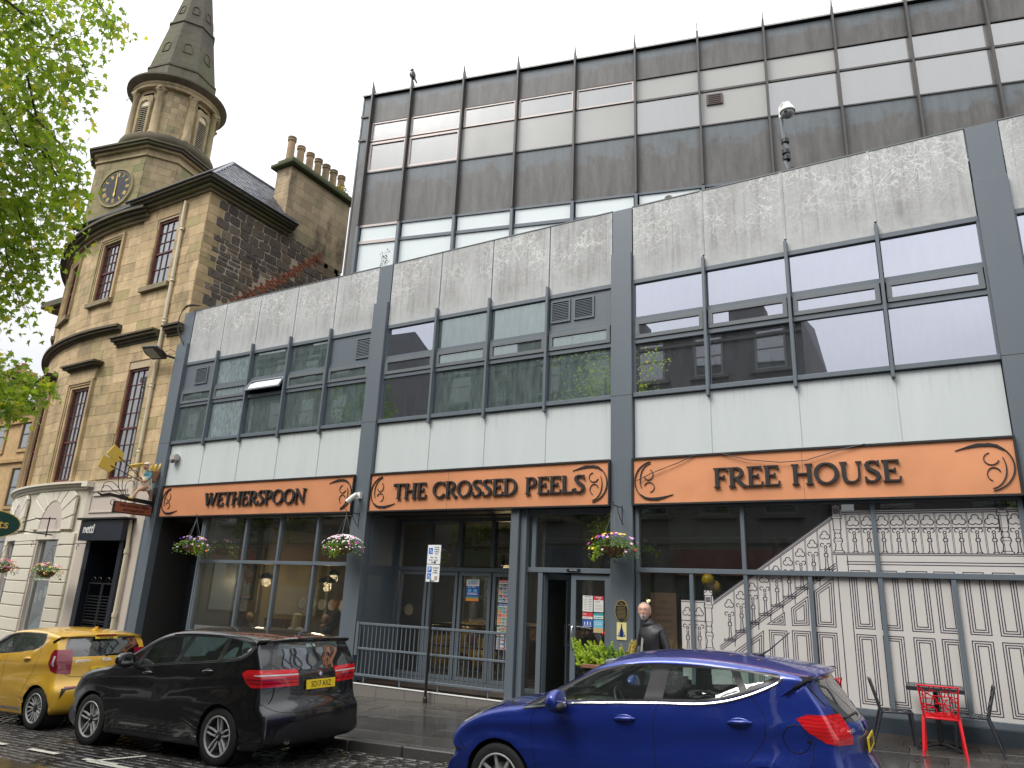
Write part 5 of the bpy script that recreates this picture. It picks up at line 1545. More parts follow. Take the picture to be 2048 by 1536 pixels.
class Car:
 def __init__(s, cfg):
  s.c = cfg; s.L = cfg['L']; s.W = cfg['W']
  s.outline = s.resample([Vector(p) for p in catmull(cfg['outline'], 12)], 190)
  s.base()
 def resample(s, P, n):
  L = [0]
  for i in range(len(P)): L.append(L[-1]+(P[(i+1) % len(P)]-P[i]).length)
  out = []; j = 0
  for k in range(n):
   d = L[-1]*k/n
   while L[j+1] < d: j += 1
   t = (d-L[j])/max(1e-9, L[j+1]-L[j]); out.append(P[j].lerp(P[(j+1) % len(P)], t))
  return out
 def Wf(s, x, z):
  c = s.c; hw = s.W/2
  xf = c['xf']; xr = c['xr']
  w_ = hw
  if x < xf: w_ -= c['kf']*((xf-x)/xf)**2.2
  if x > xr: w_ -= c['kr']*((x-xr)/(s.L-xr))**2.2
  zb = interp(c['belt'], x)
  zl = min(z, zb)
  w_ -= .055*max(0, (.55-zl)/.4)**1.6
  w_ -= .020*max(0, (zl-.72)/.35)**2
  cr = interp(c['crease'], x)
  w_ += .012*math.exp(-((zl-cr)/.05)**2) - .010*math.exp(-((zl-cr+.13)/.09)**2)
  if z > zb:
   dz = z-zb; w_ -= .018*min(1, dz/.03) + dz*c['tum']
  for hx in c['hubs']:
   d = math.hypot(x-hx, z-c['hr']); w_ += .022*math.exp(-((d-c['ar']-.015)/.05)**2)*(1 if z < zb else 0)
  return w_
 def base(s):
  c = s.c; O = s.outline; N = len(O); vs = []; fs = []
  nr = []
  for i in range(N):
   t = (O[(i+1) % N]-O[i-1]).normalized(); nr.append(Vector((-t.y, t.x)))
  cen = Vector(c['cen'])
  for i in range(N):
   if nr[i].dot(O[i]-cen) < 0: nr[i] = -nr[i]
  for _ in range(3): nr = [(nr[i-1]+nr[i]*2+nr[(i+1) % N]).normalized() for i in range(N)]
  rows = []                      # rows for +y half: from side centre to centreline
  def rc(i):
   x, z = O[i]; n = nr[i]
   r = .085
   if n.y < -.5: r = .05
   elif abs(n.x) > .6: r = .11 if z < .95 else .05
   if x > c['tail_x'] and z > 1.15: r = .035
   return r
  def crown(i):
   x, z = O[i]; n = nr[i]
   fr = max(0, -n.x); re = max(0, n.x)
   return .045*max(0, n.y)+c['nose_crown']*fr**1.5*(1 if z < .95 else .5)+(c['tail_crown'] if z < 1.1 else c['glass_crown'])*re**1.5
  rcs = [rc(i) for i in range(N)]; crs = [crown(i) for i in range(N)]
  for _ in range(6):
   rcs = [(rcs[i-1]+2*rcs[i]+rcs[(i+1) % N])/4 for i in range(N)]; crs = [(crs[i-1]+2*crs[i]+crs[(i+1) % N])/4 for i in range(N)]
  Pin = [O[i]-nr[i]*(rcs[i]+crs[i]) for i in range(N)]
  ins = list(Pin)
  rings = [.18, .34, .48, .6, .70, .78, .85, .91, .96, 1.0]
  PS = list(Pin)
  for _ in range(60): PS = [(PS[i-1]+PS[i]*2+PS[(i+1) % N])/4 for i in range(N)]
  for r_ in rings:
   q = r_**7
   row = [PS[i].lerp(Pin[i], q) for i in range(N)]
   rows.append([(cen.x+(row[i].x-cen.x)*r_, None, cen.y+(row[i].y-cen.y)*r_) for i in range(N)])
  rows = [[(x, s.Wf(x, z), z) for x, _, z in row] for row in rows]
  Wi = [rows[-1][i][1] for i in range(N)]
  for ph in (18, 36, 54, 72, 90):
   a = R(ph)
   rows.append([(Pin[i].x+nr[i].x*rcs[i]*math.sin(a), Wi[i]-rcs[i]*.9*(1-math.cos(a)), Pin[i].y+nr[i].y*rcs[i]*math.sin(a)) for i in range(N)])
  K = 9
  for k in range(1, K+1):
   t = 1-k/K
   rows.append([(Pin[i].x+nr[i].x*(rcs[i]+crs[i]*(1-t*t)), (Wi[i]-rcs[i]*.9)*t, Pin[i].y+nr[i].y*(rcs[i]+crs[i]*(1-t*t))) for i in range(N)])
  vs = [(cen.x, s.Wf(cen.x, cen.y), cen.y)]
  for row in rows: vs += row
  nR = len(rows)
  for i in range(N): fs.append((0, 1+i, 1+(i+1) % N))
  for j in range(nR-1):
   for i in range(N):
    a = 1+j*N+i; b_ = 1+j*N+(i+1) % N
    fs.append((a, a+N, b_+N, b_))
  m = len(vs)
  vs2 = [(x, -y, z) for x, y, z in vs]
  fs2 = [tuple(k+m for k in f[::-1]) for f in fs]
  me = bpy.data.meshes.new('base'); me.from_pydata(vs+vs2, [], fs+fs2)
  bm = bmesh.new(); bm.from_mesh(me)
  bmesh.ops.remove_doubles(bm, verts=bm.verts, dist=1e-4)
  bmesh.ops.recalc_face_normals(bm, faces=bm.faces)
  # make sure normals point out
  vol = bm.calc_volume(signed=True)
  if vol < 0:
   for f in bm.faces: f.normal_flip()
  bm.normal_update()
  s.V = [v.co.copy() for v in bm.verts]; s.N = [v.normal.copy() for v in bm.verts]
  bm.verts.index_update()
  s.F = [tuple(v.index for v in f.verts) for f in bm.faces]
  bm.free()
  s.bvh = BVHTree.FromPolygons(s.V, s.F)
 def shell(s, off, th=0):
  me = bpy.data.meshes.new('shell'); me.from_pydata([v+nn*off for v, nn in zip(s.V, s.N)], [], s.F)
  me.materials.append(M['black']); me.materials.append(M['cabin']); return me
 def boolean(s, me, op, cut):
  """cut the closed skin with a prism; faces the prism leaves behind are marked with slot 1"""
  cut.materials.append(M['black']); cut.materials.append(M['cabin'])
  cut.polygons.foreach_set('material_index', [1]*len(cut.polygons))
  a = bpy.data.objects.new('a', me); b_ = bpy.data.objects.new('b', cut)
  COL.objects.link(a); COL.objects.link(b_)
  md = a.modifiers.new('b', 'BOOLEAN'); md.operation = op; md.object = b_; md.solver = 'EXACT'
  out = None
  for selfx in (False, True):
   md.use_self = selfx
   dg = bpy.context.evaluated_depsgraph_get()
   out = bpy.data.meshes.new_from_object(a.evaluated_get(dg))
   if len(out.polygons) > (.72*len(me.polygons) if op == 'DIFFERENCE' and len(me.polygons) > 3000 else 0): break
  bpy.data.objects.remove(a); bpy.data.objects.remove(b_)
  return out
 def skin(s, me):
  bm = bmesh.new(); bm.from_mesh(me)
  bmesh.ops.delete(bm, geom=[f for f in bm.faces if f.material_index == 1], context='FACES')
  bm.to_mesh(me); bm.free(); return me
 def finish(s, me, name, mat, parent):
  s.skin(me); me.materials.clear(); me.materials.append(mat); me.name = name
  for p in me.polygons: p.use_smooth = True; p.material_index = 0
  nrm = []
  for p in me.polygons:
   fn = p.normal
   for li in p.loop_indices:
    v = me.vertices[me.loops[li].vertex_index].co
    loc, n0, idx, dist = s.bvh.find_nearest(v)
    use = fn
    if loc is not None and abs(fn.dot(n0)) > .75:
     f = s.F[idx]; wsum = 0; acc = Vector((0, 0, 0))
     for k in f:
      w_ = 1/((s.V[k]-loc).length+1e-4)**2; acc += s.N[k]*w_; wsum += w_
     acc.normalize(); use = acc if fn.dot(acc) > 0 else -acc
    nrm.append(use)
  me.normals_split_custom_set([tuple(n) for n in nrm])
  return inst(me, name, parent)
 def surf_y(s, x, z, side=-1):
  loc, n, i, d = s.bvh.ray_cast(Vector((x, side*3, z)), Vector((0, -side, 0)))
  return (loc.y if loc else side*s.W/2), (n if n else Vector((0, side, 0)))
 def surf_x(s, y, z, side=1):
  loc, n, i, d = s.bvh.ray_cast(Vector((side*10, y, z)), Vector((-side, 0, 0)))
  return (loc.x if loc else s.L), (n if n else Vector((1, 0, 0)))
def pris(poly, a, b_, axis='y'):
 mb = MB(); mb.prism(poly, a, b_, axis); return mb
def strip_poly(pts, w_):
 P = [Vector(p) for p in catmull(pts, 5, False)]; L = []; Rr = []
 for i in range(len(P)):
  t = (P[min(i+1, len(P)-1)]-P[max(0, i-1)]).normalized(); n = Vector((-t.y, t.x))*w_/2
  L.append(tuple(P[i]+n)); Rr.append(tuple(P[i]-n))
 return L+Rr[::-1]
def wheel(par, cx, cy, r, width, style, side, matr=None):
 """wheel thing part: tyre with rim and spokes; side -1 faces the street"""
 s = side
 prof = [(r*.70, -.5), (r*.80, -.52), (r*.93, -.50), (r*.985, -.44), (r, -.30), (r, .30), (r*.985, .44), (r*.93, .5), (r*.80, .52), (r*.70, .5)]
 t = MB().lathe([(a, b_*width) for a, b_ in prof], (cx, cy, r), 48, 'y').build('wheel', M['tyre'], par, smooth=40)
 yo = cy+s*width*.5
 rr = r*.70
 MB().lathe([(rr+.004, -s*.0), (rr+.002, -s*.004), (rr-.012, -s*.006), (rr-.02, -s*.03), (rr-.05, -s*.10), (.0, -s*.13)], (cx, yo, r), 48, 'y').build('rim', matr or M['alloydark'], t, smooth=50)
 MB().lathe([(rr+.004, s*.001), (rr-.001, s*.006), (rr-.012, s*.004), (rr-.016, -s*.012)], (cx, yo, r), 48, 'y').build('rim_lip', M['alloy'], t, smooth=50)
 MB().lathe([(.0, -.115*s), (.13, -.115*s), (.13, -.10*s), (0, -.10*s)], (cx, yo, r), 24, 'y').build('brake_disc', M['steel'], t, smooth=40)
 n, kind = style
 for k in range(n):
  a0 = 2*math.pi*k/n+math.pi/2+(.16 if kind != 'double' else 0)
  mb = MB()
  def sp(o0, o1, w0, w1, skew=0):
   d = Vector((math.cos(a0), 0, math.sin(a0))); q = Vector((-math.sin(a0), 0, math.cos(a0))); c_ = Vector((cx, yo, r))
   r0, r1 = .045, rr-.008
   P = []
   for (rad, off, hw, yy) in ((r0, o0, w0, -.028), ((r0+r1)/2, (o0+o1)/2+skew, (w0+w1)/2*.9, -.018), (r1, o1, w1, -.008)):
    for sg in (-1, 1):
     P.append(c_+d*rad+q*(off+sg*hw)+Vector((0, s*yy, 0)))
    for sg in (-1, 1):
     P.append(c_+d*rad+q*(off+sg*hw*.6)+Vector((0, s*(yy-.03), 0)))
   fs = []
   for j in (0, 4): fs += [(j, j+1, j+5, j+4), (j, j+4, j+6, j+2), (j+1, j+3, j+7, j+5)]
   mb.add(P, fs)
  if kind == 'double': sp(-.018, -.030, .012, .010, -.008); sp(.018, .030, .012, .010, .008)
  elif kind == 'vee': sp(0, -.045, .011, .008); sp(0, .045, .011, .008)
  else: sp(0, 0, .024, .013)
  mb.build('spoke', M['alloy'], t, bevel=.002)
 MB().lathe([(0, -s*.012), (.03, -s*.014), (.052, -s*.022), (.055, -s*.05)], (cx, yo, r), 20, 'y').build('hub_cap', matr or M['alloydark'], t, smooth=50)
 if s > 0: pass
 return t
def seat(par, x, y, z0, mat):
 mb = MB(); mb.box(x-.25, x+.24, y-.24, y+.24, z0, z0+.16)
 mb.prism([(x+.20, z0+.1), (x+.34, z0+.1), (x+.46, z0+.66), (x+.36, z0+.68)], y-.23, y+.23, 'y')
 mb.box(x+.38, x+.48, y-.12, y+.12, z0+.68, z0+.86)
 return mb.build('seat', mat, par, bevel=.03, bseg=2, smooth=50)
def plate(par, car, y, z, txt, w_=.52, h=.111, tilt=0, xo=.012):
 x, n = car.surf_x(y, z)
 ang_ = math.atan2(n.z, n.x)
 T = Matrix.Translation((x+xo, y, z)) @ Matrix.Rotation(-ang_, 4, 'Y')
 mb = MB(); mb.T = T; mb.box(0, .008, -w_/2, w_/2, -h/2, h/2)
 p = mb.build('number_plate', M['plate_y'], par, bevel=.002)
 me = text_mesh(txt, .098, .0008, .0006).copy(); me.materials.clear(); me.materials.append(M['black'])
 o = inst(me, 'plate_lettering', p, (0, 0, 0));
 TT = T @ Matrix.Translation((.0092, 0, -.002)) @ Matrix.Rotation(R(90), 4, 'Z') @ Matrix.Rotation(R(90), 4, 'X') @ Matrix.Diagonal((.80, 1.0, 1, 1))
 o.matrix_basis = TT
 return p
def badge_text(par, car, y, z, txt, size, mat, sx=1, bold=0):
 x, n = car.surf_x(y, z); ang_ = math.atan2(n.z, n.x)
 me = text_mesh(txt, size, .002, bold).copy(); me.materials.clear(); me.materials.append(mat)
 o = inst(me, 'badge', par); o.matrix_basis = Matrix.Translation((x+.006, y, z)) @ Matrix.Rotation(-ang_, 4, 'Y') @ Matrix.Rotation(math.atan2(n.y, n.x), 4, 'Z') @ Matrix.Rotation(R(90), 4, 'Z') @ Matrix.Rotation(R(90), 4, 'X') @ Matrix.Diagonal((sx, 1, 1, 1))
 return o
def roundel(par, T, r):
 def q(name, mat, r0, r1, d, a0=0, a1=2*math.pi):
  mb = MB(); mb.T = T; mb.lathe([(r0, d-.003), (r0, d), (r1, d), (r1, d-.003)] if r0 > 0 else [(0, d), (r1, d), (r1, d-.003)], (0, 0, 0), 20 if a1 > 6 else 6, 'z', a0, a1); return mb.build(name, mat, b0, smooth=None)
 mb = MB(); mb.T = T; mb.lathe([(0, .002), (r*.96, .002), (r, 0)], (0, 0, 0), 24); b0 = mb.build('badge', M['black'], par)
 q('badge_ring', M['chrome'], r*.93, r*1.02, .006); q('badge_ring', M['chrome'], r*.56, r*.62, .006)
 bl_ = M.setdefault('badgeblue', simple('badge_blue', (.02, .16, .55), .3)); wh = M['white']
 for k in range(4): q('badge_quarter', bl_ if k % 2 else wh, 0, r*.56, .005, k*math.pi/2, (k+1)*math.pi/2)
def build_car(cfg, name, label, loc_x, loc_y, paint, detail):
 car = Car(cfg); c = cfg; L, W = car.L, car.W
 root = thing(name, label, 'car', (0, 0, 0))
 # ---- body with openings
 def opened(off):
  body = car.shell(off)
  def cut(body, polys):
   n0 = len(body.polygons)
   mb = MB()
   for poly, q, w_, ax in polys: mb.prism(poly, *sorted((q, w_)), ax)
   for att in range(4):
    q = MB(); q.add([(v[0]+att*.00071, v[1], v[2]+att*.00053) for v in mb.v], mb.f)
    res = car.boolean(body.copy(), 'DIFFERENCE', q.mesh('cut'))
    if len(res.polygons) > .72*n0 and len(res.polygons) != n0: return res
   print('CUT FAILED', polys[0][0][:2]); return body
  body = cut(body, [(c['dlo'], sd*.35, sd*1.3, 'y') for sd in (-1, 1)])
  if off == 0:
   for pl in c['lamps']: body = cut(body, [(pl[1], sd*pl[2], sd*1.3, 'y') for sd in (-1, 1)])
  for hx in c['hubs']:
   P = [(hx+c['ar']*math.cos(R(t)), c['hr']+c['ar']*math.sin(R(t))) for t in range(0, 360, 9)]
   body = cut(body, [(P, sd*.52, sd*1.3, 'y') for sd in (-1, 1)])
  sc_ = c['screen']; rw = c['rearwin']
  body = cut(body, [(sc_['poly'], sc_['x0'], sc_['x1'], 'x')]); body = cut(body, [(rw['poly'], rw['x0'], rw['x1'], 'x')])
  return body
 sc_ = c['screen']; rw = c['rearwin']
 car.finish(opened(0), 'body', paint, root)
 car.finish(opened(-.018), 'cabin_lining', M['underside'], root)
 def gap(pts, axis, sd=1, w_=.0055, mat=None, name='panel_gap'):
  P = catmull(pts, 8, False); vs = []
  for i, p in enumerate(P):
   t = (P[min(i+1, len(P)-1)]-P[max(0, i-1)]).normalized(); n2 = Vector((-t.y, t.x))*w_/2
   for q in (p+n2, p-n2):
    if axis == 'y':
     y, n = car.surf_y(q.x, q.y, sd); co = Vector((q.x, y, q.y))
    else:
     x, n = car.surf_x(q.x, q.y); co = Vector((x, q.x, q.y))
    vs.append(co+n*.0012)
  MB().add(vs, [(2*i, 2*i+1, 2*i+3, 2*i+2) for i in range(len(P)-1)]).build(name, mat or M['underside'], root)
 for pts in c['seams']:
  for sd in (-1, 1): gap(pts, 'y', sd)
 for pts in c.get('rseams', []): gap(pts, 'x')
 # ---- black window surround and panes
 for sd in (-1, 1):
  tr = car.boolean(car.shell(-.004, .010), 'INTERSECT', MB().prism(c['dlo'], *sorted((sd*.36, sd*1.28)), 'y').mesh('c'))
  for pl in c['panes']: tr = car.boolean(tr, 'DIFFERENCE', MB().prism(pl[0], *sorted((sd*.30, sd*1.3)), 'y').mesh('c'))
  car.finish(tr, 'window_surround', M['cartrim'], root)
 for pl in c['panes']:
  for sd in (-1, 1):
   g = car.boolean(car.shell(-.006, .004), 'INTERSECT', MB().prism(pl[0], *sorted((sd*.35, sd*1.3)), 'y').mesh('c'))
   car.finish(g, 'side_window', M[pl[1]], root)
 g = car.boolean(car.shell(-.004, .005), 'INTERSECT', MB().prism(sc_['poly'], sc_['x0'], sc_['x1'], 'x').mesh('c')); car.finish(g, 'windscreen', M['glass_car'], root)
 g = car.boolean(car.shell(-.004, .005), 'INTERSECT', MB().prism(rw['poly'], rw['x0'], rw['x1'], 'x').mesh('c')); car.finish(g, 'rear_window', M[rw.get('mat', 'glass_rear_car')], root)
 for pl in c['lamps']:
  for sd in (-1, 1):
   g = car.boolean(car.shell(.003, .016), 'INTERSECT', MB().prism(pl[1], *sorted((sd*pl[2], sd*1.3)), 'y').mesh('c'))
   o = car.finish(g, pl[0], M[pl[3]], root)
   for q in (pl[4] if len(pl) > 4 else []):
    g = car.boolean(car.shell(.0055, .003), 'INTERSECT', MB().prism(q[0], *sorted((sd*pl[2], sd*1.3)), 'y').mesh('c'))
    car.finish(g, 'lens', M[q[1]], o)
 # dark lower cladding
 for nm_, poly, yr, mt in c.get('clad', []):
  for sd in (-1, 1):
   g = car.boolean(car.shell(.003, .01), 'INTERSECT', MB().prism(poly, *sorted((sd*yr, sd*1.3)), 'y').mesh('c'))
   car.finish(g, nm_, M[mt] if isinstance(mt, str) else mt, root)
 for nm_, poly, x0, x1, mt in c.get('rclad', []):
  g = car.boolean(car.shell(.003, .01), 'INTERSECT', MB().prism(poly, x0, x1, 'x').mesh('c'))
  car.finish(g, nm_, M[mt] if isinstance(mt, str) else mt, root)
 # ---- underside, arch liners, cabin
 zb = .20
 MB().box(.35, L-.3, -.55, .55, zb-.03, zb+.10).box(c['hubs'][0]+c['ar']+.02, c['hubs'][1]-c['ar']-.02, -W/2+.07, W/2-.07, zb, zb+.10).build('underbody', M['underside'], root)
 for hx in c['hubs']:
  for sd in (-1, 1):
   MB().lathe([(.0, 0), (c['ar']-.002, 0), (c['ar']-.002, sd*.29)], (hx, sd*(W/2-.33), c['hr']), 30, 'y').build('arch_liner', M['underside'], root)
 for hx in c['hubs']:
  for sd in (-1, 1): wheel(root, hx, sd*(W/2-.115), c['wr'], .205, c['spokes'], sd, c.get('rimmat'))
 cx0 = c['screen']['x0']+.25
 ct = c['cab']
 MB().box(ct[0], ct[1], -W/2+.14, W/2-.14, .22, .34).box(ct[0]-.02, ct[0]+.30, -W/2+.16, W/2-.16, .6, .93).build('dashboard', M['cabin'], root, bevel=.03)
 for sd in (-1, 1):
  seat(root, ct[0]+.95, sd*.36, .40, M['cabin'])
  MB().box(ct[0], ct[1], sd*(W/2-.13), sd*(W/2-.10), .35, c['belt'][0][1]-.04).build('door_card', M['cabin'], root)
 seat(root, ct[0]+1.75, -.36, .42, M['cabin']); seat(root, ct[0]+1.75, .36, .42, M['cabin'])
 MB().box(ct[1]-.08, ct[1], -W/2+.2, W/2-.2, .3, .82).build('boot_panel', M['cabin'], root)
 # steering wheel on the right hand side (UK): car faces -x so its right is +y
 T = Matrix.Translation((ct[0]+.52, .36, .90)) @ Matrix.Rotation(R(62), 4, 'Y')
 mb = MB(); mb.T = T
 mb.tube([(.185*math.cos(R(a)), .185*math.sin(R(a)), 0) for a in range(0, 360, 15)], .016, 8, closed=True)
 mb.box(-.02, .02, -.17, .17, -.01, .01).box(-.17, .05, -.025, .025, -.01, .012)
 mb.build('steering_wheel', M['cartrim'], root, smooth=40)
 # ---- handles
 for hx, hz in c['handles']:
  for sd in (-1, 1):
   y, n = car.surf_y(hx, hz, sd)
   P = []
   for k in range(9):
    t = k/8; xx = hx-.10+.2*t; yy, nn = car.surf_y(xx, hz+.012*t, sd)
    P.append((xx, yy+sd*(.006+.020*math.sin(math.pi*t)**.6), hz+.012*t))
   h = MB().tube(P, [.004, .014, .017, .018, .018, .018, .017, .014, .004], 8)
   h.v = [(v[0], v[1], v[2]) for v in h.v]
   ho = h.build('door_handle', paint, root, smooth=50)
   MB().sphere((hx, y-sd*.004, hz+.004), (.085, .008, .035), 14, 8).build('handle_recess', M['cartrim'] if paint is M['carblack'] else paint, ho, smooth=60)
 # ---- mirrors
 mx_, mz = c['mirror']
 for sd in (-1, 1):
  y, n = car.surf_y(mx_+.06, mz-.05, sd)
  mb = MB(); yc = y+sd*.135
  mb.sphere((mx_, yc, mz+.035), (.105, .145, .10), 18, 12)
  mb.v = [((v[0] if v[0] < mx_+.03 else mx_+.03+(v[0]-mx_-.03)*.2), v[1], v[2]) for v in mb.v]
  mo = mb.build('wing_mirror', paint if c.get('mpaint', True) else M['cartrim'], root, smooth=60)
  MB().box(mx_-.03, mx_+.03, y-sd*.03, yc, mz-.045, mz-.01).sphere((mx_, yc, mz-.012), (.085, .115, .05), 14, 8).build('mirror_base', M['cartrim'], mo, smooth=60)
  MB().sphere((mx_+.040, yc, mz+.03), (.004, .085, .055), 14, 8).build('mirror_glass', M['chrome'], mo, smooth=60)
 detail(car, root)
 root.location = (loc_x, loc_y, gz(loc_x)-.113)
 root.rotation_euler = (0, -math.atan(SL), 0)
 return root, car
# ---------------- blue hatchback
blue_cfg = dict(L=4.04, W=1.735, cen=(2.0, .62), xf=1.1, xr=3.0, kf=.085, kr=.075, tum=.42, hr=.31, ar=.355, wr=.312, hubs=(.80, 3.29), tail_x=3.5,
 nose_crown=.26, tail_crown=.13, glass_crown=.07, spokes=(8, 'single'), cab=(1.12, 3.75),
 belt=[(0, .93), (1.03, .945), (1.6, 1.03), (2.36, 1.085), (2.9, 1.125), (3.44, 1.30), (4.04, 1.32)],
 crease=[(0, .74), (1.2, .83), (2.4, .90), (3.5, .96), (4.04, .98)],
 outline=[(0.0, .50), (.02, .62), (.09, .74), (.28, .85), (.55, .935), (.85, .995), (1.02, 1.03), (1.22, 1.12), (1.55, 1.295), (1.80, 1.405), (2.05, 1.460), (2.4, 1.487), (2.8, 1.480), (3.2, 1.447), (3.55, 1.398), (3.74, 1.362), (3.755, 1.335), (3.70, 1.305), (3.80, 1.16), (3.90, 1.02), (3.96, .93), (3.965, .80), (3.99, .68), (4.04, .58), (4.04, .45), (4.0, .30), (3.88, .20), (3.4, .17), (2.0, .165), (.8, .17), (.22, .19), (.06, .28), (.01, .40)],
 dlo=[(1.06, .955), (1.35, 1.0), (1.60, 1.035), (2.0, 1.06), (2.40, 1.085), (2.75, 1.10), (2.98, 1.135), (3.20, 1.20), (3.40, 1.29), (3.45, 1.33), (3.42, 1.352), (3.1, 1.375), (2.75, 1.388), (2.35, 1.388), (2.05, 1.37), (1.80, 1.315), (1.50, 1.185), (1.22, 1.04)],
 panes=[([(1.20, .995), (1.44, 1.025), (1.44, 1.10), (1.35, 1.065)], 'glass_car'),
   ([(1.52, 1.045), (2.0, 1.075), (2.27, 1.092), (2.33, 1.365), (2.05, 1.345), (1.82, 1.295), (1.55, 1.165), (1.50, 1.11)], 'glass_car'),
   ([(2.44, 1.105), (2.75, 1.12), (2.95, 1.15), (3.11, 1.20), (3.03, 1.36), (2.75, 1.365), (2.49, 1.366)], 'glass_car'),
   ([(3.165, 1.225), (3.38, 1.315), (3.36, 1.335), (3.10, 1.355)], 'glass_car')],
 screen=dict(poly=[(-.62, 1.04), (.62, 1.04), (.60, 1.20), (.52, 1.385), (-.52, 1.385), (-.60, 1.20)], x0=.9, x1=2.0),
 rearwin=dict(poly=[(-.60, 1.00), (-.3, .975), (.3, .975), (.60, 1.00), (.56, 1.20), (.50, 1.30), (-.50, 1.30), (-.56, 1.20)], x0=3.35, x1=4.2),
 lamps=[('tail_lamp', [(3.54, 1.03), (3.62, 1.065), (3.78, 1.065), (3.95, 1.03), (4.2, 1.0), (4.2, .84), (3.90, .835), (3.74, .87), (3.62, .94)], .50, 'redlens', [([(3.86, .995), (3.9, 1.015), (4.2, 1.0), (4.2, .955), (3.92, .95)], 'clearlens')]),
   ('headlamp', [(.05, .71), (.12, .80), (.30, .872), (.56, .925), (.72, .95), (.60, .87), (.42, .78), (.22, .715)], .40, 'headlens', [([(.2, .75), (.3, .83), (.42, .86), (.4, .80)], 'cartrim')])],
 clad=[],
 rclad=[('lower_bumper', [(-.7, .22), (.7, .22), (.62, .46), (-.62, .46)], 3.8, 4.2, 'cartrim')],
 seams=[[(1.20, .97), (1.17, .80), (1.20, .5), (1.26, .22)], [(2.40, 1.09), (2.36, .85), (2.38, .5), (2.42, .22)], [(3.17, 1.20), (3.28, 1.07), (3.30, .93), (3.24, .80), (3.08, .62), (2.93, .5)],
   [(3.62, 1.29), (3.68, 1.21), (3.75, 1.12)], [(.72, .955), (1.02, .96)], [(.22, .70), (.40, .56), (.47, .52)], [(3.66, .86), (3.60, .62)]],
 handles=[(2.10, .925), (3.10, .97)], mirror=(1.50, 1.01))
def blue_detail(car, root):
 P = []
 for x, z in catmull([(1.08, .948), (1.35, .990), (1.6, 1.022), (2.0, 1.050), (2.40, 1.073), (2.75, 1.088), (2.98, 1.122), (3.20, 1.187), (3.40, 1.275), (3.455, 1.325)], 6, False):
  y, n = car.surf_y(x, z-.004, -1); P.append((x, y-.004, z))
 MB().tube(P, .0095, 6).build('chrome_strip', M['chrome'], root, smooth=40)
 ring = []
 for a in range(0, 360, 15):
  x, z = 3.53+.100*math.cos(R(a)), .885+.100*math.sin(R(a)); y, n = car.surf_y(x, z, -1); ring.append((x, y-.0005, z))
 MB().tube(ring, .0035, 5, closed=True).build('fuel_flap_gap', M['black'], root)
 y, n = car.surf_y(3.62, .875, -1); MB().box(3.605, 3.64, y-.004, y, .865, .88).build('fuel_flap_notch', M['black'], root)
 MB().tube([(3.12, 0, 1.445), (3.22, 0, 1.50), (3.42, 0, 1.66)], [.012, .006, .004], 8).sphere((3.12, 0, 1.458), (.06, .03, .02)).build('aerial', M['black'], root, smooth=50)
 plate(root, car, 0, .80, 'LB19 NFY', xo=.02)
 x, n = car.surf_x(.30, 1.05); MB().tube([(x+.02, 0, 1.0), (x+.05, -.1, 1.03), (x+.0, -.48, 1.02)], .010, 6).sphere((x+.03, 0, 1.0), .03).build('rear_wiper', M['black'], root, smooth=50)
 badge_text(root, car, -.50, .93, 'Fiesta', .05, M['chrome'], 1.1)
 badge_text(root, car, -.45, .60, 'ST-Line', .05, M['chrome'], 1.2)
 x, n = car.surf_x(0, .915); T = Matrix.Translation((x+.004, 0, .93)) @ Matrix.Rotation(R(80), 4, 'Y') @ Matrix.Diagonal((.5, 1, 1, 1))
 mb = MB(); mb.T = T; mb.lathe([(0, .004), (.075, .004), (.08, 0)], (0, 0, 0), 24); mb.build('badge', simple('deep_blue_badge', (.01, .03, .18), .3), root)
 MB().box(3.66, 3.72, -.07, .07, 1.292, 1.302).build('dealer_sticker', M['plate_y'], root)
 # light headlining and pillar trim seen through the windows
 MB().prism([(1.15, 1.02), (1.22, 1.02), (1.82, 1.33), (1.80, 1.37)], .62, .66, 'y').build('pillar_trim', M['cabinlt'], root)
 MB().prism([(1.8, 1.37), (2.4, 1.40), (3.3, 1.35), (3.3, 1.37), (2.4, 1.42), (1.8, 1.39)], -.55, .55, 'y').build('headlining', M['cabinlt'], root)
 lf = simple('fallen_leaf', (.65, .33, .04), .6)
 for lx, ly in ((2.95, -.35), (3.05, -.28), (3.2, -.42), (2.4, .1)):
  loc, n, i, d_ = car.bvh.ray_cast(Vector((lx, ly, 3)), Vector((0, 0, -1)))
  if loc: MB().add([(lx-.02, ly, loc.z+.006), (lx, ly-.012, loc.z+.010), (lx+.02, ly, loc.z+.004), (lx, ly+.012, loc.z+.012)], [(0, 1, 2, 3)]).build('fallen_leaf', lf, root)
build_car(blue_cfg, 'blue_hatchback', 'rain-speckled blue hatchback parked nearest, facing left, with chrome window strip', -4.56, 6.5+.8675, M['blue'], blue_detail)
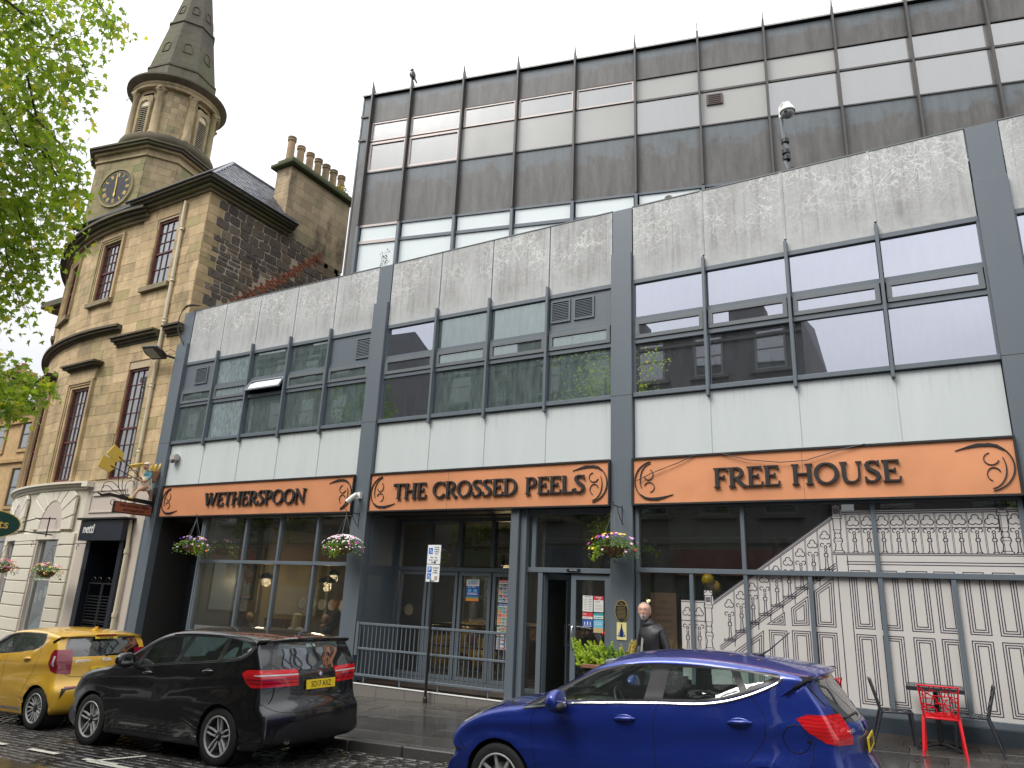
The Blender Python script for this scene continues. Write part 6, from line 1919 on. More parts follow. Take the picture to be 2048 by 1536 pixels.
# ---------------- black compact MPV
blk_cfg = dict(L=4.34, W=1.80, cen=(2.2, .66), xf=1.2, xr=3.4, kf=.10, kr=.07, tum=.34, hr=.325, ar=.372, wr=.328, hubs=(.83, 3.47), tail_x=3.8,
 nose_crown=.28, tail_crown=.13, glass_crown=.06, spokes=(5, 'double'), cab=(1.2, 4.05),
 belt=[(0, .98), (1.05, 1.0), (1.75, 1.045), (2.6, 1.12), (3.45, 1.18), (3.75, 1.24), (3.95, 1.40), (4.34, 1.4)],
 crease=[(0, .80), (1.2, .90), (2.6, .97), (3.8, 1.03), (4.34, 1.04)],
 outline=[(0.0, .52), (.02, .66), (.09, .80), (.28, .92), (.55, 1.0), (.85, 1.055), (1.02, 1.09), (1.22, 1.19), (1.55, 1.36), (1.85, 1.485), (2.15, 1.55), (2.55, 1.575), (3.0, 1.570), (3.45, 1.54), (3.82, 1.495), (4.02, 1.462), (4.035, 1.435), (3.98, 1.41), (4.07, 1.25), (4.15, 1.11), (4.20, 1.03), (4.215, .90), (4.24, .76), (4.32, .66), (4.34, .50), (4.30, .32), (4.18, .22), (3.7, .18), (2.2, .175), (.8, .18), (.22, .20), (.06, .30), (.01, .42)],
 dlo=[(1.10, 1.01), (1.45, 1.035), (1.75, 1.055), (2.2, 1.10), (2.6, 1.13), (3.0, 1.155), (3.45, 1.19), (3.70, 1.225), (3.83, 1.29), (3.88, 1.355), (3.84, 1.405), (3.70, 1.44), (3.45, 1.462), (3.0, 1.475), (2.55, 1.478), (2.2, 1.462), (1.92, 1.415), (1.60, 1.28), (1.30, 1.125)],
 panes=[([(1.30, 1.045), (1.60, 1.06), (1.72, 1.24), (1.62, 1.23), (1.45, 1.15)], 'glass_car'),
   ([(1.72, 1.072), (2.2, 1.115), (2.42, 1.135), (2.56, 1.452), (2.22, 1.44), (1.95, 1.39), (1.84, 1.32)], 'glass_car'),
   ([(2.52, 1.145), (3.0, 1.175), (3.25, 1.193), (3.30, 1.452), (3.0, 1.455), (2.66, 1.455)], 'glass_car'),
   ([(3.36, 1.205), (3.66, 1.245), (3.80, 1.32), (3.80, 1.37), (3.66, 1.42), (3.38, 1.447)], 'glass_car')],
 screen=dict(poly=[(-.66, 1.10), (.66, 1.10), (.64, 1.28), (.55, 1.475), (-.55, 1.475), (-.64, 1.28)], x0=.95, x1=2.05),
 rearwin=dict(poly=[(-.70, 1.085), (.70, 1.085), (.64, 1.25), (.55, 1.405), (-.55, 1.405), (-.64, 1.25)], x0=3.6, x1=4.5),
 lamps=[('tail_lamp', [(3.78, 1.06), (3.85, 1.10), (4.0, 1.105), (4.5, 1.07), (4.5, .905), (3.94, .90), (3.86, .95)], .33, 'redlens', [([(3.98, 1.035), (4.0, 1.05), (4.5, 1.03), (4.5, 1.012)], 'clearlens'), ([(3.86, .985), (3.88, 1.0), (4.5, .99), (4.5, .972)], 'redlens2'), ([(3.90, .945), (3.92, .957), (4.5, .95), (4.5, .935)], 'redlens2')]),
   ('headlamp', [(.06, .78), (.14, .86), (.30, .92), (.52, .975), (.66, 1.0), (.56, .92), (.40, .84), (.2, .78)], .42, 'headlens', [([(.2, .83), (.3, .88), (.42, .92), (.38, .87)], 'cartrim')])],
 clad=[('sill_trim', [(1.22, .17), (3.08, .17), (3.08, .255), (1.22, .255)], .5, 'cartrim')],
 rclad=[('lower_bumper', [(-.78, .20), (.78, .20), (.66, .42), (.5, .50), (-.5, .50), (-.66, .42)], 4.0, 4.6, 'cartrim')],
 seams=[[(1.25, 1.01), (1.22, .85), (1.24, .5), (1.30, .24)], [(2.47, 1.12), (2.45, .85), (2.46, .5), (2.5, .24)], [(3.40, 1.18), (3.42, 1.0), (3.36, .86), (3.22, .74), (3.08, .60)],
   [(3.84, 1.49), (3.80, 1.44), (3.95, 1.25), (4.06, 1.09)], [(.66, 1.01), (1.05, 1.015)], [(4.09, 1.10), (4.12, .90), (4.13, .72)]],
 rseams=[[(-.82, .72), (-.60, .62), (0, .60), (.60, .62), (.82, .72)], [(-.80, 1.07), (0, 1.073), (.8, 1.07)]],
 handles=[(1.98, .98), (3.16, 1.05)], mirror=(1.62, 1.10), mpaint=True)
def blk_detail(car, root):
 P = []
 for x, z in catmull([(1.12, 1.0), (1.45, 1.024), (1.75, 1.044), (2.2, 1.088), (2.6, 1.118), (3.0, 1.143), (3.45, 1.178), (3.70, 1.212), (3.84, 1.28), (3.89, 1.35), (3.85, 1.412), (3.70, 1.45), (3.45, 1.472), (3.0, 1.485), (2.55, 1.488), (2.2, 1.472)], 6, False):
  y, n = car.surf_y(x, z, -1); P.append((x, y-.002, z))
 MB().tube(P, .006, 6).build('window_line_trim', M['cartrim'], root, smooth=40)
 plate(root, car, .03, .905, 'SO17 AXZ', xo=.012)
 x, n = car.surf_x(.03, 1.02)
 roundel(root, Matrix.Translation((x+.002, .03, 1.025)) @ Matrix.Rotation(R(90)-math.atan2(n.z, n.x), 4, 'Y') @ Matrix.Rotation(R(90), 4, 'Z'), .038)
 badge_text(root, car, .56, 1.0, '218d', .05, M['chrome'], 1.2)
 x, n = car.surf_x(-.52, .30); MB().lathe([(.026, -.1), (.036, -.1), (.040, 0), (.036, .012), (.030, .0), (.028, -.06)], (x+.0, -.50, .29), 18, 'x').build('exhaust_tip', M['chrome'], root, smooth=50)
 MB().prism([(4.00, 1.448), (3.86, 1.478), (3.86, 1.488), (4.015, 1.462)], -.22, .22, 'y').build('high_brake_light', M['redlens2'], root)
 x, n = car.surf_x(.06, 1.37)
 mb = MB(); mb.T = Matrix.Translation((x-.002, .02, 1.365)) @ Matrix.Rotation(-math.atan2(n.z, n.x), 4, 'Y'); mb.box(-.002, .003, -.08, .08, -.02, .02); mb.build('permit_sticker', simple('pale_teal_sticker', (.45, .62, .58), .5), root)
 MB().tube([(x+.02, 0, 1.39), (x+.05, .05, 1.30), (x+.12, .10, 1.18)], .007, 6).build('rear_wiper', M['black'], root, smooth=50)
 # hub badges
 for hx in (.83, 3.47):
  roundel(root, Matrix.Translation((hx, -(1.80/2-.115)-.1025+.0125, .328)) @ Matrix.Rotation(R(90), 4, 'X'), .030)
 MB().prism([(1.9, 1.44), (2.6, 1.50), (3.7, 1.45), (3.7, 1.47), (2.6, 1.52), (1.9, 1.46)], -.55, .55, 'y').build('headlining', M['cabinlt'], root)
build_car(blk_cfg, 'black_hatchback', 'glossy black compact car with yellow plate SO17 AXZ parked in the middle', -11.25, 6.58+.90, M['carblack'], blk_detail)
# ---------------- yellow city car
yel_cfg = dict(L=3.60, W=1.60, cen=(1.8, .62), xf=1.0, xr=2.85, kf=.09, kr=.06, tum=.30, hr=.30, ar=.345, wr=.305, hubs=(.66, 3.06), tail_x=3.2,
 nose_crown=.24, tail_crown=.11, glass_crown=.06, spokes=(8, 'vee'), cab=(1.0, 3.35),
 belt=[(0, .95), (.95, .99), (1.6, 1.035), (2.3, 1.085), (2.85, 1.15), (3.0, 1.28), (3.6, 1.3)],
 crease=[(0, .80), (1.0, .88), (2.4, .93), (3.6, .98)],
 outline=[(0.0, .52), (.02, .64), (.07, .76), (.25, .86), (.48, .93), (.74, .985), (.90, 1.03), (1.10, 1.16), (1.35, 1.31), (1.60, 1.415), (1.85, 1.468), (2.2, 1.488), (2.6, 1.478), (2.95, 1.450), (3.22, 1.415), (3.36, 1.392), (3.375, 1.365), (3.335, 1.33), (3.40, 1.20), (3.465, 1.06), (3.49, .97), (3.50, .84), (3.52, .72), (3.585, .62), (3.60, .48), (3.57, .32), (3.46, .22), (3.1, .18), (1.8, .175), (.6, .18), (.18, .20), (.05, .30), (.01, .42)],
 dlo=[(.98, 1.0), (1.3, 1.03), (1.6, 1.05), (2.0, 1.078), (2.35, 1.105), (2.70, 1.145), (2.84, 1.18), (2.92, 1.24), (2.90, 1.34), (2.85, 1.395), (2.6, 1.405), (2.2, 1.408), (1.85, 1.39), (1.60, 1.335), (1.35, 1.225), (1.15, 1.105)],
 panes=[([(1.32, 1.05), (1.6, 1.07), (1.95, 1.095), (2.02, 1.385), (1.86, 1.37), (1.62, 1.315), (1.42, 1.22)], 'glass_priv'),
   ([(2.06, 1.105), (2.35, 1.125), (2.68, 1.165), (2.82, 1.20), (2.88, 1.26), (2.84, 1.375), (2.6, 1.385), (2.12, 1.388)], 'glass_priv')],
 screen=dict(poly=[(-.56, 1.04), (.56, 1.04), (.54, 1.2), (.46, 1.39), (-.46, 1.39), (-.54, 1.2)], x0=.8, x1=1.8),
 rearwin=dict(poly=[(-.62, 1.055), (.62, 1.055), (.63, 1.20), (.56, 1.345), (-.56, 1.345), (-.63, 1.20)], x0=3.0, x1=3.8, mat='glass_priv'),
 lamps=[('tail_lamp', [(3.22, 1.10), (3.27, 1.165), (3.42, 1.165), (3.8, 1.12), (3.8, .78), (3.42, .80), (3.28, .86), (3.22, .97)], .53, 'redlens2', [([(3.30, 1.08), (3.345, 1.07), (3.35, .92), (3.315, .93)], 'clearlens')]),
   ('headlamp', [(.05, .74), (.12, .82), (.30, .88), (.50, .93), (.46, .85), (.34, .77), (.16, .74)], .42, 'headlens')],
 clad=[('sill_trim', [(1.08, .25), (2.66, .25), (2.66, .285), (1.08, .285)], .5, 'steel')],
 rclad=[('lower_bumper', [(-.42, .18), (.42, .18), (.34, .34), (-.34, .34)], 3.3, 3.8, 'cartrim'), ('bumper_slot', [(-.66, .60), (-.42, .615), (-.42, .60), (-.60, .575), (-.68, .44)], 3.2, 3.8, 'cartrim'),
   ('reflector', [(-.62, .625), (-.40, .63), (-.40, .605), (-.62, .60)], 3.2, 3.8, 'redlens2'), ('reversing_lamp', [(-.395, .63), (-.22, .63), (-.22, .605), (-.395, .605)], 3.2, 3.8, 'clearlens')],
 seams=[[(1.06, 1.0), (1.03, .85), (1.05, .5), (1.10, .26)], [(2.0, 1.075), (1.98, .85), (1.99, .5), (2.02, .28)], [(2.90, 1.2), (2.93, 1.05), (2.86, .86), (2.72, .66), (2.66, .5)], [(.50, .94), (.85, .96)]],
 rseams=[[(-.60, .80), (-.50, .765), (0, .75), (.50, .765), (.60, .80)]],
 handles=[(1.72, .97), (2.62, 1.01)], mirror=(1.32, 1.08), mpaint=False)
def yel_detail(car, root):
 plate(root, car, 0, .84, 'SK22 KYA', xo=.012)
 badge_text(root, car, -.38, 1.0, 'picanto', .075, M['chrome'], 1.0)
 badge_text(root, car, 0.0, 1.0, 'KIA', .075, M['white'], 1.3, .002)
 MB().prism([(2.92, 1.445), (3.06, 1.438), (3.08, 1.50), (3.05, 1.505)], -.012, .012, 'y').sphere((3.0, 0, 1.447), (.07, .03, .012)).build('shark_fin_aerial', M['yellow'], root)
 x, n = car.surf_x(0, 1.36); MB().box(3.335, 3.385, -.17, .17, 1.358, 1.385).build('high_brake_light', M['redlens2'], root)
 mb = MB(); mb.T = Matrix.Translation((3.372, 0, 1.335)) @ Matrix.Rotation(R(-20), 4, 'Y'); mb.box(0, .006, -.19, .19, -.02, .022); st = mb.build('dealer_strip', M['plate_y'], root)
 me = text_mesh('Arnold Clark', .045, .0006, .001).copy(); me.materials.clear(); me.materials.append(M['black'])
 o = inst(me, 'strip_lettering', st); o.matrix_basis = Matrix.Translation((3.380, 0, 1.335)) @ Matrix.Rotation(R(-20), 4, 'Y') @ Matrix.Rotation(R(90), 4, 'Z') @ Matrix.Rotation(R(90), 4, 'X')
 x, n = car.surf_x(.2, 1.08); MB().tube([(x+.015, .0, 1.07), (x+.03, .1, 1.085), (x+.0, .45, 1.075)], .012, 6).sphere((x+.015, 0, 1.07), .028).build('rear_wiper', M['black'], root, smooth=50)
build_car(yel_cfg, 'yellow_hatchback', 'small yellow city car with a dealer strip on its rear window parked at the left', -15.43, 6.88+.80, M['yellow'], yel_detail)
# ============================================================ things on and in front of the pub
HG = lambda x: gz(x)
# ---- railing in front of the recessed front
rl = thing('railing', 'dark grey steel railing with upright bars guarding the ramp before the folding doors', 'railing', (-9, PY-.08, -.14))
X0, X1 = P1[1]+.08, -7.18
for z, h in ((1.04, .05), (.54, .045), (.02, .05)): MB().box(X0, X1, PY-.105, PY-.055, z-h/2, z+h/2).build('rail', F, rl, bevel=.006)
bar = MB().box(-.009, .009, -.009, .009, 0, .455).mesh('bar', F)
n = 33
for i in range(n):
 x = X0+.04+(X1-X0-.08)*i/(n-1)
 for z in (.05, .565): inst(bar, 'bar', rl, (x, PY-.08, z), (0, 0, 0), (1, 1, 1))
for x in (X0+.25, X0+1.2, X0+2.15, X1-.35): MB().box(x-.012, x+.012, PY-.092, PY-.068, -.14, .0).lathe([(0, -.135), (.045, -.135), (.05, -.14)], (x, PY-.08, 0), 12).build('foot', F, rl)
MB().box(X0-.05, X0+.02, PY-.12, PY-.04, .40, 1.08).build('end_post', F, rl)
# ---- parking sign on its post
sp = thing('parking_sign', 'two white and blue parking plates on a black post before the ramp', 'sign', (-8.80, 12.38, gz(-8.8)))
sx = -8.86; sy = 12.36
MB().tube([(sx, sy, gz(sx)), (sx, sy, 2.68)], .030, 12).lathe([(.03, 0), (.045, 0), (.045, .08), (.03, .1)], (sx, sy, gz(sx)), 12).build('post', M['black'], sp, smooth=40)
blue_s = simple('sign_blue', (.01, .13, .52), .4, var=.03); wh_s = simple('sign_white', (.78, .79, .78), .35, var=.02)
def plateb(z0, z1, name='sign_plate'):
 return MB().box(sx-.165, sx+.165, sy-.045, sy-.038, z0, z1).build(name, wh_s, sp, bevel=.004)
a = plateb(2.30, 2.68); b_ = plateb(1.945, 2.285)
def blk(par, x0, x1, z0, z1, mat): box_obj('blue_panel', mat, par, x0, x1, sy-.047, sy-.0455, z0, z1)
blk(a, sx-.135, sx-.035, 2.50, 2.62, blue_s); blk(b_, sx-.135, sx-.035, 2.135, 2.25, blue_s); blk(b_, sx-.135, sx-.035, 2.0, 2.115, blue_s)
def st(par, txt, x, z, s_, mat=M['black'], bold=0): text_on('lettering', txt, s_, mat, par, (x, sy-.0480, z), FRONT, .0005, bold)
for k, t_ in enumerate(('Goods', 'vehicles', 'loading', 'only')): st(a, t_, sx+.065, 2.635-k*.043, .042)
st(a, 'Mon - Sat', sx, 2.43, .046); st(a, '8 am - 6 pm', sx, 2.38, .046)
st(b_, 'P', sx-.085, 2.192, .10, wh_s, .003)
for k, t_ in enumerate(('Disabled', 'badge', 'holders')): st(b_, t_, sx+.065, 2.225-k*.048, .044)
def arrow(par, z, d):
 m_ = MB(); m_.ribbon([(sx-.055, z), (sx+.055, z)], .016, sy-.0465, .001); m_.ribbon([(sx+d*.02, z+.03), (sx+d*.06, z), (sx+d*.02, z-.03)], .014, sy-.0470, .001); m_.build('arrow', M['black'], par)
arrow(a, 2.335, 1); arrow(b_, 1.965, -1)
for (par, cz) in ((a, 2.56), (b_, 2.057)):      # wheelchair / trolley pictograms
 m_ = MB(); cx_ = sx-.085
 m_.ribbon([(cx_-.008, cz+.045), (cx_-.008, cz+.005), (cx_+.022, cz+.003), (cx_+.035, cz-.035)], .011, sy-.0478, .001)
 m_.ribbon([(cx_+.028*math.cos(R(t)), cz-.012+.028*math.sin(R(t))) for t in range(120, 400, 20)], .007, sy-.0475, .001); m_.build('pictogram', wh_s, par)
box_obj('sticker', simple('tan_sticker', (.4, .3, .2), .6), b_, sx+.05, sx+.12, sy-.047, sy-.0455, 1.985, 2.06)
# ---- hanging baskets
M['leaf_g'] = None
def leafmat(name, c1, c2, c3=None, trans=.35):
 b = NB(name); rd = b.rand()
 c = b.mix(rd, c1, c2)
 if c3: c = b.mix(b.ramp(rd, [(.86, 0), (.9, 1)]), c, c3)
 d = b.n('ShaderNodeBsdfPrincipled'); d.inputs['Roughness'].default_value = .45; b.l(c, d.inputs['Base Color'])
 t = b.n('ShaderNodeBsdfTranslucent'); b.l(b.mix(1.0, c, (1.25, 1.35, .6), 'MULTIPLY'), t.inputs['Color'])
 m = b.n('ShaderNodeMixShader'); m.inputs[0].default_value = trans; b.l(d.outputs[0], m.inputs[1]); b.l(t.outputs[0], m.inputs[2]); b.l(m.outputs[0], b.out.inputs[0])
 return b.m
M['leaf'] = leafmat('basket_leaves', (.04, .09, .015), (.10, .20, .03))
M['leaflime'] = leafmat('lime_trailing_leaves', (.22, .34, .03), (.34, .45, .05))
def fl(name, c): return simple(name, c, .55, var=.08)
FL = {'white': fl('white_petals', (.78, .76, .74)), 'pink': fl('pink_petals', (.72, .42, .55)), 'magenta': fl('magenta_petals', (.55, .02, .30)), 'yellow': fl('yellow_petals', (.80, .55, .02)), 'orange': fl('orange_petals', (.80, .22, .02)), 'violet': fl('violet_petals', (.12, .03, .38)), 'red': fl('red_petals', (.6, .03, .02))}
M['coir'] = simple('coir_liner', (.20, .115, .055), .9, var=.3, scale=20, bump=.6, bscale=60)
def flower(c, r, n, nrm, petals=5):
 mb = MB(); up = nrm.normalized(); a = up.orthogonal().normalized(); b2 = up.cross(a)
 vs = [c+up*r*.15]
 for k in range(petals*2):
  t = 2*math.pi*k/(petals*2); rr_ = r*(1 if k % 2 == 0 else .62)
  vs.append(c+(a*math.cos(t)+b2*math.sin(t))*rr_+up*r*.1*(1 if k % 2 == 0 else 0))
 mb.add(vs, [(0, 1+k, 1+(k+1) % (petals*2)) for k in range(petals*2)])
 return mb
def basket(x, y, ztop, label, mix, seed, wire=True, trail=None, group='hanging flower baskets', zs=1.0, arm=None):
 rn = random.Random(seed)
 t = thing('hanging_basket', label, 'flower basket', (x, y, ztop), group=group)
 zb = ztop-.68
 bowl = MB().lathe([(.0, -.17), (.08, -.16), (.14, -.10), (.175, 0), (.165, 0), (.13, -.09)], (x, y, zb), 20).build('basket', M['coir'], t, smooth=50)
 if wire:
  m_ = MB()
  for k in range(12):
   a = 2*math.pi*k/12; m_.tube([(x+r_*math.cos(a), y+r_*math.sin(a), zb+h) for r_, h in ((.185, 0), (.15, -.10), (.085, -.165), (0, -.18))], .0035, 4)
  for r_, h in ((.185, .0), (.17, -.06)): m_.tube([(x+r_*math.cos(R(q)), y+r_*math.sin(R(q)), zb+h) for q in range(0, 360, 20)], .004, 4, closed=True)
  m_.build('basket_wire', M['black'], bowl)
 m_ = MB()
 for k in range(4):
  a = 2*math.pi*k/4+.4; m_.tube([(x+.175*math.cos(a), y+.175*math.sin(a), zb), (x, y, ztop-.05)], .004, 4)
 m_.tube([(x, y, ztop-.07), (x, y, ztop)], .006, 5); m_.build('chains', M['steelgrey'], t)
 # leaves
 lv = MB(); ll = MB()
 pts = []
 for k in range(620):
  a = rn.uniform(0, 2*math.pi); u = rn.random()**.5
  rr_ = .30*u; hh = .03+.16*(1-u*u)*rn.random()**.6-.05*u
  if u > .75 and rn.random() < .6: hh -= rn.uniform(0, .22)
  p = Vector((x+rr_*math.cos(a)*1.1, y+rr_*math.sin(a), zb+hh)); pts.append((p, u, a))
  L = rn.uniform(.018, .034); d = Vector((rn.gauss(0, 1), rn.gauss(0, 1), rn.gauss(0, .8))).normalized(); s2 = d.orthogonal().normalized()*L*.45
  (ll if (trail and k % 5 == 0) else lv).add([p, p+d*L*.5+s2, p+d*L, p+d*L*.5-s2], [(0, 1, 2, 3)])
 if trail:
  for s_ in range(9):
   a = trail[0]+rn.uniform(-.5, .5); q = Vector((x+.2*math.cos(a), y+.2*math.sin(a), zb+.02))
   for k in range(rn.randint(8, 16)):
    q = q+Vector((rn.uniform(-.008, .008)+.006*math.cos(a), rn.uniform(-.006, .006), -.018))
    for z_ in range(2):
     d = Vector((rn.gauss(0, 1), rn.gauss(0, 1), rn.gauss(0, .5))).normalized()*.026; s2 = d.orthogonal().normalized()*.011
     ll.add([q, q+d*.5+s2, q+d, q+d*.5-s2], [(0, 1, 2, 3)])
 tag(lv.build('foliage', M['leaf'], t), kind='stuff')
 if ll.v: tag(ll.build('trailing_foliage', M['leaflime'], t), kind='stuff')
 cols = {}
 for k in range(int(110*mix.get('n', 1))):
  a = rn.uniform(0, 2*math.pi); u = rn.random()**.5
  hh = .05+.17*(1-u*u)-(rn.uniform(0, .2) if u > .8 else 0)
  p = Vector((x+.32*u*math.cos(a)*1.08, y+.31*u*math.sin(a), zb+hh+.01))
  c = rn.choice(mix['c']); r_ = rn.uniform(.012, .018) if c == 'white' else rn.uniform(.018, .030)
  if c in mix.get('side', {}):
   sa = mix['side'][c]
   if math.cos(a-sa) < .3: continue
  nv = Vector((math.cos(a)*u, math.sin(a)*u-.5, .6))
  cols.setdefault(c, []).append(flower(p, r_, 5, nv))
 for c, L in cols.items():
  for m_ in L[:40]: m_.build('flower', FL[c], t)
  if len(L) > 40:
   j = MB()
   for m_ in L[40:]: j.add(m_.v, m_.f)
   tag(j.build('small_flowers', FL[c], t), kind='stuff')
 t.scale = (1.42, 1.42, 1.06)
 return t
def bracket(x, y0, y1, z, label):
 """scrolled iron arm reaching out from the wall"""
 t = thing('basket_bracket', label, 'bracket', (x, y0, z), group=None)
 m_ = MB().tube([(x, y0, z), (x, y1, z)], .009, 6); m_.tube([(x, y0, z-.30), (x, y0, z+.04)], .009, 6)
 m_.tube([(x, y0, z-.26), (x, y0-.08, z-.22), (x, y0-.19, z-.10), (x, y0-.24, z-.01)], .007, 6)
 m_.tube([(x, y1-.02+.03*math.cos(R(q)), z+.03+.03*math.sin(R(q))) for q in range(-90, 181, 30)], .006, 5)
 m_.build('arm', M['black'], t, smooth=40)
 return t
bracket(-16.30, PY-.04, 12.15, 3.36, 'black iron bracket above the left bay holding the leftmost pub basket')
basket(-16.30, 12.16, 3.36, 'hanging basket with yellow, violet and pale pink flowers beside the dark recess', dict(c=['white', 'pink', 'pink', 'yellow', 'violet', 'orange'], side={'yellow': 1.57, 'orange': 0}, n=.9), 3, False, (-.2, ))
bracket(-11.13, PY-.12, 12.05, 3.37, 'black iron bracket on the pillar right of the WETHERSPOON board')
basket(-11.14, 12.08, 3.36, 'hanging basket thick with small white flowers on the pillar beside the WETHERSPOON board', dict(c=['white']*11+['pink', 'magenta', 'orange'], n=2.3, side={'orange': 1.57}), 5, False, (-1.6, ))
bracket(-4.82, PY-.12, 12.05, 3.37, 'black iron bracket on the pillar right of the entrance')
basket(-4.82, 12.08, 3.36, 'round wire basket of violet, yellow and magenta flowers beside the entrance doors', dict(c=['violet', 'yellow', 'red', 'pink', 'magenta', 'magenta'], n=.75, side={'magenta': 3.1}), 8, True, (3.6, ))
# ---- pub bracket sign with baker figure, in a plane square to the wall
BX = -18.74
bs = thing('pub_sign', 'painted bracket sign of a running baker with crossed golden peels and a bread basket', 'sign', (BX, 12.5, 3.8))
def yz(pts, r_, name, mat, n=6, par=None, closed=False): return MB().tube([(BX+(p[2] if len(p) > 2 else 0), p[0], p[1]) for p in pts], r_, n, closed=closed).build(name, mat, par or bs, smooth=50)
MB().prism([(12.66, 3.74), (12.66, 3.86), (11.55, 3.90), (11.2, 3.93), (11.0, 3.87), (10.84, 3.90), (11.02, 3.80), (11.22, 3.86), (11.56, 3.80)], BX-.018, BX+.018, 'x').build('arm', M['black'], bs, bevel=.006)
MB().box(BX-.09, BX+.09, 12.47, 12.50, 3.55, 4.25).build('back_plate', M['black'], bs)
def spiral(cy, cz, r0, a0, a1, k=-.0022, n=20):
 return [(cy+(r0+k*i)*math.cos(R(a0+(a1-a0)*i/n)), cz+(r0+k*i)*math.sin(R(a0+(a1-a0)*i/n))) for i in range(n+1)]
for P in (catmull([(11.62, 3.88), (11.45, 4.05), (11.38, 4.25), (11.36, 4.43)], 4, False), catmull([(11.64, 3.88), (11.52, 4.1), (11.50, 4.35), (11.62, 4.58), (11.80, 4.62), (11.90, 4.5), (11.84, 4.42)], 4, False),
   catmull([(11.6, 3.9), (11.3, 4.0), (11.12, 4.1), (11.0, 4.06), (10.98, 3.95), (11.06, 3.92)], 4, False), catmull([(11.60, 3.9), (11.38, 4.12), (11.2, 4.22), (11.02, 4.16), (11.0, 4.02)], 4, False),
   catmull([(11.66, 3.9), (11.60, 4.15), (11.66, 4.3), (11.80, 4.32), (11.86, 4.22)], 4, False), spiral(11.35, 3.68, .09, 60, 330)):
 MB().tube([(BX, p[0], p[1]) for p in P], .009, 6).build('scroll', M['black'], bs, smooth=50)
sgn = MB().box(BX-.03, BX+.03, 11.37, 12.50, 3.44, 3.74).build('board', M['black'], bs)
box_obj('board_face', simple('rust_red_board', (.30, .085, .045), .45), sgn, BX+.0302, BX+.034, 11.40, 12.47, 3.465, 3.715)
for t_, z, s_ in (('THE CROSSED PEELS', 3.645, .10), ('WETHERSPOON', 3.53, .085)):
 me = text_mesh(t_, s_, .006, .001).copy(); me.materials.clear(); me.materials.append(M['black'])
 inst(me, 'lettering', sgn, (BX+.036, 11.94, z), (R(90), 0, R(90)), (.95 if s_ > .09 else 1.0, 1, 1))
for y in (11.55, 12.3): yz([(y, 3.74), (y, 3.82)], .008, 'hanger', M['black'])
goldy = simple('golden_yellow_paint', (.66, .44, .06), .45, var=.05)
skin = simple('painted_skin', (.50, .28, .18), .5, var=.08); shirt = simple('painted_teal_shirt', (.06, .22, .27), .5); apron = simple('painted_cream_apron', (.66, .56, .42), .55); wicker = simple('painted_wicker', (.28, .12, .06), .6)
def peel(c, d, L0, mat=goldy):
 c = Vector(c); d = Vector(d).normalized(); n = Vector((-d.y, d.x))
 P = [c+d*.20+n*.16, c+d*.21-n*.16, c-d*.15-n*.17, c-d*.21-n*.06, c-d*.27-n*.02, c-d*.27+n*.02, c-d*.21+n*.06, c-d*.15+n*.17]
 o = MB().prism([tuple(p) for p in P], BX-.012, BX+.012, 'x').build('peel_blade', mat, bs, bevel=.004)
 a = c-d*.10; e = c-d*L0
 MB().tube([(BX+.02, a.x, a.y), (BX+.02, e.x, e.y)], .011, 6).build('peel_handle', M['black'], o, smooth=50)
d1 = Vector((11.10-12.12, 4.99-4.33)); peel((11.17, 4.96), d1, 1.22)
d2 = Vector((10.90-12.35, 4.66-4.22)); peel((10.98, 4.66), d2, 1.35)
# baker
def sk(pts, name, mat, par=None, n=10):
 P = [(BX+p[3] if len(p) > 3 else BX, p[0], p[1]) for p in pts]; return MB().tube(P, [p[2] for p in pts], n).build(name, mat, par or bk_, smooth=60)
bk_ = MB().tube([(BX, 12.20, 4.22), (BX, 12.21, 4.30), (BX, 12.20, 4.42), (BX, 12.18, 4.54), (BX, 12.17, 4.60), (BX, 12.15, 4.64)], [.07, .095, .09, .10, .07, .03], 12).build('baker_figure', shirt, bs, smooth=60)
m_ = MB().sphere((BX, 12.10, 4.71), (.052, .062, .075), 12, 9).sphere((BX, 12.035, 4.70), (.014, .022, .014), 8, 6).sphere((BX+.05, 12.11, 4.705), (.012, .016, .02), 8, 6); m_.build('head', skin, bk_, smooth=60)
MB().sphere((BX+.035, 12.055, 4.725), .009, 6, 5).sphere((BX-.035, 12.055, 4.725), .009, 6, 5).build('eyes', M['black'], bk_)
MB().sphere((BX, 12.11, 4.78), (.07, .085, .028), 12, 7).sphere((BX, 12.12, 4.80), (.055, .06, .03), 12, 7).build('cap', apron, bk_, smooth=60)
sk([(12.20, 4.57, .036, .08), (12.17, 4.46, .034, .10), (12.10, 4.38, .026, .10)], 'arm', shirt); sk([(12.10, 4.38, .026, .10), (12.0, 4.34, .022, .08), (11.98, 4.34, .026, .07)], 'forearm', skin)
sk([(12.18, 4.57, .036, -.08), (12.12, 4.47, .034, -.10), (12.02, 4.42, .024, -.08), (11.95, 4.40, .026, -.05)], 'arm', skin)
MB().prism([(12.10, 4.50), (12.24, 4.52), (12.30, 4.20), (12.20, 4.12), (12.08, 4.16), (12.06, 4.28)], BX-.09, BX+.09, 'x').build('apron', apron, bk_, bevel=.02, bseg=2, smooth=60)
sk([(12.16, 4.24, .065, .05), (12.04, 4.17, .055, .05), (11.96, 4.12, .038, .05), (11.90, 4.02, .036, .05), (11.86, 3.93, .022, .05)], 'leg', skin)
sk([(12.24, 4.24, .065, -.04), (12.32, 4.16, .052, -.04), (12.36, 4.09, .038, -.04), (12.40, 4.0, .034, -.04), (12.42, 3.93, .022, -.04)], 'leg', skin)
for y, dx in ((11.82, .05), (12.40, -.04)): MB().sphere((BX+dx, y, 3.915), (.028, .07, .024), 10, 6).build('shoe', goldy, bk_, smooth=60)
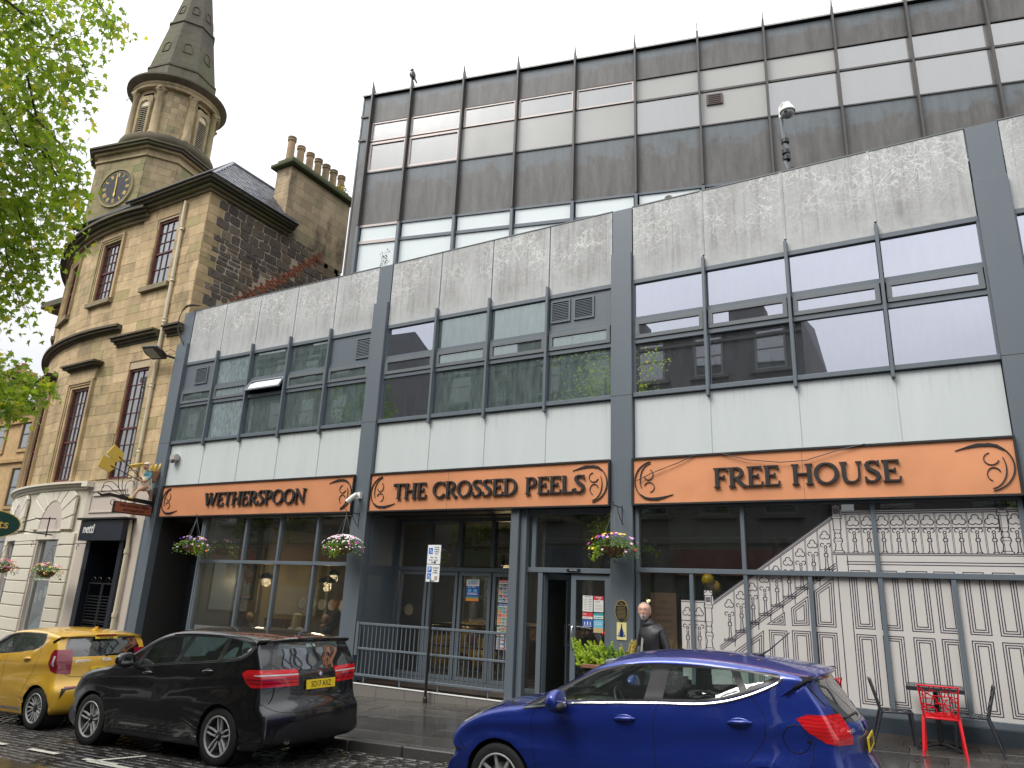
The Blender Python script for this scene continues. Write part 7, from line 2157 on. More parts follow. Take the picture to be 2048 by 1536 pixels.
bskt = MB().prism([(12.28, 4.42), (12.38, 4.36), (12.50, 4.72), (12.24, 4.68)], BX-.10, BX+.10, 'x').build('basket', wicker, bs, bevel=.01)
for k, (y, z, dy) in enumerate(((12.30, 4.76, -.02), (12.36, 4.80, .02), (12.44, 4.84, .06))):
 MB().tube([(BX-.03+.03*k, y, z-.12), (BX-.03+.03*k, y+dy*.5, z-.02), (BX-.03+.03*k, y+dy, z+.08), (BX-.03+.03*k, y+dy*1.2, z+.11)], [.025, .035, .032, .01], 10).build('loaf', goldy, bskt, smooth=60)
pv = Vector((BX, 12.15, 4.30)); bk_.matrix_basis = Matrix.Translation(pv) @ Matrix.Diagonal((1.3, 1.14, 1.14, 1)) @ Matrix.Translation(-pv) @ bk_.matrix_basis
wt_ = MB().tube([(BX, 11.97, 4.80), (BX, 12.1, 4.86), (BX, 12.3, 4.84), (BX, 12.48, 4.70)], .006, 5).build('wheat_ear', goldy, bs)
for k in range(9):
 for s_ in (-1, 1):
  y = 11.62+k*.042; z = 4.70+k*.014
  MB().sphere((BX+.01*s_, y, z+.028*s_), (.03, .046, .024), 8, 6).build('grain', goldy, wt_, smooth=60)
# ---- small wall fittings
def dome(x, y, z):
 t = thing('security_camera', 'white dome security camera on a jointed pole above the roof edge', 'camera', (x, y, 9.6))
 wp = M['white']
 MB().lathe([(.0, 0), (.14, 0), (.14, .05), (.06, .07), (.06, .12)], (x, y, 9.62), 16).build('base', M['black'], t, smooth=40)
 MB().tube([(x-.05, y, 9.7), (x-.10, y, 9.95), (x-.02, y, 10.15), (x-.10, y, 10.35), (x-.12, y, 10.9)], .045, 10).build('pole', M['steelgrey'], t, smooth=40)
 for z_ in (9.98, 10.12, 10.36): MB().lathe([(.05, -.04), (.075, -.04), (.075, .04), (.05, .04)], (x-.07, y, z_), 12).build('collar', M['black'], t, smooth=40)
 MB().tube([(x-.12, y, 10.85), (x-.11, y, 11.14), (x-.04, y-.02, 11.20), (x+.02, y-.04, 11.15)], .035, 10).build('arm', wp, t, smooth=40)
 MB().lathe([(.0, .20), (.05, .20), (.09, .12), (.13, .06), (.15, .0), (.14, -.02)], (x+.02, y-.04, 10.98), 20).build('hood', wp, t, smooth=40)
 MB().sphere((x+.02, y-.04, 10.95), (.125, .125, .12), 18, 12).build('lens_dome', simple('grey_dome', (.25, .26, .27), .15), t, smooth=60)
 MB().sphere((x+.0, y-.15, 10.93), (.035, .02, .035), 12, 8).build('lens', M['black'], t, smooth=60)
dome(-1.50, 12.75, 9.6)
t = thing('security_camera', 'small white bullet camera on the pillar between the first two fascias', 'camera', (-11.15, 12.45, 3.8))
MB().box(-11.2, -11.1, 12.40, 12.48, 3.72, 3.86).tube([(-11.15, 12.42, 3.80), (-11.18, 12.28, 3.74)], .02, 8).build('mount', M['white'], t)
MB().tube([(-11.30, 12.22, 3.62), (-11.20, 12.27, 3.72), (-11.10, 12.3, 3.80)], [.055, .060, .05], 14).build('housing', M['white'], t, smooth=40)
MB().tube([(-11.315, 12.212, 3.60), (-11.295, 12.224, 3.625)], [.04, .05], 12).build('lens', M['black'], t, smooth=40)
t = thing('motion_sensor', 'pale grey alarm sensor box on the leftmost pale panel', 'sensor', (-18.1, 12.5, 5.0))
MB().box(-18.28, -18.02, 12.42, 12.58, 4.98, 5.17).build('box', simple('beige_plastic', (.42, .40, .36), .5), t, bevel=.03, bseg=2, smooth=50)
MB().sphere((-18.14, 12.44, 4.95), (.05, .05, .04), 12, 8).build('sensor_eye', simple('blue_black_lens', (.01, .02, .05), .2), t, smooth=60)
t = thing('floodlight', 'flat black floodlight on an arm at the corner of the stone building', 'floodlight', (-19.1, 12.5, 8.1))
fx_ = [(-20.06, 12.0, 8.44), (-19.36, 12.36, 8.28)]
T = Matrix.Translation((-19.50, 12.18, 8.28)) @ Matrix.Rotation(R(6), 4, 'Y') @ Matrix.Rotation(R(-32), 4, 'X') @ Matrix.Diagonal((.95, 1.5, 1.3, 1))
mb = MB(); mb.T = T; mb.prism([(-.52, -.02), (-.40, -.17), (.30, -.17), (.42, -.06), (.42, .06), (.30, .17), (-.40, .17), (-.52, .02)], -.02, .035, 'z'); mb.build('housing', M['black'], t, bevel=.012)
mb = MB(); mb.T = T; mb.prism([(-.40, -.12), (.12, -.13), (.12, .13), (-.40, .12)], -.026, -.018, 'z'); mb.build('lens', simple('milky_lens', (.42, .42, .36), .2), t)
MB().tube([(-19.25, 12.28, 8.22), (-19.05, 12.45, 8.16), (-19.0, 12.62, 8.14)], .035, 10).build('arm', M['black'], t, smooth=40)
MB().tube([(-19.2, 12.3, 8.3), (-19.05, 12.35, 8.38), (-18.95, 12.55, 8.30)], .008, 5).build('cable', M['black'], t)
cbl = MB()
for k in range(3):
 cbl.tube(catmull([(-18.62, 12.45, 8.5+.02*k), (-18.88-.03*k, 12.38, 9.0), (-18.93, 12.38, 9.45), (-18.7, 12.4, 9.70+.03*k), (-18.2, 12.5, 9.70)], 5, False), .012, 5)
tag(cbl.build('cable_bundle', M['black']), 'black cables looped over the corner of the grey parapet', 'cable')
# ---- plaques by the door
t = thing('plaque', 'oval black plaque with gilt rim on the pillar by the entrance', 'plaque', (-4.83, 12.45, 1.56))
ov = [(.125*math.cos(R(a)), .19*math.sin(R(a))) for a in range(0, 360, 12)]
MB().prism([(-4.83+p[0], 1.56+p[1]) for p in ov], 12.462, 12.479, 'y').build('rim', gold, t)
MB().prism([(-4.83+p[0]*.93, 1.56+p[1]*.95) for p in ov], 12.456, 12.462, 'y').build('face', M['blacktrim'], t)
text_on('lettering', 'The\nCrossed Peels', .032, gold, t, (-4.83, 12.4555, 1.675), FRONT, .0005)
for k in range(9): box_obj('text_line', gold, t, -4.83-.085+.004*abs(k-4), -4.83+.085-.004*abs(k-4), 12.4545, 12.4556, 1.62-k*.022, 1.623-k*.022)
t = thing('ale_plaque', 'pale yellow plaque with a blue bottle shape below the oval plaque', 'plaque', (-4.83, 12.45, 1.23))
MB().box(-4.92, -4.74, 12.466, 12.479, 1.08, 1.37).build('plate', simple('cream_yellow_enamel', (.72, .64, .30), .3), t)
MB().prism([(-4.83+p[0], 1.13+p[1]) for p in ((-.03, 0), (.03, 0), (.03, .10), (.012, .15), (.008, .21), (-.008, .21), (-.012, .15), (-.03, .10))], 12.462, 12.466, 'y').build('bottle', simple('navy_enamel', (.01, .02, .12), .3), t)
text_on('lettering', 'CASK', .045, simple('plaque_ink', (.02, .04, .2), .4), t, (-4.83, 12.4605, 1.19), FRONT, .0006, .001)
text_on('lettering', 'MARQUE', .035, simple('plaque_ink2', (.02, .04, .2), .4), t, (-4.83, 12.4605, 1.15), FRONT, .0006, .001)
# ---- posters stuck inside the glass
PC = {n_: simple('print_'+n_, c, .5, var=.04) for n_, c in dict(paper=(.70, .70, .66), blue=(.03, .10, .38), sky=(.15, .45, .62), red=(.55, .04, .06), orange=(.70, .22, .04), green=(.10, .30, .16), teal=(.05, .33, .36), ink=(.04, .04, .05), pink=(.65, .2, .35), tan=(.5, .38, .18), yel=(.7, .55, .1)).items()}
def poster(x0, x1, z0, z1, y, label, blocks, texts=(), base='paper', cat='poster'):
 t = thing('poster', label, cat, ((x0+x1)/2, y, z0), group=None)
 MB().box(x0, x1, y, y+.002, z0, z1).build('sheet', PC[base], t)
 W_, H_ = x1-x0, z1-z0
 for i, (u0, u1, v0, v1, c) in enumerate(blocks): box_obj('print', PC[c], t, x0+W_*u0, x0+W_*u1, y-.0006-.0002*i, y-.0001*i, z0+H_*v0, z0+H_*v1)
 for txt, u, v, s_, c in texts: text_on('lettering', txt, s_, PC[c], t, (x0+W_*u, y-.004, z0+H_*v), FRONT, .0004, .0006)
PYR = RY-.012
poster(-8.93, -8.60, 1.60, 2.05, PYR, 'poster headed SUMMER OF SPORT on the third folding door', [(0, 1, .72, 1, 'paper'), (0, 1, .20, .70, 'blue'), (0, 1, .12, .20, 'green'), (0, 1, 0, .12, 'orange'), (.15, .4, .42, .55, 'sky'), (.58, .85, .42, .55, 'sky'), (.12, .88, .30, .33, 'paper'), (.12, .88, .36, .38, 'paper')], [('SUMMER', .5, .92, .075, 'sky'), ('OF SPORT', .5, .80, .06, 'blue'), ('Euro 2024', .42, .65, .045, 'paper')])
def menu(x0, x1, z0, z1, head, cols, label, hd):
 bl = [(0, 1, .88, 1, hd)]; rn = random.Random(int(z0*100)); r_ = 0
 rows_ = 5
 for r_ in range(rows_):
  for c_ in range(3):
   bl.append((.04+c_*.32, .32+c_*.32, .04+r_*.165, .17+r_*.165, rn.choice(cols)))
   bl.append((.07+c_*.32, .22+c_*.32, .07+r_*.165, .10+r_*.165, 'paper'))
 poster(x0, x1, z0, z1, PYR, label, bl, [(head, .5, .935, .042, 'paper')])
menu(-8.10, -7.82, 1.60, 2.06, 'OUR BRANDS', ['teal', 'red', 'orange', 'ink', 'blue', 'green'], 'red-headed menu poster at the top of the right folding door', 'red')
menu(-8.10, -7.82, 1.14, 1.58, 'MEAL DEALS', ['orange', 'red', 'teal', 'orange', 'green'], 'orange and teal menu poster, second from the top on the right folding door', 'blue')
menu(-8.10, -7.82, .92, 1.12, 'DRINKS', ['green', 'tan', 'paper', 'red'], 'small green drinks poster, third from the top on the right folding door', 'green')
menu(-8.10, -7.82, .66, .90, 'CRAFT BEERS', ['blue', 'teal', 'red', 'paper'], 'teal beer poster at the bottom of the right folding door', 'teal')
PYD = EY-.004
poster(-5.69, -5.49, 1.52, 1.80, PYD, 'white opening hours notice on the entrance door', [(.1, .45, .1+.11*k, .12+.11*k, 'ink') for k in range(7)]+[(.55, .9, .1+.11*k, .12+.11*k, 'ink') for k in range(7)], [('OPENING TIMES', .5, .93, .018, 'ink')])
poster(-5.47, -5.28, 1.52, 1.80, PYD, 'notice with a red challenge 25 band on the entrance door', [(0, 1, .74, 1, 'red')]+[(.1, .9, .12+.1*k, .135+.1*k, 'ink') for k in range(4)], [('challenge', .5, .92, .035, 'paper'), ('25', .6, .80, .05, 'paper'), ('No alcohol', .4, .64, .02, 'ink')])
poster(-5.69, -5.49, 1.39, 1.505, PYD, 'red and white hygiene notice left below the opening hours', [(0, 1, .35, 1, 'red'), (.1, .8, .12, .2, 'red')], [('TOP', .2, .7, .04, 'paper')])
poster(-5.47, -5.28, 1.40, 1.50, PYD, 'teal notice on the right of the entrance door', [(0, 1, .55, 1, 'teal'), (.1, .9, .2, .35, 'teal')])
poster(-5.69, -5.49, 1.25, 1.38, PYD, 'blue changing places toilet notice with three white figures', [(.1, .9, .08, .14, 'paper'), (.18, .26, .25, .7, 'paper'), (.45, .56, .25, .72, 'paper'), (.74, .82, .25, .7, 'paper')], base='blue')
poster(-5.47, -5.28, 1.16, 1.385, PYD, 'pale blue and tan notice at the bottom right of the door', [(0, 1, 0, .38, 'tan'), (.12, .88, .62, .66, 'paper'), (.12, .88, .74, .78, 'paper')], base='sky')
poster(-6.40, -5.86, 1.28, 1.44, EY+1.88, 'white banner with pink flowers inside the lobby doors', [(0, .13, 0, 1, 'pink'), (.87, 1, 0, 1, 'pink'), (.2, .3, .05, .5, 'orange'), (.4, .5, .05, .5, 'yel'), (.55, .68, .05, .5, 'orange')], [('Enjoy our weekly offers', .5, .74, .045, 'ink')])
t = thing('red_led_sign', 'small glowing red sign inside the lobby', 'sign', (-6.1, EY+2.2, 1.1));
em = newmat('red_led')[0]; em.node_tree.nodes.clear(); e_ = em.node_tree.nodes.new('ShaderNodeEmission'); e_.inputs[0].default_value = (1, .03, .02, 1); e_.inputs[1].default_value = 2.2; eo = em.node_tree.nodes.new('ShaderNodeOutputMaterial'); em.node_tree.links.new(e_.outputs[0], eo.inputs[0])
MB().box(-6.33, -6.05, EY+2.35, EY+2.38, 1.0, 1.12).build('case', M['black'], t); text_on('digits', '11:11', .09, em, t, (-6.19, EY+2.345, 1.06), FRONT, .002)
t = thing('fire_exit_sign', 'small black door notice over the entrance doors', 'sign', (-5.75, EY, 2.24)); MB().box(-6.0, -5.72, EY-.075, EY-.066, 2.225, 2.275).build('plate', M['black'], t); text_on('lettering', 'ENTRANCE', .03, M['white'], t, (-5.86, EY-.0765, 2.25), FRONT, .0004)
# brown menu board behind the glass left of the mural
t = thing('menu_board', 'brown board with coffee and dining words behind the glass beside the mural', 'board', (-4.12, PY+.12, .4))
MB().box(-4.42, -3.86, PY+.10, PY+.13, .4, 1.96).build('frame', M['black'], t); MB().box(-4.37, -3.91, PY+.094, PY+.10, .5, 1.90).build('face', simple('brown_board', (.26, .13, .075), .5), t)
wb = simple('board_lettering', (.10, .05, .03), .5)
for k, (tx, s_) in enumerate((('OPEN', .055), ('SEVEN DAYS', .05), ('FAMILY DINING', .05), ('LAVAZZA', .07), ('COFFEE & TEA', .05), ('BREAKFAST', .05), ('LUNCH', .05), ('DINNER', .05), ('WORLD CLASS', .05), ('BEERS', .05))):
 text_on('lettering', tx, s_, M['black'] if k == 3 else wb, t, (-4.14, PY+.0925, 1.74-k*.105), FRONT, .0008, .0008)
# vinyl strip left of the board (leftmost scrap of the mural)
# ---- planter with conifer shrubs
pl = thing('planter', 'square planter of bright yellow-green conifer and clipped shrub by the entrance', 'planter', (-4.75, 11.9, gz(-4.75)))
zc_ = gz(-4.75)
tm = simple('terracotta_timber', (.20, .09, .055), .6)
MB().box(-5.15, -4.35, 11.6, 12.2, zc_, zc_+.82).build('box', M['black'], pl, bevel=.01); MB().box(-5.19, -4.31, 11.56, 12.24, zc_+.82, zc_+.88).build('rim', tm, pl, bevel=.006)
def plume(mb, base, n, h, spread, lean, L, rn):
 for k in range(n):
  t0 = Vector(base)+Vector((rn.gauss(0, spread), rn.gauss(0, spread*.7), 0)); tip = t0+Vector((rn.gauss(0, .5)*spread+lean*rn.random(), rn.gauss(0, .35)*spread, h*rn.uniform(.55, 1.1)))
  for j in range(26):
   f = j/26; p = t0.lerp(tip, f)
   for s_ in (-1, 1):
    d = Vector((s_*rn.uniform(.4, 1), rn.uniform(-1, 1)*.9, rn.uniform(.1, .8))).normalized()*L*(1.15-f); q = d.orthogonal().normalized()*L*.12
    mb.add([p-q, p+d*.6-q*1.6, p+d, p+d*.6+q*1.6, p+q], [(0, 1, 2, 3, 4)])
rn = random.Random(4)
mb = MB(); plume(mb, (-4.98, 11.85, .66), 34, .40, .17, -.35, .10, rn); tag(mb.build('conifer_foliage', leafmat('yellow_green_conifer', (.24, .36, .02), (.42, .52, .04)), pl), kind='stuff')
mb = MB(); plume(mb, (-4.70, 11.85, .66), 44, .34, .20, 0, .06, rn); tag(mb.build('shrub_foliage', leafmat('dark_shrub', (.05, .13, .015), (.14, .28, .03)), pl), kind='stuff')
mb = MB(); plume(mb, (-4.42, 11.9, .68), 26, .42, .13, .15, .07, rn); tag(mb.build('golden_foliage', leafmat('golden_shrub', (.35, .26, .05), (.52, .42, .12)), pl), kind='stuff')
# ---- chairs and table
def net_sheet(corners, nu, nv, rn, r_=.006):
 """voronoi-like lattice: jittered honeycomb struts over a bilinear patch"""
 A, B, C_, D = [Vector(c) for c in corners]
 def S(u, v):
  u = max(0, min(1, u)); v = max(0, min(1, v)); p = A.lerp(B, u).lerp(D.lerp(C_, u), v)
  n = (B-A).cross(D-A).normalized(); return p+n*.018*math.sin(math.pi*u)
 P = {}
 for j in range(nv+1):
  for i in range(nu+1):
   ju = 0 if i in (0, nu) else rn.uniform(-.30, .30)/nu; jv = 0 if j in (0, nv) else rn.uniform(-.30, .30)/nv
   P[i, j] = ((i+(.5 if j % 2 and i not in (0, nu) else 0)*.8)/nu+ju, j/nv+jv)
 mb = MB()
 def e(a, b_):
  p, q = S(*a), S(*b_); mb.tube([p, p.lerp(q, .5), q], [r_*1.25, r_*.8, r_*1.25], 5, cap=False)
 for j in range(nv+1):
  for i in range(nu+1):
   if i < nu and (j in (0, nv) or (i+j) % 2 == 0 or rn.random() < .35): e(P[i, j], P[i+1, j])
   if j < nv and (i in (0, nu) or (i+j) % 3 or rn.random() < .3): e(P[i, j], P[i, j+1])
   if j < nv and i < nu and (i*3+j) % 4 == 0: e(P[i, j], P[i+1, j+1])
 return mb
def chair(name, label, mat, x, y, rz, seed, group=None):
 t = thing(name, label, 'chair', (0, 0, 0), 0, group); rn = random.Random(seed)
 W_ = .235
 # local: back at +y side? seat faces -y ; back plane at y=+.22
 net_sheet([(-.185, .17, .46), (.185, .17, .46), (.22, .27, .84), (-.22, .27, .84)], 7, 7, rn, .0075).build('backrest', mat, t, smooth=60)
 net_sheet([(-.21, -.22, .455), (.21, -.22, .455), (.195, .17, .445), (-.195, .17, .445)], 7, 7, rn).build('seat', mat, t, smooth=60)
 MB().tube([(-.19, .17, .46), (-.225, .275, .845), (.225, .275, .845), (.19, .17, .46)], .014, 8).build('back_frame', mat, t, smooth=60)
 MB().tube([(-.21, -.22, .455), (-.205, .17, .45), (.205, .17, .45), (.21, -.22, .455)], .013, 8, closed=True).build('seat_frame', mat, t, smooth=60)
 for sx_ in (-1, 1):
  MB().tube([(sx_*.20, -.20, .45), (sx_*.215, -.235, 0)], [.019, .013], 8).build('leg', mat, t, smooth=60)
  MB().tube([(sx_*.20, .16, .46), (sx_*.24, .30, 0)], [.021, .014], 8).build('leg', mat, t, smooth=60)
 t.location = (x, y, gz(x)); t.rotation_euler = (0, 0, rz)
 return t
M['redplastic'] = simple('glossy_red_plastic', (.62, .012, .02), .22, var=.05, obj=True); M['greyplastic'] = simple('charcoal_plastic', (.028, .030, .036), .3, var=.1, obj=True)
chair('patterned_chair', 'red openwork plastic chair in front of the dark table, its back to the street', M['redplastic'], -.09, 11.62, R(180), 5)
chair('patterned_chair', 'charcoal openwork plastic chair at the left side of the table', M['greyplastic'], -.66, 12.02, R(97), 6)
chair('patterned_chair', 'charcoal openwork plastic chair at the right side of the table', M['greyplastic'], .28, 12.0, R(-92), 7)
chair('patterned_chair', 'second red openwork chair, mostly hidden behind the blue car', M['redplastic'], -1.62, 12.0, R(-100), 8)
chair('patterned_chair', 'charcoal chair standing next to the hidden red chair', M['greyplastic'], -2.5, 12.05, R(95), 9)
tb = thing('outdoor_table', 'square charcoal slatted table between the red and charcoal chairs by the mural window', 'table', (-.13, 12.1, gz(0)))
for k in range(7): MB().box(-.46, .20, 11.78+k*.092, 11.862+k*.092, .765, .785).build('slat', M['greyplastic'], tb, bevel=.006)
MB().box(-.47, .21, 11.765, 11.78, .735, .787).box(-.47, .21, 12.42, 12.435, .735, .787).box(-.47, -.455, 11.78, 12.42, .735, .787).box(.195, .21, 11.78, 12.42, .735, .787).build('table_rim', M['greyplastic'], tb)
MB().tube([(-.13, 12.1, .03), (-.13, 12.1, .765)], .032, 12).build('column', M['black'], tb, smooth=40)
for k in range(4):
 a = R(45+90*k); MB().tube([(-.13, 12.1, .07), (-.13+.2*math.cos(a), 12.1+.2*math.sin(a), .05), (-.13+.36*math.cos(a), 12.1+.30*math.sin(a), .012)], [.022, .02, .016], 8).build('foot', M['black'], tb, smooth=40)
# bird on the second fin
bp = RB(U[1], -.08, 17.62)
bd = thing('bird', 'black bird perched on the second fin tip of the office block roof', 'bird', bp)
m_ = MB().tube([bp+Vector((.10, 0, .10)), bp+Vector((.03, 0, .16)), bp+Vector((-.02, 0, .30)), bp+Vector((-.02, 0, .42)), bp+Vector((-.03, 0, .46))], [.02, .085, .11, .06, .02], 12)
m_.build('body', M['black'], bd, smooth=60)
MB().sphere(bp+Vector((-.03, -.02, .47)), (.055, .05, .05), 10, 8).tube([bp+Vector((-.07, -.03, .47)), bp+Vector((-.15, -.04, .45))], [.018, .004], 6).build('head', M['black'], bd, smooth=60)
MB().tube([bp+Vector((.04, 0, .2)), bp+Vector((.16, .02, -.05)), bp+Vector((.20, .02, -.12))], [.04, .03, .012], 8).build('tail', M['black'], bd, smooth=60)
for sgn_ in (-1, 1): MB().tube([bp+Vector((.0, .03*sgn_, .18)), bp+Vector((.0, .03*sgn_, .0))], .009, 5).build('leg', M['black'], bd)
# weed sprouting behind the parapet
wd = thing('weed', 'leggy dark weed growing behind the grey parapet', 'plant', (-11.6, 12.9, 9.5)); rn = random.Random(9)
m_ = MB(); P = [Vector((-11.55, 12.85, 9.4)), Vector((-11.5, 12.85, 9.85)), Vector((-11.42, 12.85, 10.2))]
for a_ in range(4): m_.tube([P[0]+Vector((a_*.04, 0, 0)), P[1]+Vector((a_*.06-.1, 0, 0)), P[2]+Vector((a_*.09-.15, 0, -.1*a_))], .006, 4)
m_.build('stem', M['black'], wd); m_ = MB()
for k in range(90):
 p = P[1]+Vector((rn.gauss(0, .08), rn.gauss(0, .04), rn.uniform(-.35, .38))); d = Vector((rn.gauss(0, 1), rn.gauss(0, 1), rn.gauss(0, 1))).normalized()*.04; q = d.orthogonal().normalized()*.016; m_.add([p, p+d*.5+q, p+d, p+d*.5-q], [(0, 1, 2, 3)])
tag(m_.build('foliage', leafmat('dull_weed', (.03, .05, .02), (.07, .10, .03)), wd), kind='stuff')
# ragwort tuft on the chimney
cw = thing('yellow_wildflower', 'tuft of yellow wildflowers growing on the chimney cope', 'plant', (-19.0, 18.3, 17.0)); m_ = MB(); f_ = MB()
for k in range(160):
 p = Vector((-18.95+rn.gauss(0, .08), 18.35+rn.gauss(0, .16), 16.92+abs(rn.gauss(0, .15)))); d = Vector((rn.gauss(0, 1), rn.gauss(0, 1), rn.gauss(0, 1))).normalized()*.07; q = d.orthogonal().normalized()*.025; m_.add([p, p+d*.5+q, p+d, p+d*.5-q], [(0, 1, 2, 3)])
for k in range(26): f_.sphere((-18.93+rn.gauss(0, .06), 18.25+rn.gauss(0, .12), 17.15+rn.gauss(0, .06)), .026, 6, 4)
tag(m_.build('foliage', M['leaf'], cw), kind='stuff'); tag(f_.build('flower_heads', FL['yellow'], cw), kind='stuff')
# ============================================================ nettl shop, green sign, left-hand baskets
ns = thing('shop_sign', 'black box fascia sign with white lettering nettl over a dark doorway', 'sign', (-20.6, 12.4, 2.8))
MB().box(-21.70, -19.62, 12.30, 12.62, 2.78, 3.36).build('box', simple('black_sign_face', (.014, .018, .028), .4), ns, bevel=.006)
MB().box(-21.82, -19.50, 12.22, 12.64, 3.37, 3.43).build('lead_cap', M['black'], ns, bevel=.01)
text_on('lettering', 'nettl', .36, simple('white_lettering', (.70, .70, .68), .5), ns, (-21.22, 12.292, 3.10), FRONT, .012, .003, .82)
dr = thing('doorway', 'black recessed doorway with iron gates and panelled frame under the nettl sign', 'doorway', (-20.6, 12.6, gz(-20.6)))
dk = simple('black_gloss_timber', (.010, .013, .02), .3)
g0 = gz(-20.6)-.25
for a, b_ in ((-21.62, -21.38), (-19.98, -19.78)): MB().box(a, b_, 12.52, 12.66, g0, 2.78).build('door_frame', dk, dr, bevel=.01)
MB().box(-21.4, -19.95, 13.4, 13.45, g0, 3.4).build('back_panel', M['dark'], dr)
MB().box(-21.40, -21.36, 12.6, 13.4, g0, 3.4).box(-19.98, -19.94, 12.6, 13.4, g0, 3.4).build('side_panel', dk, dr)
for gx, nm_ in ((-21.02, 0), (-20.34, 0)):
 gt = frame_ring(MB(), gx-.33, gx+.33, g0+.1, 1.62, .035, 12.70, 12.73).box(gx-.3, gx+.3, 12.70, 12.73, .55, .58).build('gate', M['blacktrim'], dr)
 for k in range(26): box_obj('gate_slat', M['blacktrim'], gt, gx-.30, gx+.30, 12.705, 12.72, g0+.18+k*.082, g0+.20+k*.082)
 for sg in (-1, 1): MB().tube([(gx+sg*.14+.09*math.cos(R(q)), 12.71, 1.70+.07*math.sin(R(q))) for q in range(-90, 230, 25)], .010, 5).build('scroll', M['black'], gt)
gsn = thing('oval_sign', 'dark green oval hanging sign with gold lettering cut off at the left edge', 'sign', (-25.3, 10.2, 3.2))
def at(u, v, y):      # helper for far-left fittings: same ray maths as the camera
 dx = (u-1024)/1427.9; dz = -(v-768)/1427.9
 d = _rr*dx+_uu*dz+_f; return Vector((0, 0, 1.71))+d*(y/d.y)
c0 = at(-22, 1047, 11.0)
OVx = []
ax = Vector((.49, .87, 0)).normalized()
def ovs(name, mat, a_, b_, d0, d1, par):
 vs = []; n = 32; nn = Vector((ax.y, -ax.x, 0))
 for k in range(n): t_ = 2*math.pi*k/n; vs.append(c0+ax*a_*math.cos(t_)+Vector((0, 0, b_*math.sin(t_)))+nn*d0)
 vs += [v+nn*(d1-d0) for v in vs]
 return MB().add(vs, [tuple(range(n)), tuple(range(n, 2*n))[::-1]]+[(k, k+n, (k+1) % n+n, (k+1) % n) for k in range(n)]).build(name, mat, par)
ovs('rim', gold, .80, .42, -.03, .03, gsn); ovs('board', simple('bottle_green', (.006, .05, .035), .35), .77, .395, -.035, .035, gsn)
nn = Vector((ax.y, -ax.x, 0)).normalized()
me = text_mesh('arts', .36, .004, .004).copy(); me.materials.clear(); me.materials.append(gold)
side = 1 if nn.dot(Vector((0, 0, 0))-c0) > 0 else -1
rot = Matrix((( ax.x, 0, (nn*side).x, 0), (ax.y, 0, (nn*side).y, 0), (0, 1, 0, 0), (0, 0, 0, 1)))
lo = inst(me, 'lettering', gsn); lo.matrix_basis = Matrix.Translation(c0+ax*.22+nn*side*.038) @ rot
MB().tube([c0+ax*.80+Vector((0, 0, .1)), c0+ax*1.05+Vector((0, .1, .25)), c0+ax*1.3+Vector((0, .4, .3))], .02, 6).tube([c0+ax*.80+Vector((0, 0, -.15)), c0+ax*1.3+Vector((0, .4, -.2))], .02, 6).tube([c0+ax*1.22+Vector((0, .3, .34)), c0+ax*1.22+Vector((0, .3, -.26))], .02, 6).build('bracket', M['black'], gsn)
pA = at(97, 1128, 11.9); basket(pA.x, pA.y, pA.z+.52, 'basket of orange and white flowers before the arched shop window', dict(c=['white', 'white', 'orange', 'yellow', 'magenta'], n=1.0, side={'magenta': 0}), 12, False, (2.6, ), group='baskets on the old stone building')
pB = at(8, 1120, 11.7); basket(pB.x, pB.y, pB.z+.52, 'basket of orange and red flowers at the left edge of the picture', dict(c=['orange', 'red', 'orange', 'magenta', 'white'], n=.9), 13, False, None, group='baskets on the old stone building')
for p_, lb in ((pA, 'thin iron arm holding the orange and white basket'), (pB, 'thin iron arm holding the leftmost basket')):
 tt = thing('basket_bracket', lb, 'bracket', (p_.x, p_.y, p_.z+.5))
 MB().tube([(p_.x, p_.y, p_.z+.52), (p_.x+.35, p_.y+.5, p_.z+.62), (p_.x+.7, p_.y+1.0, p_.z+.66)], .010, 5).tube([(p_.x+.40+.06*math.cos(R(q)), p_.y+.5, p_.z+.52+.08*math.sin(R(q))) for q in range(0, 300, 30)], .008, 5).build('arm', M['black'], tt)
# ============================================================ tenement at the far left
ten = thing('tenement', 'golden sandstone tenement with slate roof beyond the bowed building', 'building', (-47, 24, gz(-45)))
M['gold'] = m_sand('golden_sandstone', (.44, .28, .13), (.56, .38, .19), .1, .15)
tx0, tx1, ty = -62, -40.4, 22.0
zt = 11.4
MB().box(tx0, tx1, ty, ty+8, -3.5, zt).build('wall', M['gold'], ten)
MB().box(tx0, tx1+.2, ty-.35, ty, zt, zt+.25).build('cornice', M['corn'], ten, bevel=.04); MB().box(tx0, tx1+.1, ty-.18, ty, zt-.8, zt-.65).build('string_course', M['gold'], ten); MB().box(tx0, tx1+.1, ty-.15, ty, 8.2, 8.4).build('string_course', M['gold'], ten); MB().box(tx0, tx1+.1, ty-.2, ty, 4.9, 5.2).build('string_course', M['corn'], ten)
MB().prism([(ty-.2, zt+.2), (ty+4, zt+2.6), (ty+8, zt+.2)], tx0, tx1, 'x').build('roof', M['slate'], ten)
for cx_ in (-45.3, -52, -58): MB().box(cx_-.9, cx_+.9, ty+.8, ty+1.8, zt, zt+3.2).box(cx_-1.05, cx_+1.05, ty+.65, ty+1.95, zt+3.2, zt+3.45).build('chimney', M['gold'], ten, bevel=.03); MB().lathe([(.2, 0), (.17, .5), (.2, .55)], (cx_-.4, ty+1.3, zt+3.45), 10).lathe([(.2, 0), (.17, .5), (.2, .55)], (cx_+.4, ty+1.3, zt+3.45), 10).build('chimney_pot', M['brick'], ten)
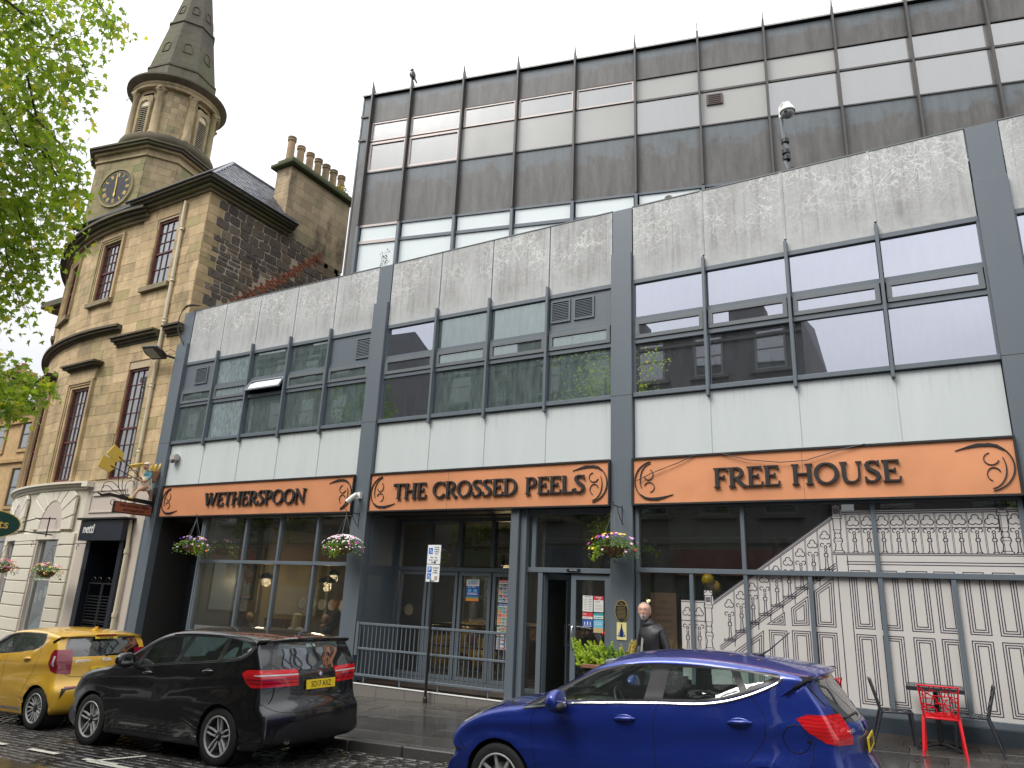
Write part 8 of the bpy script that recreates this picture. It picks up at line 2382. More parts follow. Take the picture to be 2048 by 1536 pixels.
for r_, (z0, z1) in enumerate(((9.0, 10.8), (5.6, 7.8), (2.5, 4.6))):
 for k in range(8):
  cx_ = -46.4-(k-1)*3.0
  wn = frame_ring(MB(), cx_-.5, cx_+.5, z0, z1, .07, ty-.03, ty+.05).box(cx_-.45, cx_+.45, ty-.02, ty+.04, (z0+z1)/2-.04, (z0+z1)/2+.04).build('window', simple('dark_sash', (.05, .04, .04), .5), ten)
  box_obj('pane', M['glass_sash'], wn, cx_-.43, cx_+.43, ty-.012, ty-.006, z0+.07, z1-.07); box_obj('curtain', M['blind'], wn, cx_-.43, cx_+.1*(k % 3), ty-.005, ty-.002, z0+.1, z1-.07)
  frame_ring(MB(), cx_-.72, cx_+.72, z0-.2, z1+.22, .2, ty-.09, ty).build('window_surround', M['gold'], ten, bevel=.01)
MB().box(tx0, tx1, ty-.25, ty, -3.5, 1.9).build('shopfront', M['stucco2'], ten)
# ============================================================ people
def skinmesh(name, joints, edges, mat, par, root_idx=0, sub=2):
 """one continuous body: vertices with radii, grown by a skin modifier"""
 me = bpy.data.meshes.new(name); me.from_pydata([j[:3] for j in joints], edges, [])
 o = bpy.data.objects.new(name, me); COL.objects.link(o)
 sk_ = o.modifiers.new('s', 'SKIN'); sk_.use_smooth_shade = True
 for i, j in enumerate(joints):
  r_ = j[3]; me.skin_vertices[0].data[i].radius = (r_, r_) if not isinstance(r_, tuple) else r_
  me.skin_vertices[0].data[i].use_root = (i == root_idx)
 ss = o.modifiers.new('ss', 'SUBSURF'); ss.levels = sub; ss.render_levels = sub
 dg = bpy.context.evaluated_depsgraph_get()
 m2 = bpy.data.meshes.new_from_object(o.evaluated_get(dg)); bpy.data.objects.remove(o)
 m2.materials.clear(); m2.materials.append(mat); m2.name = name
 for p in m2.polygons: p.use_smooth = True
 return inst(m2, name, par)
S_ = simple('skin_tone', (.50, .27, .19), .45, var=.08, scale=12, obj=True)
def head_mesh(mat, T, par, hair=None, beard=None, style='short'):
 """ellipsoid head displaced to carry brow, nose, mouth, chin and ears; face looks along local -y"""
 mb = MB(); n, m = 28, 22; vs = []; cz = 0
 def prof(th, ph):
  # th polar from top, ph azimuth (0 = +x), face at ph = -90 deg
  x = math.sin(th)*math.cos(ph); y = math.sin(th)*math.sin(ph); z = math.cos(th)
  rx, ry, rz_ = .076, .098, .118
  X, Y_, Z = x*rx, y*ry, z*rz_
  if z > 0: k = 1+.42*z*(1-z)+.10*z; X *= k; Y_ *= k; Z *= 1-.10*z
  if z < 0: k = 1-.30*(-z)**1.3; X *= k; Y_ = Y_*(1-.18*(-z)) - .012*(-z)
  f = max(0, -y)                      # facing front
  g = lambda cx_, cz_, sx_, sz_: math.exp(-((X-cx_)/sx_)**2-((Z-cz_)/sz_)**2)
  if y < -.2:
   d = 0
   d += .030*g(0, -.024, .011, .020)+.010*g(0, .004, .008, .022)      # nose
   d += .005*g(0, .030, .05, .010)                                   # brow
   d -= .011*(g(.030, .012, .015, .010)+g(-.030, .012, .015, .010))     # eye sockets
   d += .006*g(0, -.052, .022, .006)+.006*g(0, -.066, .020, .006)-.004*g(0, -.059, .024, .003)
   d += .008*g(0, -.092, .022, .014)                                 # chin
   d += .004*(g(.042, -.016, .016, .016)+g(-.042, -.016, .016, .016))
   Y_ -= d*min(1, f*2)
  return X, Y_, Z
 for i in range(m+1):
  th = math.pi*i/m
  for k in range(n): vs.append(prof(th, 2*math.pi*k/n))
 fs = [(i*n+k, i*n+(k+1) % n, (i+1)*n+(k+1) % n, (i+1)*n+k) for i in range(m) for k in range(n)]
 mb.T = T; mb.add(vs, fs);
 for s_ in (-1, 1): mb.sphere((s_*.078, .008, -.010), (.010, .020, .032), 10, 8)
 h = mb.build('head', mat, par, smooth=80)
 e = MB(); e.T = T
 for s_ in (-1, 1): e.sphere((s_*.030, -.083, .012), (.013, .008, .007), 10, 7)
 e.build('eyes', simple('eye_white', (.6, .58, .55), .3), h, smooth=60)
 e = MB(); e.T = T
 for s_ in (-1, 1): e.sphere((s_*.030, -.0895, .012), (.0055, .003, .006), 8, 6)
 e.build('pupils', M['black'], h, smooth=60)
 e = MB(); e.T = T; e.box(-.020, .020, -.1035, -.099, -.0605, -.058); e.build('mouth', simple('lips', (.30, .10, .08), .5), h)
 if hair:
  e = MB(); e.T = T
  for s_ in (-1, 1): e.tube([(s_*.014, -.097, .030), (s_*.030, -.099, .034), (s_*.046, -.090, .029)], [.003, .004, .002], 5)
  e.build('eyebrows', hair, h, smooth=60)
  e = MB(); e.T = T; rn = random.Random(3)
  for k in range(1500):
   th = rn.uniform(0, 2.25); ph = rn.uniform(0, 2*math.pi); X, Y_, Z = prof(th, ph)
   fr = -math.sin(ph)*math.sin(th)
   if style == 'short':
    if fr > .35 and Z < .080 and not (abs(X) > .066 and Z > -.02): continue
    if fr > .15 and Z < .02 and abs(X) < .070: continue
    if fr > .1 and Z < .0: continue
   elif style == 'bald':
    if Z < -.045 or (fr > .1 and Z < .075) or (fr > .42): continue
   elif style == 'fringe':
    if Z < -.05: continue
   L = .011 if style == 'bald' else .020
   p = Vector((X, Y_, Z)); nn_ = Vector((X/.076**2, Y_/.098**2, Z/.118**2)).normalized(); d = (nn_*.5+Vector((rn.gauss(0, .3), rn.gauss(0, .3)+.3, -.3))).normalized()*L; q = d.orthogonal().normalized()*.004
   e.add([p-q, p+q, p+d+nn_*.002], [(0, 1, 2)])
  e.build('hair', hair, h)
  cap = MB(); cap.T = T; vs2 = []; idx = {}
  fs2 = []
  for i in range(m):
   for k in range(n):
    c_ = prof(math.pi*(i+.5)/m, 2*math.pi*(k+.5)/n)
    fr = -math.sin(2*math.pi*(k+.5)/n)*math.sin(math.pi*(i+.5)/m)
    if style == 'bald': fs2 += [(i*n+k, i*n+(k+1) % n, (i+1)*n+(k+1) % n, (i+1)*n+k)] if c_[2] > -.045 and (fr < .12 or (c_[2] > .078 and fr < .5)) else []; continue
    ok = c_[2] > -.055 and not (fr > .25 and c_[2] < .075) and not (fr > 0 and c_[2] < .01)
    if ok: fs2.append((i*n+k, i*n+(k+1) % n, (i+1)*n+(k+1) % n, (i+1)*n+k))
  cap.add([(v[0]*1.035, v[1]*1.03+.001, v[2]*1.03+.002) for v in vs], fs2); cap.build('hair_base', hair, h, smooth=80)
 if beard:
  e = MB(); e.T = T; rn = random.Random(5)
  for k in range(1600):
   X0_ = rn.uniform(-.05, .05); th = rn.uniform(1.75, 2.75); ph = -math.pi/2+rn.uniform(-.9, .9); X, Y_, Z = prof(th, ph)
   if Z > -.045 or abs(X) > .036 or (abs(Z+.059) < .006 and abs(X) < .018): continue
   if Z > -.055 and abs(X) > .045: continue
   p = Vector((X, Y_, Z)); d = Vector((X*2, -.25, -.8)).normalized()*.008; q = Vector((.003, 0, 0)); e.add([p-q, p+q, p+d+Vector((0, -.003, 0))], [(0, 1, 2)])
  e.build('beard', beard, h)
 return h
# ---- man in a dark jacket beyond the blue car
mx0, my0 = -3.50, 10.15; mg = gz(mx0)
man = thing('person', 'grey-bearded man in a black hooded jacket walking behind the blue car', 'person', (mx0, my0, mg))
jk = simple('black_jacket_cloth', (.014, .014, .017), .5, var=.3, scale=10, bump=1.0, bscale=9); tr_ = simple('dark_trousers', (.02, .022, .03), .8); gs = simple('grey_hair', (.36, .33, .30), .7, var=.2, scale=40); wbd = simple('white_beard', (.58, .55, .52), .7, var=.1)
# body: leaning forward walking to the right/away, head turned to the camera (-y)
Z = lambda h: mg+h
J = [(.10, .0, .95, (.17, .13)), (.09, 0, 1.12, (.175, .14)), (.05, 0, 1.30, (.20, .15)), (.00, 0, 1.43, (.19, .125)), (-.035, -.01, 1.53, .075), (-.05, -.02, 1.60, .062),
  (.17, -.06, 1.42, .072), (.28, -.10, 1.17, .060), (.20, -.26, 1.02, .05), (-.12, .05, 1.43, .07), (-.20, .12, 1.20, .062), (-.16, -.06, 1.05, .05)]
E_ = [(0, 1), (1, 2), (2, 3), (3, 4), (4, 5), (3, 6), (6, 7), (7, 8), (3, 9), (9, 10), (10, 11)]
J = [(mx0+a, my0+b_, Z(c_*1.03), r_) for a, b_, c_, r_ in J]
skinmesh('body', J, E_, jk, man)
L_ = [(.10, 0, .98, (.15, .12)), (.0, .0, .90, .10), (-.08, -.02, .52, .065), (-.02, .0, .10, .045), (-.10, -.04, .05, .045), (.20, .0, .90, .10), (.28, .02, .52, .065), (.42, .05, .14, .045), (.36, .03, .06, .045)]
skinmesh('trousers', [(mx0+a, my0+b_, Z(c_), r_) for a, b_, c_, r_ in L_], [(0, 1), (1, 2), (2, 3), (3, 4), (0, 5), (5, 6), (6, 7), (7, 8)], tr_, man)
for a, b_ in ((-.07, -.03), (.38, .03)): MB().sphere((mx0+a-.05, my0+b_, Z(.05)), (.13, .05, .05), 12, 8).build('shoe', M['black'], man, smooth=60)
HT = Matrix.Translation((mx0-.075, my0-.045, Z(1.725))) @ Matrix.Rotation(R(8), 4, 'Z') @ Matrix.Rotation(R(-5), 4, 'X') @ Matrix.Diagonal((1.06, 1.06, 1.10, 1))
head_mesh(simple('fair_skin', (.60, .34, .245), .45, var=.06, obj=True), HT, man, hair=gs, beard=wbd, style='bald')
MB().lathe([(.095, -.05), (.11, 0), (.105, .035), (.092, .05), (.08, .03), (.08, -.02)], (mx0-.02, my0+.0, Z(1.545)), 20).build('collar', jk, man, smooth=60)
MB().sphere((mx0+.06, my0+.09, Z(1.49)), (.12, .09, .075), 14, 10).build('hood', jk, man, smooth=60)
MB().prism([(mx0-.115, Z(1.10)), (mx0-.09, Z(1.10)), (mx0-.06, Z(1.36)), (mx0-.09, Z(1.38))], my0-.135, my0-.12, 'y').build('shirt', simple('pale_shirt', (.35, .35, .34), .8), man)
def hand(par, c, d, mat, s=1.0, curl=.5):
 c = Vector(c); d = Vector(d).normalized(); sd = d.cross(Vector((0, 0, 1))).normalized(); up = sd.cross(d).normalized()
 js = [(*(c), .030*s), (*(c+d*.05*s), .034*s), (*(c+d*.085*s), .032*s)]; ed = [(0, 1), (1, 2)]
 for k, (o_, L) in enumerate(((-.027, .065), (-.009, .075), (.009, .070), (.027, .055))):
  b0 = c+d*.085*s+sd*o_*s; i0 = len(js)
  js += [(*(b0), .0095*s), (*(b0+d*L*.45*s-up*L*.15*curl*s), .009*s), (*(b0+d*L*.75*s-up*L*.55*curl*s), .0085*s), (*(b0+d*L*.85*s-up*L*.95*curl*s), .007*s)]
  ed += [(2, i0), (i0, i0+1), (i0+1, i0+2), (i0+2, i0+3)]
 i0 = len(js); js += [(*(c+d*.02*s-sd*.03*s), .012*s), (*(c+d*.055*s-sd*.05*s-up*.01*s), .010*s), (*(c+d*.085*s-sd*.052*s-up*.02*s), .008*s)]; ed += [(0, i0), (i0, i0+1), (i0+1, i0+2)]
 return skinmesh('hand', js, ed, mat, par, 1, 1)
hand(man, (mx0+.20, my0-.27, Z(1.03)), (-.3, -.9, -.4), S_); hand(man, (mx0-.16, my0-.07, Z(1.07)), (-.2, -.9, -.4), S_)
# ---- inside the left bay: booths, lamps, pictures, diners
leather = simple('brown_buttoned_leather', (.15, .060, .035), .45, var=.15, bump=.2, bscale=12)
def booth(x0, x1, y, zt, label):
 t = thing('booth_seat', label, 'seat', ((x0+x1)/2, y, -.1))
 n = max(1, int((x1-x0)/.16)); m_ = MB()
 for k in range(n):
  a = x0+(x1-x0)*k/n; MB().box(a+.004, a+(x1-x0)/n-.004, y-.06, y+.06, .38, zt).build('back_cushion', leather, t, bevel=.03, bseg=2, smooth=50)
 MB().box(x0, x1, y-.5, y-.06, .0, .40).build('seat', leather, t, bevel=.03); MB().box(x0-.03, x1+.03, y-.02, y+.08, zt-.02, zt+.03).build('top_rail', simple('booth_wood', (.10, .04, .02), .4), t)
 return t
booth(-18.6, -16.6, 14.6, .87, 'brown buttoned booth seat at the left end of the dining window')
booth(-15.3, -13.75, 13.95, .90, 'brown booth seat behind the blonde diner')
booth(-12.75, -11.7, 14.1, .98, 'brown booth seat beyond the bald diner')
wall_l = simple('warm_beige_wall', (.26, .22, .14), .8, var=.05)
box_obj('interior_wall', wall_l, pub, -18.75, -16.7, 15.0, 15.1, -.52, 3.4)
box_obj('interior_wall', wall_l, pub, -16.8, -16.7, 15.1, 18.5, -.52, 3.4)
# vivid group picture (generic)
pc = thing('wall_picture', 'large colourful group painting in a dark frame on the beige wall', 'picture', (-16.3, 15.45, 1.5))
MB().box(-18.45, -17.05, 14.94, 14.99, 1.32, 2.82).build('frame', M['black'], pc)
b = NB('busy_painting'); p_ = b.pos(); vo = b.n('ShaderNodeTexVoronoi'); vo.inputs['Scale'].default_value = 5.5; b.l(p_, vo.inputs['Vector'])
sx_ = b.n('ShaderNodeSeparateXYZ'); b.l(vo.outputs['Color'], sx_.inputs[0])
c_ = b.ramp(sx_.outputs[0], [(0, (.03, .10, .02)), (.3, (.06, .22, .05)), (.45, (.35, .12, .08)), (.6, (.45, .28, .16)), (.75, (.08, .12, .05)), (.9, (.5, .05, .06)), (1, (.5, .38, .1))]); b.pb(c_, .5)
MB().box(-18.39, -17.11, 14.93, 14.94, 1.38, 2.76).build('canvas', b.m, pc)
lampin = newmat('lit_lamp_shade_inside')[0]; lampin.node_tree.nodes.clear(); e_ = lampin.node_tree.nodes.new('ShaderNodeEmission'); e_.inputs[0].default_value = (1, .48, .08, 1); e_.inputs[1].default_value = .8; eo = lampin.node_tree.nodes.new('ShaderNodeOutputMaterial'); lampin.node_tree.links.new(e_.outputs[0], eo.inputs[0])
gsh = simple('green_enamel_shade', (.015, .035, .03), .3)
def pendant(x, y, z, label, r_=.24, L=15):
 t = thing('pendant_lamp', label, 'lamp', (x, y, z))
 MB().lathe([(.02, .16), (.05, .15), (r_*.75, .09), (r_, 0), (r_*.98, -.005)], (x, y, z), 24).build('lamp_shade', gsh, t, smooth=60)
 MB().lathe([(.0, .02), (r_*.9, .004)], (x, y, z), 24).build('lamp_glow', lampin, t)
 MB().tube([(x, y, z+.15), (x, y, 3.36)], .006, 5).build('cord', M['black'], t)
 ld = bpy.data.lights.new('lamp', 'POINT'); ld.energy = L; ld.color = (1, .72, .42); ld.shadow_soft_size = .12
 lo_ = bpy.data.objects.new('lamp_light', ld); COL.objects.link(lo_); lo_.location = (x, y, z-.1); setpar(lo_, t)
pendant(-15.85, 14.3, 1.93, 'dark green pendant lamp over the left table in the dining window')
pendant(-13.50, 14.2, 1.88, 'dark green pendant lamp over the right table in the dining window')
pendant(-15.0, 16.0, 2.12, 'yellow lit pendant lamp deeper inside the dining room', .2, 16)
pendant(-9.6, 16.6, 2.5, 'lit pendant lamp behind the folding doors', .2, 24)
# plates along the shelf
for k in range(11):
 x = -16.5+k*.40
 t = thing('wall_plate', 'pale round plate hung in the row along the back wall of the dining room', 'plate', (x, 16.4, 1.28), group='row of plates on the back wall'); MB().lathe([(0, -.01), (.13, -.02), (.15, -.03), (.15, 0)], (x, 16.4, 1.28), 16, 'y').build('disc', simple('plate_white_%d' % k, (.34, .34, .32), .4), t)
def diner(x, y, zseat, label, top, hairm=None, style='short', face=0, long_hair=None, yaw=0, skinm=S_):
 t = thing('person', label, 'person', (x, y, zseat))
 z = zseat
 J = [(0, 0, .08, (.16, .13)), (0, 0, .25, (.15, .12)), (0, -.01, .42, (.175, .12)), (0, -.01, .52, (.15, .10)), (0, -.02, .60, .055), (0, -.03, .66, .055),
   (.19, -.01, .50, .062), (.25, -.06, .28, .048), (.16, -.24, .22, .040), (-.19, -.01, .50, .062), (-.25, -.06, .28, .048), (-.16, -.24, .22, .040), (.10, -.30, .06, .085), (.11, -.46, .04, .065), (-.10, -.30, .06, .085), (-.11, -.46, .04, .065)]
 E2 = [(0, 1), (1, 2), (2, 3), (3, 4), (4, 5), (3, 6), (6, 7), (7, 8), (3, 9), (9, 10), (10, 11), (0, 12), (12, 13), (0, 14), (14, 15)]
 ca, sa = math.cos(face), math.sin(face)
 tr = lambda p: (x+p[0]*ca-p[1]*sa, y+p[0]*sa+p[1]*ca, z+p[2])
 skinmesh('body', [(*tr(j[:3]), j[3]) for j in J], E2, top, t)
 T = Matrix.Translation(tr((0, -.04, .78))) @ Matrix.Rotation(face+yaw, 4, 'Z') @ Matrix.Diagonal((1.02, 1.02, 1.02, 1))
 h = head_mesh(skinm, T, t, hair=hairm, style=style)
 for s_ in (-1, 1): hand(t, tr((s_*.16, -.25, .22)), Vector((ca*(-s_*.3)-sa*-1, sa*(-s_*.3)+ca*-1, 0)), skinm)
 if long_hair:
  m_ = MB(); rn = random.Random(2)
  for k in range(420):
   a = rn.uniform(R(-20), R(200)); r_ = .085+rn.uniform(-.006, .012)
   p0 = T @ Vector((r_*.95*math.cos(a), r_*1.1*math.sin(a)*1.0, rn.uniform(0, .1))); p1 = T @ Vector((r_*1.15*math.cos(a), r_*1.25*math.sin(a)+.01, -.10)); p2 = T @ Vector((r_*1.2*math.cos(a)*rn.uniform(.7, 1), r_*1.3*math.sin(a)+.02, -rn.uniform(.2, .30)))
   m_.tube([T @ Vector((r_*.5*math.cos(a), r_*.6*math.sin(a), .115)), p0, p1, p2], [.006, .008, .008, .003], 4)
  m_.build('long_hair', long_hair, h, smooth=60)
 return t
teal_s = simple('slate_blue_shirt', (.05, .07, .085), .8); black_s = simple('dark_tshirt', (.035, .04, .045), .8)
diner(-16.15, 14.2, .14, 'older man in a slate shirt seated at the left of the dining window', teal_s, gs, 'short', R(0), yaw=R(15))
diner(-13.72, 13.5, .22, 'blonde diner with long hair seen from behind in the dining window', simple('white_grey_top', (.42, .42, .44), .8), simple('blonde_hair', (.55, .42, .20), .5, var=.2, scale=30), 'fringe', R(190), long_hair=simple('blonde_hair_long', (.55, .42, .20), .5, var=.2, scale=30))
diner(-12.80, 13.6, .24, 'bald man in a dark shirt facing left at the right of the dining window', black_s, None, 'short', R(-75))
diner(-14.2, 15.4, .55, 'staff member in black with a raised forearm behind the tables', simple('black_tshirt', (.015, .015, .017), .8), simple('fair_hair', (.3, .12, .03), .6), 'short', R(-60))
pt = diner(-2.33, 14.0, 2.12, 'fair-haired person on the stairs behind the mural, looking down', simple('pale_collared_shirt', (.42, .46, .47), .8), simple('sandy_hair', (.24, .16, .08), .6, var=.2, scale=30), 'short', R(-60), yaw=R(-20))
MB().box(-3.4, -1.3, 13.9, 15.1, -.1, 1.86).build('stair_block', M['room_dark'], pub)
# tables
tw = simple('warm_table_wood', (.17, .075, .03), .4)
for k, (x, y) in enumerate(((-16.0, 13.6), (-13.25, 13.5), (-9.9, 14.9), (-8.6, 15.2), (-7.9, 16.4))):
 lb = ['wooden dining table before the older man', 'wooden dining table between the blonde and bald diners', 'wooden table behind the left folding doors', 'wooden table behind the middle folding doors', 'wooden table deep inside behind the right folding doors'][k]
 zf = -.40 if x < -11.5 else 0; t = thing('dining_table', lb, 'table', (x, y, -.1+zf)); MB().box(x-.4, x+.4, y-.3, y+.3, .60+zf, .64+zf).build('table_top', tw, t, bevel=.006); MB().tube([(x, y, -.1+zf), (x, y, .6+zf)], .04, 8).lathe([(0, .03), (.22, .02), (.24, 0)], (x, y, -.12+zf), 14).build('pedestal', M['black'], t)
 m_ = MB().box(x-.09, x+.09, y-.01, y+.01, .64+zf, .84+zf); tag(m_.build('menu_card', PC['paper']), ['white menu card standing on the older man table', 'white menu card between the blonde and bald diners', 'white menu card behind the left folding doors', 'white menu card behind the middle folding doors', 'white menu card deep inside the pub'][k], 'menu')
# bar counter deep inside with warm light
bc = thing('bar_counter', 'long wooden bar counter under warm light deep behind the folding doors', 'counter', (-9.2, 17.0, -.1))
MB().box(-10.9, -6.9, 16.9, 17.5, -.1, 1.02).build('counter_front', tw, bc); MB().box(-11, -6.8, 16.8, 17.6, 1.02, 1.08).build('counter_top', simple('pale_wood_top', (.42, .28, .14), .35), bc)
for k in range(14): MB().box(-10.8+k*.28, -10.56+k*.28, 16.88, 16.9, .1, .9).build('panel', tw, bc, bevel=.004)
# balloons
bal = simple('yellow_balloon', (.75, .42, .01), .2)
for k, (x, z, lb) in enumerate(((-3.42, 2.14, 'upper yellow balloon behind the glass left of the mural stair'), (-3.34, 2.03, 'lower yellow balloon tucked behind the upper one'))):
 t = thing('balloon', lb, 'balloon', (x, 13.0, z)); MB().sphere((x, 12.98+k*.12, z), (.11, .11, .12), 16, 12).build('skin', bal, t, smooth=80); MB().tube([(x, 12.98+k*.12, z-.12), (x+.02, 13, z-.6)], .002, 4).build('string', M['white'], t)
# warm beige ceiling drop inside right bay
box_obj('bulkhead', simple('beige_bulkhead', (.20, .19, .12), .8), pub, -4.3, -2.9, 13.6, 15.2, 2.72, 3.4)
# warm picture light behind folding doors & palm
plm = thing('potted_palm', 'potted palm with arching fronds behind the second folding door', 'plant', (-9.6, 14.9, -.1)); m_ = MB(); rn = random.Random(6)
for k in range(16):
 a = rn.uniform(0, 2*math.pi); P = [Vector((-9.6, 14.9, 1.2)), Vector((-9.6+.2*math.cos(a), 14.9+.2*math.sin(a), 1.7)), Vector((-9.6+.45*math.cos(a), 14.9+.35*math.sin(a), 1.75+rn.uniform(-.2, .2)))]
 C3 = catmull([tuple(p) for p in P], 6, False) if False else [P[0].lerp(P[1], i/5) for i in range(5)]+[P[1].lerp(P[2], i/8) for i in range(9)]
 for i in range(4, 13):
  for s_ in (-1, 1):
   d = Vector((-math.sin(a)*s_, math.cos(a)*s_, -.3)).normalized()*.16+(P[2]-P[1]).normalized()*.08; q = Vector((0, 0, .008)); m_.add([C3[i]-q, C3[i]+q, C3[i]+d], [(0, 1, 2)])
tag(m_.build('fronds', leafmat('palm_green', (.03, .07, .02), (.06, .12, .03)), plm), kind='stuff'); MB().tube([(-9.6, 14.9, .2), (-9.6, 14.9, 1.2)], .03, 8).lathe([(.0, 0), (.16, 0), (.2, .4)], (-9.6, 14.9, -.1), 14).build('trunk_and_pot', tw, plm)
# ============================================================ trees
def leaf_pts(kind):
 # five-lobed maple-like leaf in the x-y plane, unit length
 if kind == 'maple': return [(0, 0), (.18, .12), (.46, .10), (.30, .30), (.55, .55), (.22, .50), (.0, 1.0), (-.22, .50), (-.55, .55), (-.30, .30), (-.46, .10), (-.18, .12)]
 return [(0, 0), (.3, .4), (0, 1), (-.3, .4)]
LP = leaf_pts('maple')
def add_leaf(mb, p, L, d, up):
 d = d.normalized(); s_ = d.cross(up)
 if s_.length < 1e-3: s_ = d.orthogonal()
 s_.normalize(); n = s_.cross(d)
 vs = [p+s_*(a*L)+d*(b_*L)+n*(L*.12*(abs(a)*1.6-b_*b_)) for a, b_ in LP]
 mb.add(vs, [(0, 1, 2, 3), (0, 3, 4, 5), (0, 5, 6, 7), (0, 7, 8, 9), (0, 9, 10, 11)])
def at3(u, v, dist):
 dx = (u-1024)/1427.9; dz = -(v-768)/1427.9
 d = (_rr*dx+_uu*dz+_f); return Vector((0, 0, 1.71))+d.normalized()*dist
tree = thing('street_tree', 'silver maple hanging bright green leafy branches into the top left', 'tree', (-11.0, 1.6, gz(-11)))
M['maple'] = leafmat('maple_leaves', (.18, .29, .035), (.42, .52, .07), (.58, .52, .08), .55)
M['bark'] = simple('grey_bark', (.07, .06, .05), .9, var=.3, bump=.6, bscale=15)
rn = random.Random(21)
lv = MB(); tw_ = MB()
D0 = 9.6
def spray(pts, r0, dens, spread, L=(.055, .095), dd=0.0):
 """drooping branch through pixel-sighted points at real depth, with leafy twigs hanging off it"""
 P = catmull([tuple(p) for p in pts], 5, False) if False else None
 W_ = []
 for a, b_ in zip(pts[:-1], pts[1:]):
  for k in range(6): W_.append(a.lerp(b_, k/6))
 W_.append(pts[-1])
 tw_.tube(W_, [max(.004, r0*(1-.8*i/len(W_))) for i in range(len(W_))], 6)
 for i, c_ in enumerate(W_):
  f = i/len(W_)
  for t_ in range(dens):
   q = c_+Vector((rn.gauss(0, 1), rn.gauss(0, 1), rn.gauss(0, .8)))*spread*(1-.45*f)
   q.z -= abs(rn.gauss(0, .5))*spread
   if t_ % 3 == 0: tw_.tube([c_, c_.lerp(q, .5)+Vector((0, 0, .03)), q], [.004, .003, .002], 3, cap=False)
   m_ = rn.randint(3, 6)
   for k in range(m_):
    p = q+Vector((rn.gauss(0, 1), rn.gauss(0, 1), rn.gauss(0, 1)-.3))*.07
    d = Vector((rn.gauss(0, .7), rn.gauss(0, .7), -rn.uniform(.2, 1.3)))
    add_leaf(lv, p, rn.uniform(*L), d, Vector((rn.gauss(0, 1), rn.gauss(0, 1), rn.gauss(0, 1)+.5)))
def px(lst, dist): return [at3(u, v, dist+o_) for (u, v, *o) in lst for o_ in ((o[0] if o else 0),)]
S1 = [([(-60, -120), (40, -40), (140, -30), (210, 20), (232, 90)], 3, .22), ([(-60, -60), (30, 10), (90, 60), (150, 90), (172, 120)], 7, .30),
  ([(-80, 0), (0, 60), (60, 120), (110, 150), (165, 170)], 8, .30), ([(-80, 60), (-10, 120), (40, 190), (90, 230), (105, 300)], 9, .30), ([(60, 150), (85, 260), (110, 330), (120, 400), (118, 470)], 5, .17),
  ([(60, 220), (110, 270), (145, 310), (165, 350), (160, 400)], 4, .13), ([(90, 300), (130, 370), (150, 430), (158, 500)], 3, .12), ([(-60, 120), (0, 200), (40, 280), (70, 340), (90, 420)], 9, .28),
  ([(-40, 220), (0, 300), (30, 380), (60, 450), (75, 520)], 8, .24), ([(-60, 300), (-10, 380), (10, 450), (20, 520), (40, 590)], 8, .22), ([(30, 380), (55, 460), (70, 520), (85, 560)], 4, .16),
  ([(-60, 400), (-20, 470), (0, 530), (15, 580)], 6, .2), ([(-60, 690), (-10, 735), (30, 755), (70, 770), (100, 772)], 6, .15), ([(-60, 760), (-10, 790), (25, 800), (55, 800)], 5, .14), ([(-50, 720), (-20, 760), (10, 775)], 5, .14),
  ([(-60, 810), (-20, 822), (10, 830)], 3, .10), ([(150, -40), (200, 0), (225, 40)], 3, .18), ([(-60, -100), (20, -40), (70, 0), (120, 10)], 7, .28), ([(-40, 590), (0, 615), (8, 625)], 2, .08)]
for k, (pts, dens, sp_) in enumerate(S1): spray(px([(u-6, v, rn.uniform(-.5, .5)) for u, v in pts], D0+rn.uniform(-.8, .8)), .014, max(1, round(dens*.62)), sp_*.85)
# trunk and limbs out of frame on the near side of the street
tx, ty_ = -10.6, .2
MB().tube([(tx, ty_, gz(tx)-.1), (tx+.05, ty_, 1.5), (tx-.1, ty_+.1, 3.2), (tx+.1, ty_+.2, 5.0), (tx+.3, ty_+.3, 7.5), (tx+.4, ty_+.3, 10)], [.26, .20, .18, .15, .10, .04], 12).build('trunk', M['bark'], tree, smooth=60)
lm = MB()
for (pts, dens, sp_) in S1[::3]:
 e_ = at3(pts[0][0], pts[0][1], D0); lm.tube([(tx+.1, ty_+.2, min(7.5, e_.z-.6)), ((tx+e_.x)/2, (ty_+e_.y)/2, e_.z+.1), e_], [.07, .045, .02], 8)
lm.build('limb', M['bark'], tree, smooth=60)
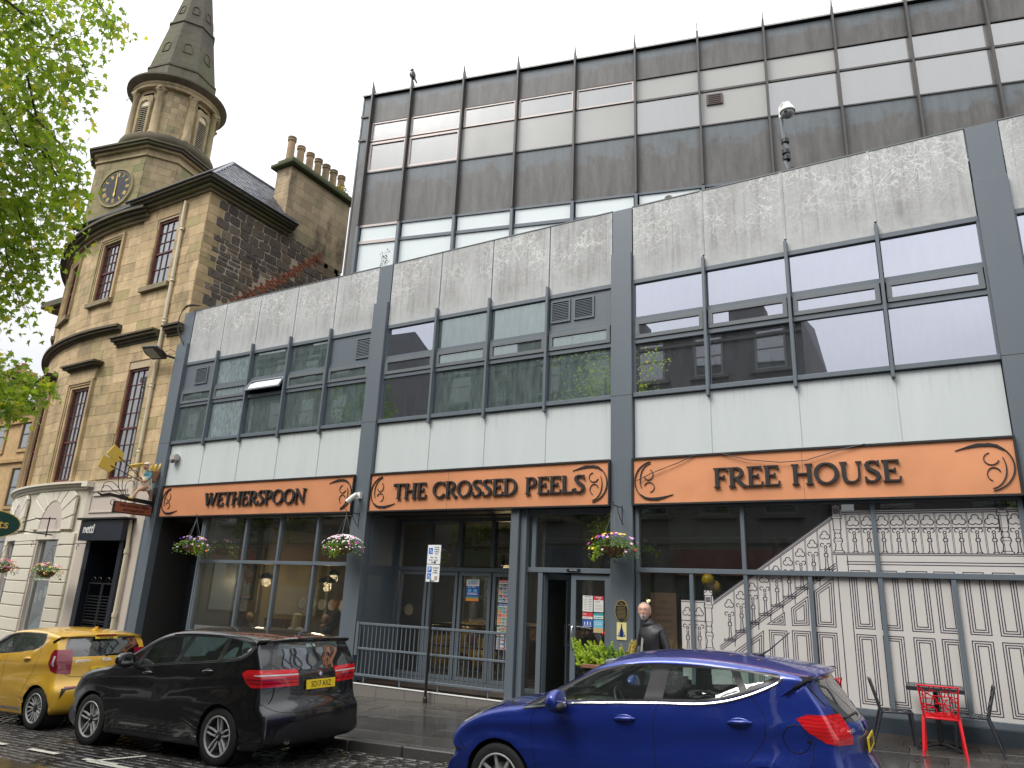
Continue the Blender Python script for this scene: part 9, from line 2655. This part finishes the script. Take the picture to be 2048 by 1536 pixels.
# fuller crown above and behind the camera's left, seen in reflections
for k in range(60):
 a = rn.uniform(0, 6.28); r_ = rn.uniform(.3, 2.8); c_ = Vector((tx+r_*math.cos(a), ty_+r_*math.sin(a)*.8, rn.uniform(6.5, 11)))
 for j in range(45):
  p = c_+Vector((rn.gauss(0, .35), rn.gauss(0, .35), rn.gauss(0, .3))); add_leaf(lv, p, rn.uniform(.09, .14), Vector((rn.gauss(0, 1), rn.gauss(0, 1), -.5)), Vector((0, 0, 1)))
tag(lv.build('crown', M['maple'], tree), kind='stuff'); tw_.build('twigs', M['bark'], tree)
def simple_tree(x, y, h, r_, label, seed, leaf=M['leaf'], n=3800):
 rn = random.Random(seed); t = thing('street_tree', label, 'tree', (x, y, gz(x)))
 MB().tube([(x, y, gz(x)-.1), (x+.1, y, h*.3), (x-.1, y, h*.6), (x, y, h*.95)], [.24, .18, .12, .03], 10).build('trunk', M['bark'], t, smooth=60)
 m_ = MB(); cl = [(Vector((x+rn.gauss(0, .45)*r_, y+rn.gauss(0, .4)*r_, h*rn.uniform(.45, 1.0))), rn.uniform(.35, .8)) for _ in range(34)]
 for k in range(n):
  c_, cr_ = cl[k % len(cl)]; p = c_+Vector((rn.gauss(0, .5), rn.gauss(0, .5), rn.gauss(0, .4)))*cr_
  d = Vector((rn.gauss(0, 1), rn.gauss(0, 1), rn.gauss(0, 1)-.3)).normalized()*.22; q = d.orthogonal().normalized()*.09; m_.add([p, p+d*.5+q, p+d, p+d*.5-q], [(0, 1, 2, 3)])
 tag(m_.build('crown', leaf, t), kind='stuff'); return t
M['treeleaf'] = leafmat('street_tree_leaves', (.05, .10, .02), (.12, .20, .03))
simple_tree(-23.2, -.6, 11.8, 3.0, 'broad street tree across the road, mirrored in the middle windows', 31, M['treeleaf'])
simple_tree(-15.5, -.8, 9.0, 2.8, 'street tree across the road left of the camera', 32, M['treeleaf'])
simple_tree(-29.5, -.6, 9.5, 2.6, 'street tree farther down the road, mirrored in the left windows', 33, M['treeleaf'])
simple_tree(4.5, -1.2, 8.0, 2.4, 'street tree across the road right of the camera', 34, M['treeleaf'])
rn = random.Random(77); lf_ = MB()
for k in range(70):
 x = rn.uniform(-14, 1.5); y = rn.choice((rn.uniform(8.5, 12.3), rn.uniform(8.0, 8.3), rn.uniform(12.0, 12.4))); z = gz(x)+(.006 if y > 8.4 else -.105)
 add_leaf(lf_, Vector((x, y, z)), rn.uniform(.03, .06), Vector((rn.gauss(0, 1), rn.gauss(0, 1), 0)), Vector((0, 0, 1)))
tag(lf_.build('leaf_litter', simple('wet_fallen_leaf', (.22, .15, .04), .4)), 'scattered wet fallen leaves on the pavement and kerb', 'leaf litter', kind='stuff')
# green sprig at the right edge
sg = thing('shrub', 'bright green shrub tip showing at the right edge before the mural', 'plant', (1.25, 12.1, gz(1.3))); mb = MB(); plume(mb, (1.22, 12.1, .9), 10, .3, .07, 0, .07, random.Random(8))
tag(mb.build('foliage', leafmat('bright_shrub', (.2, .36, .03), (.35, .5, .06)), sg), kind='stuff'); MB().box(1.0, 1.5, 11.9, 12.3, gz(1.2), .8).build('box', M['black'], sg)
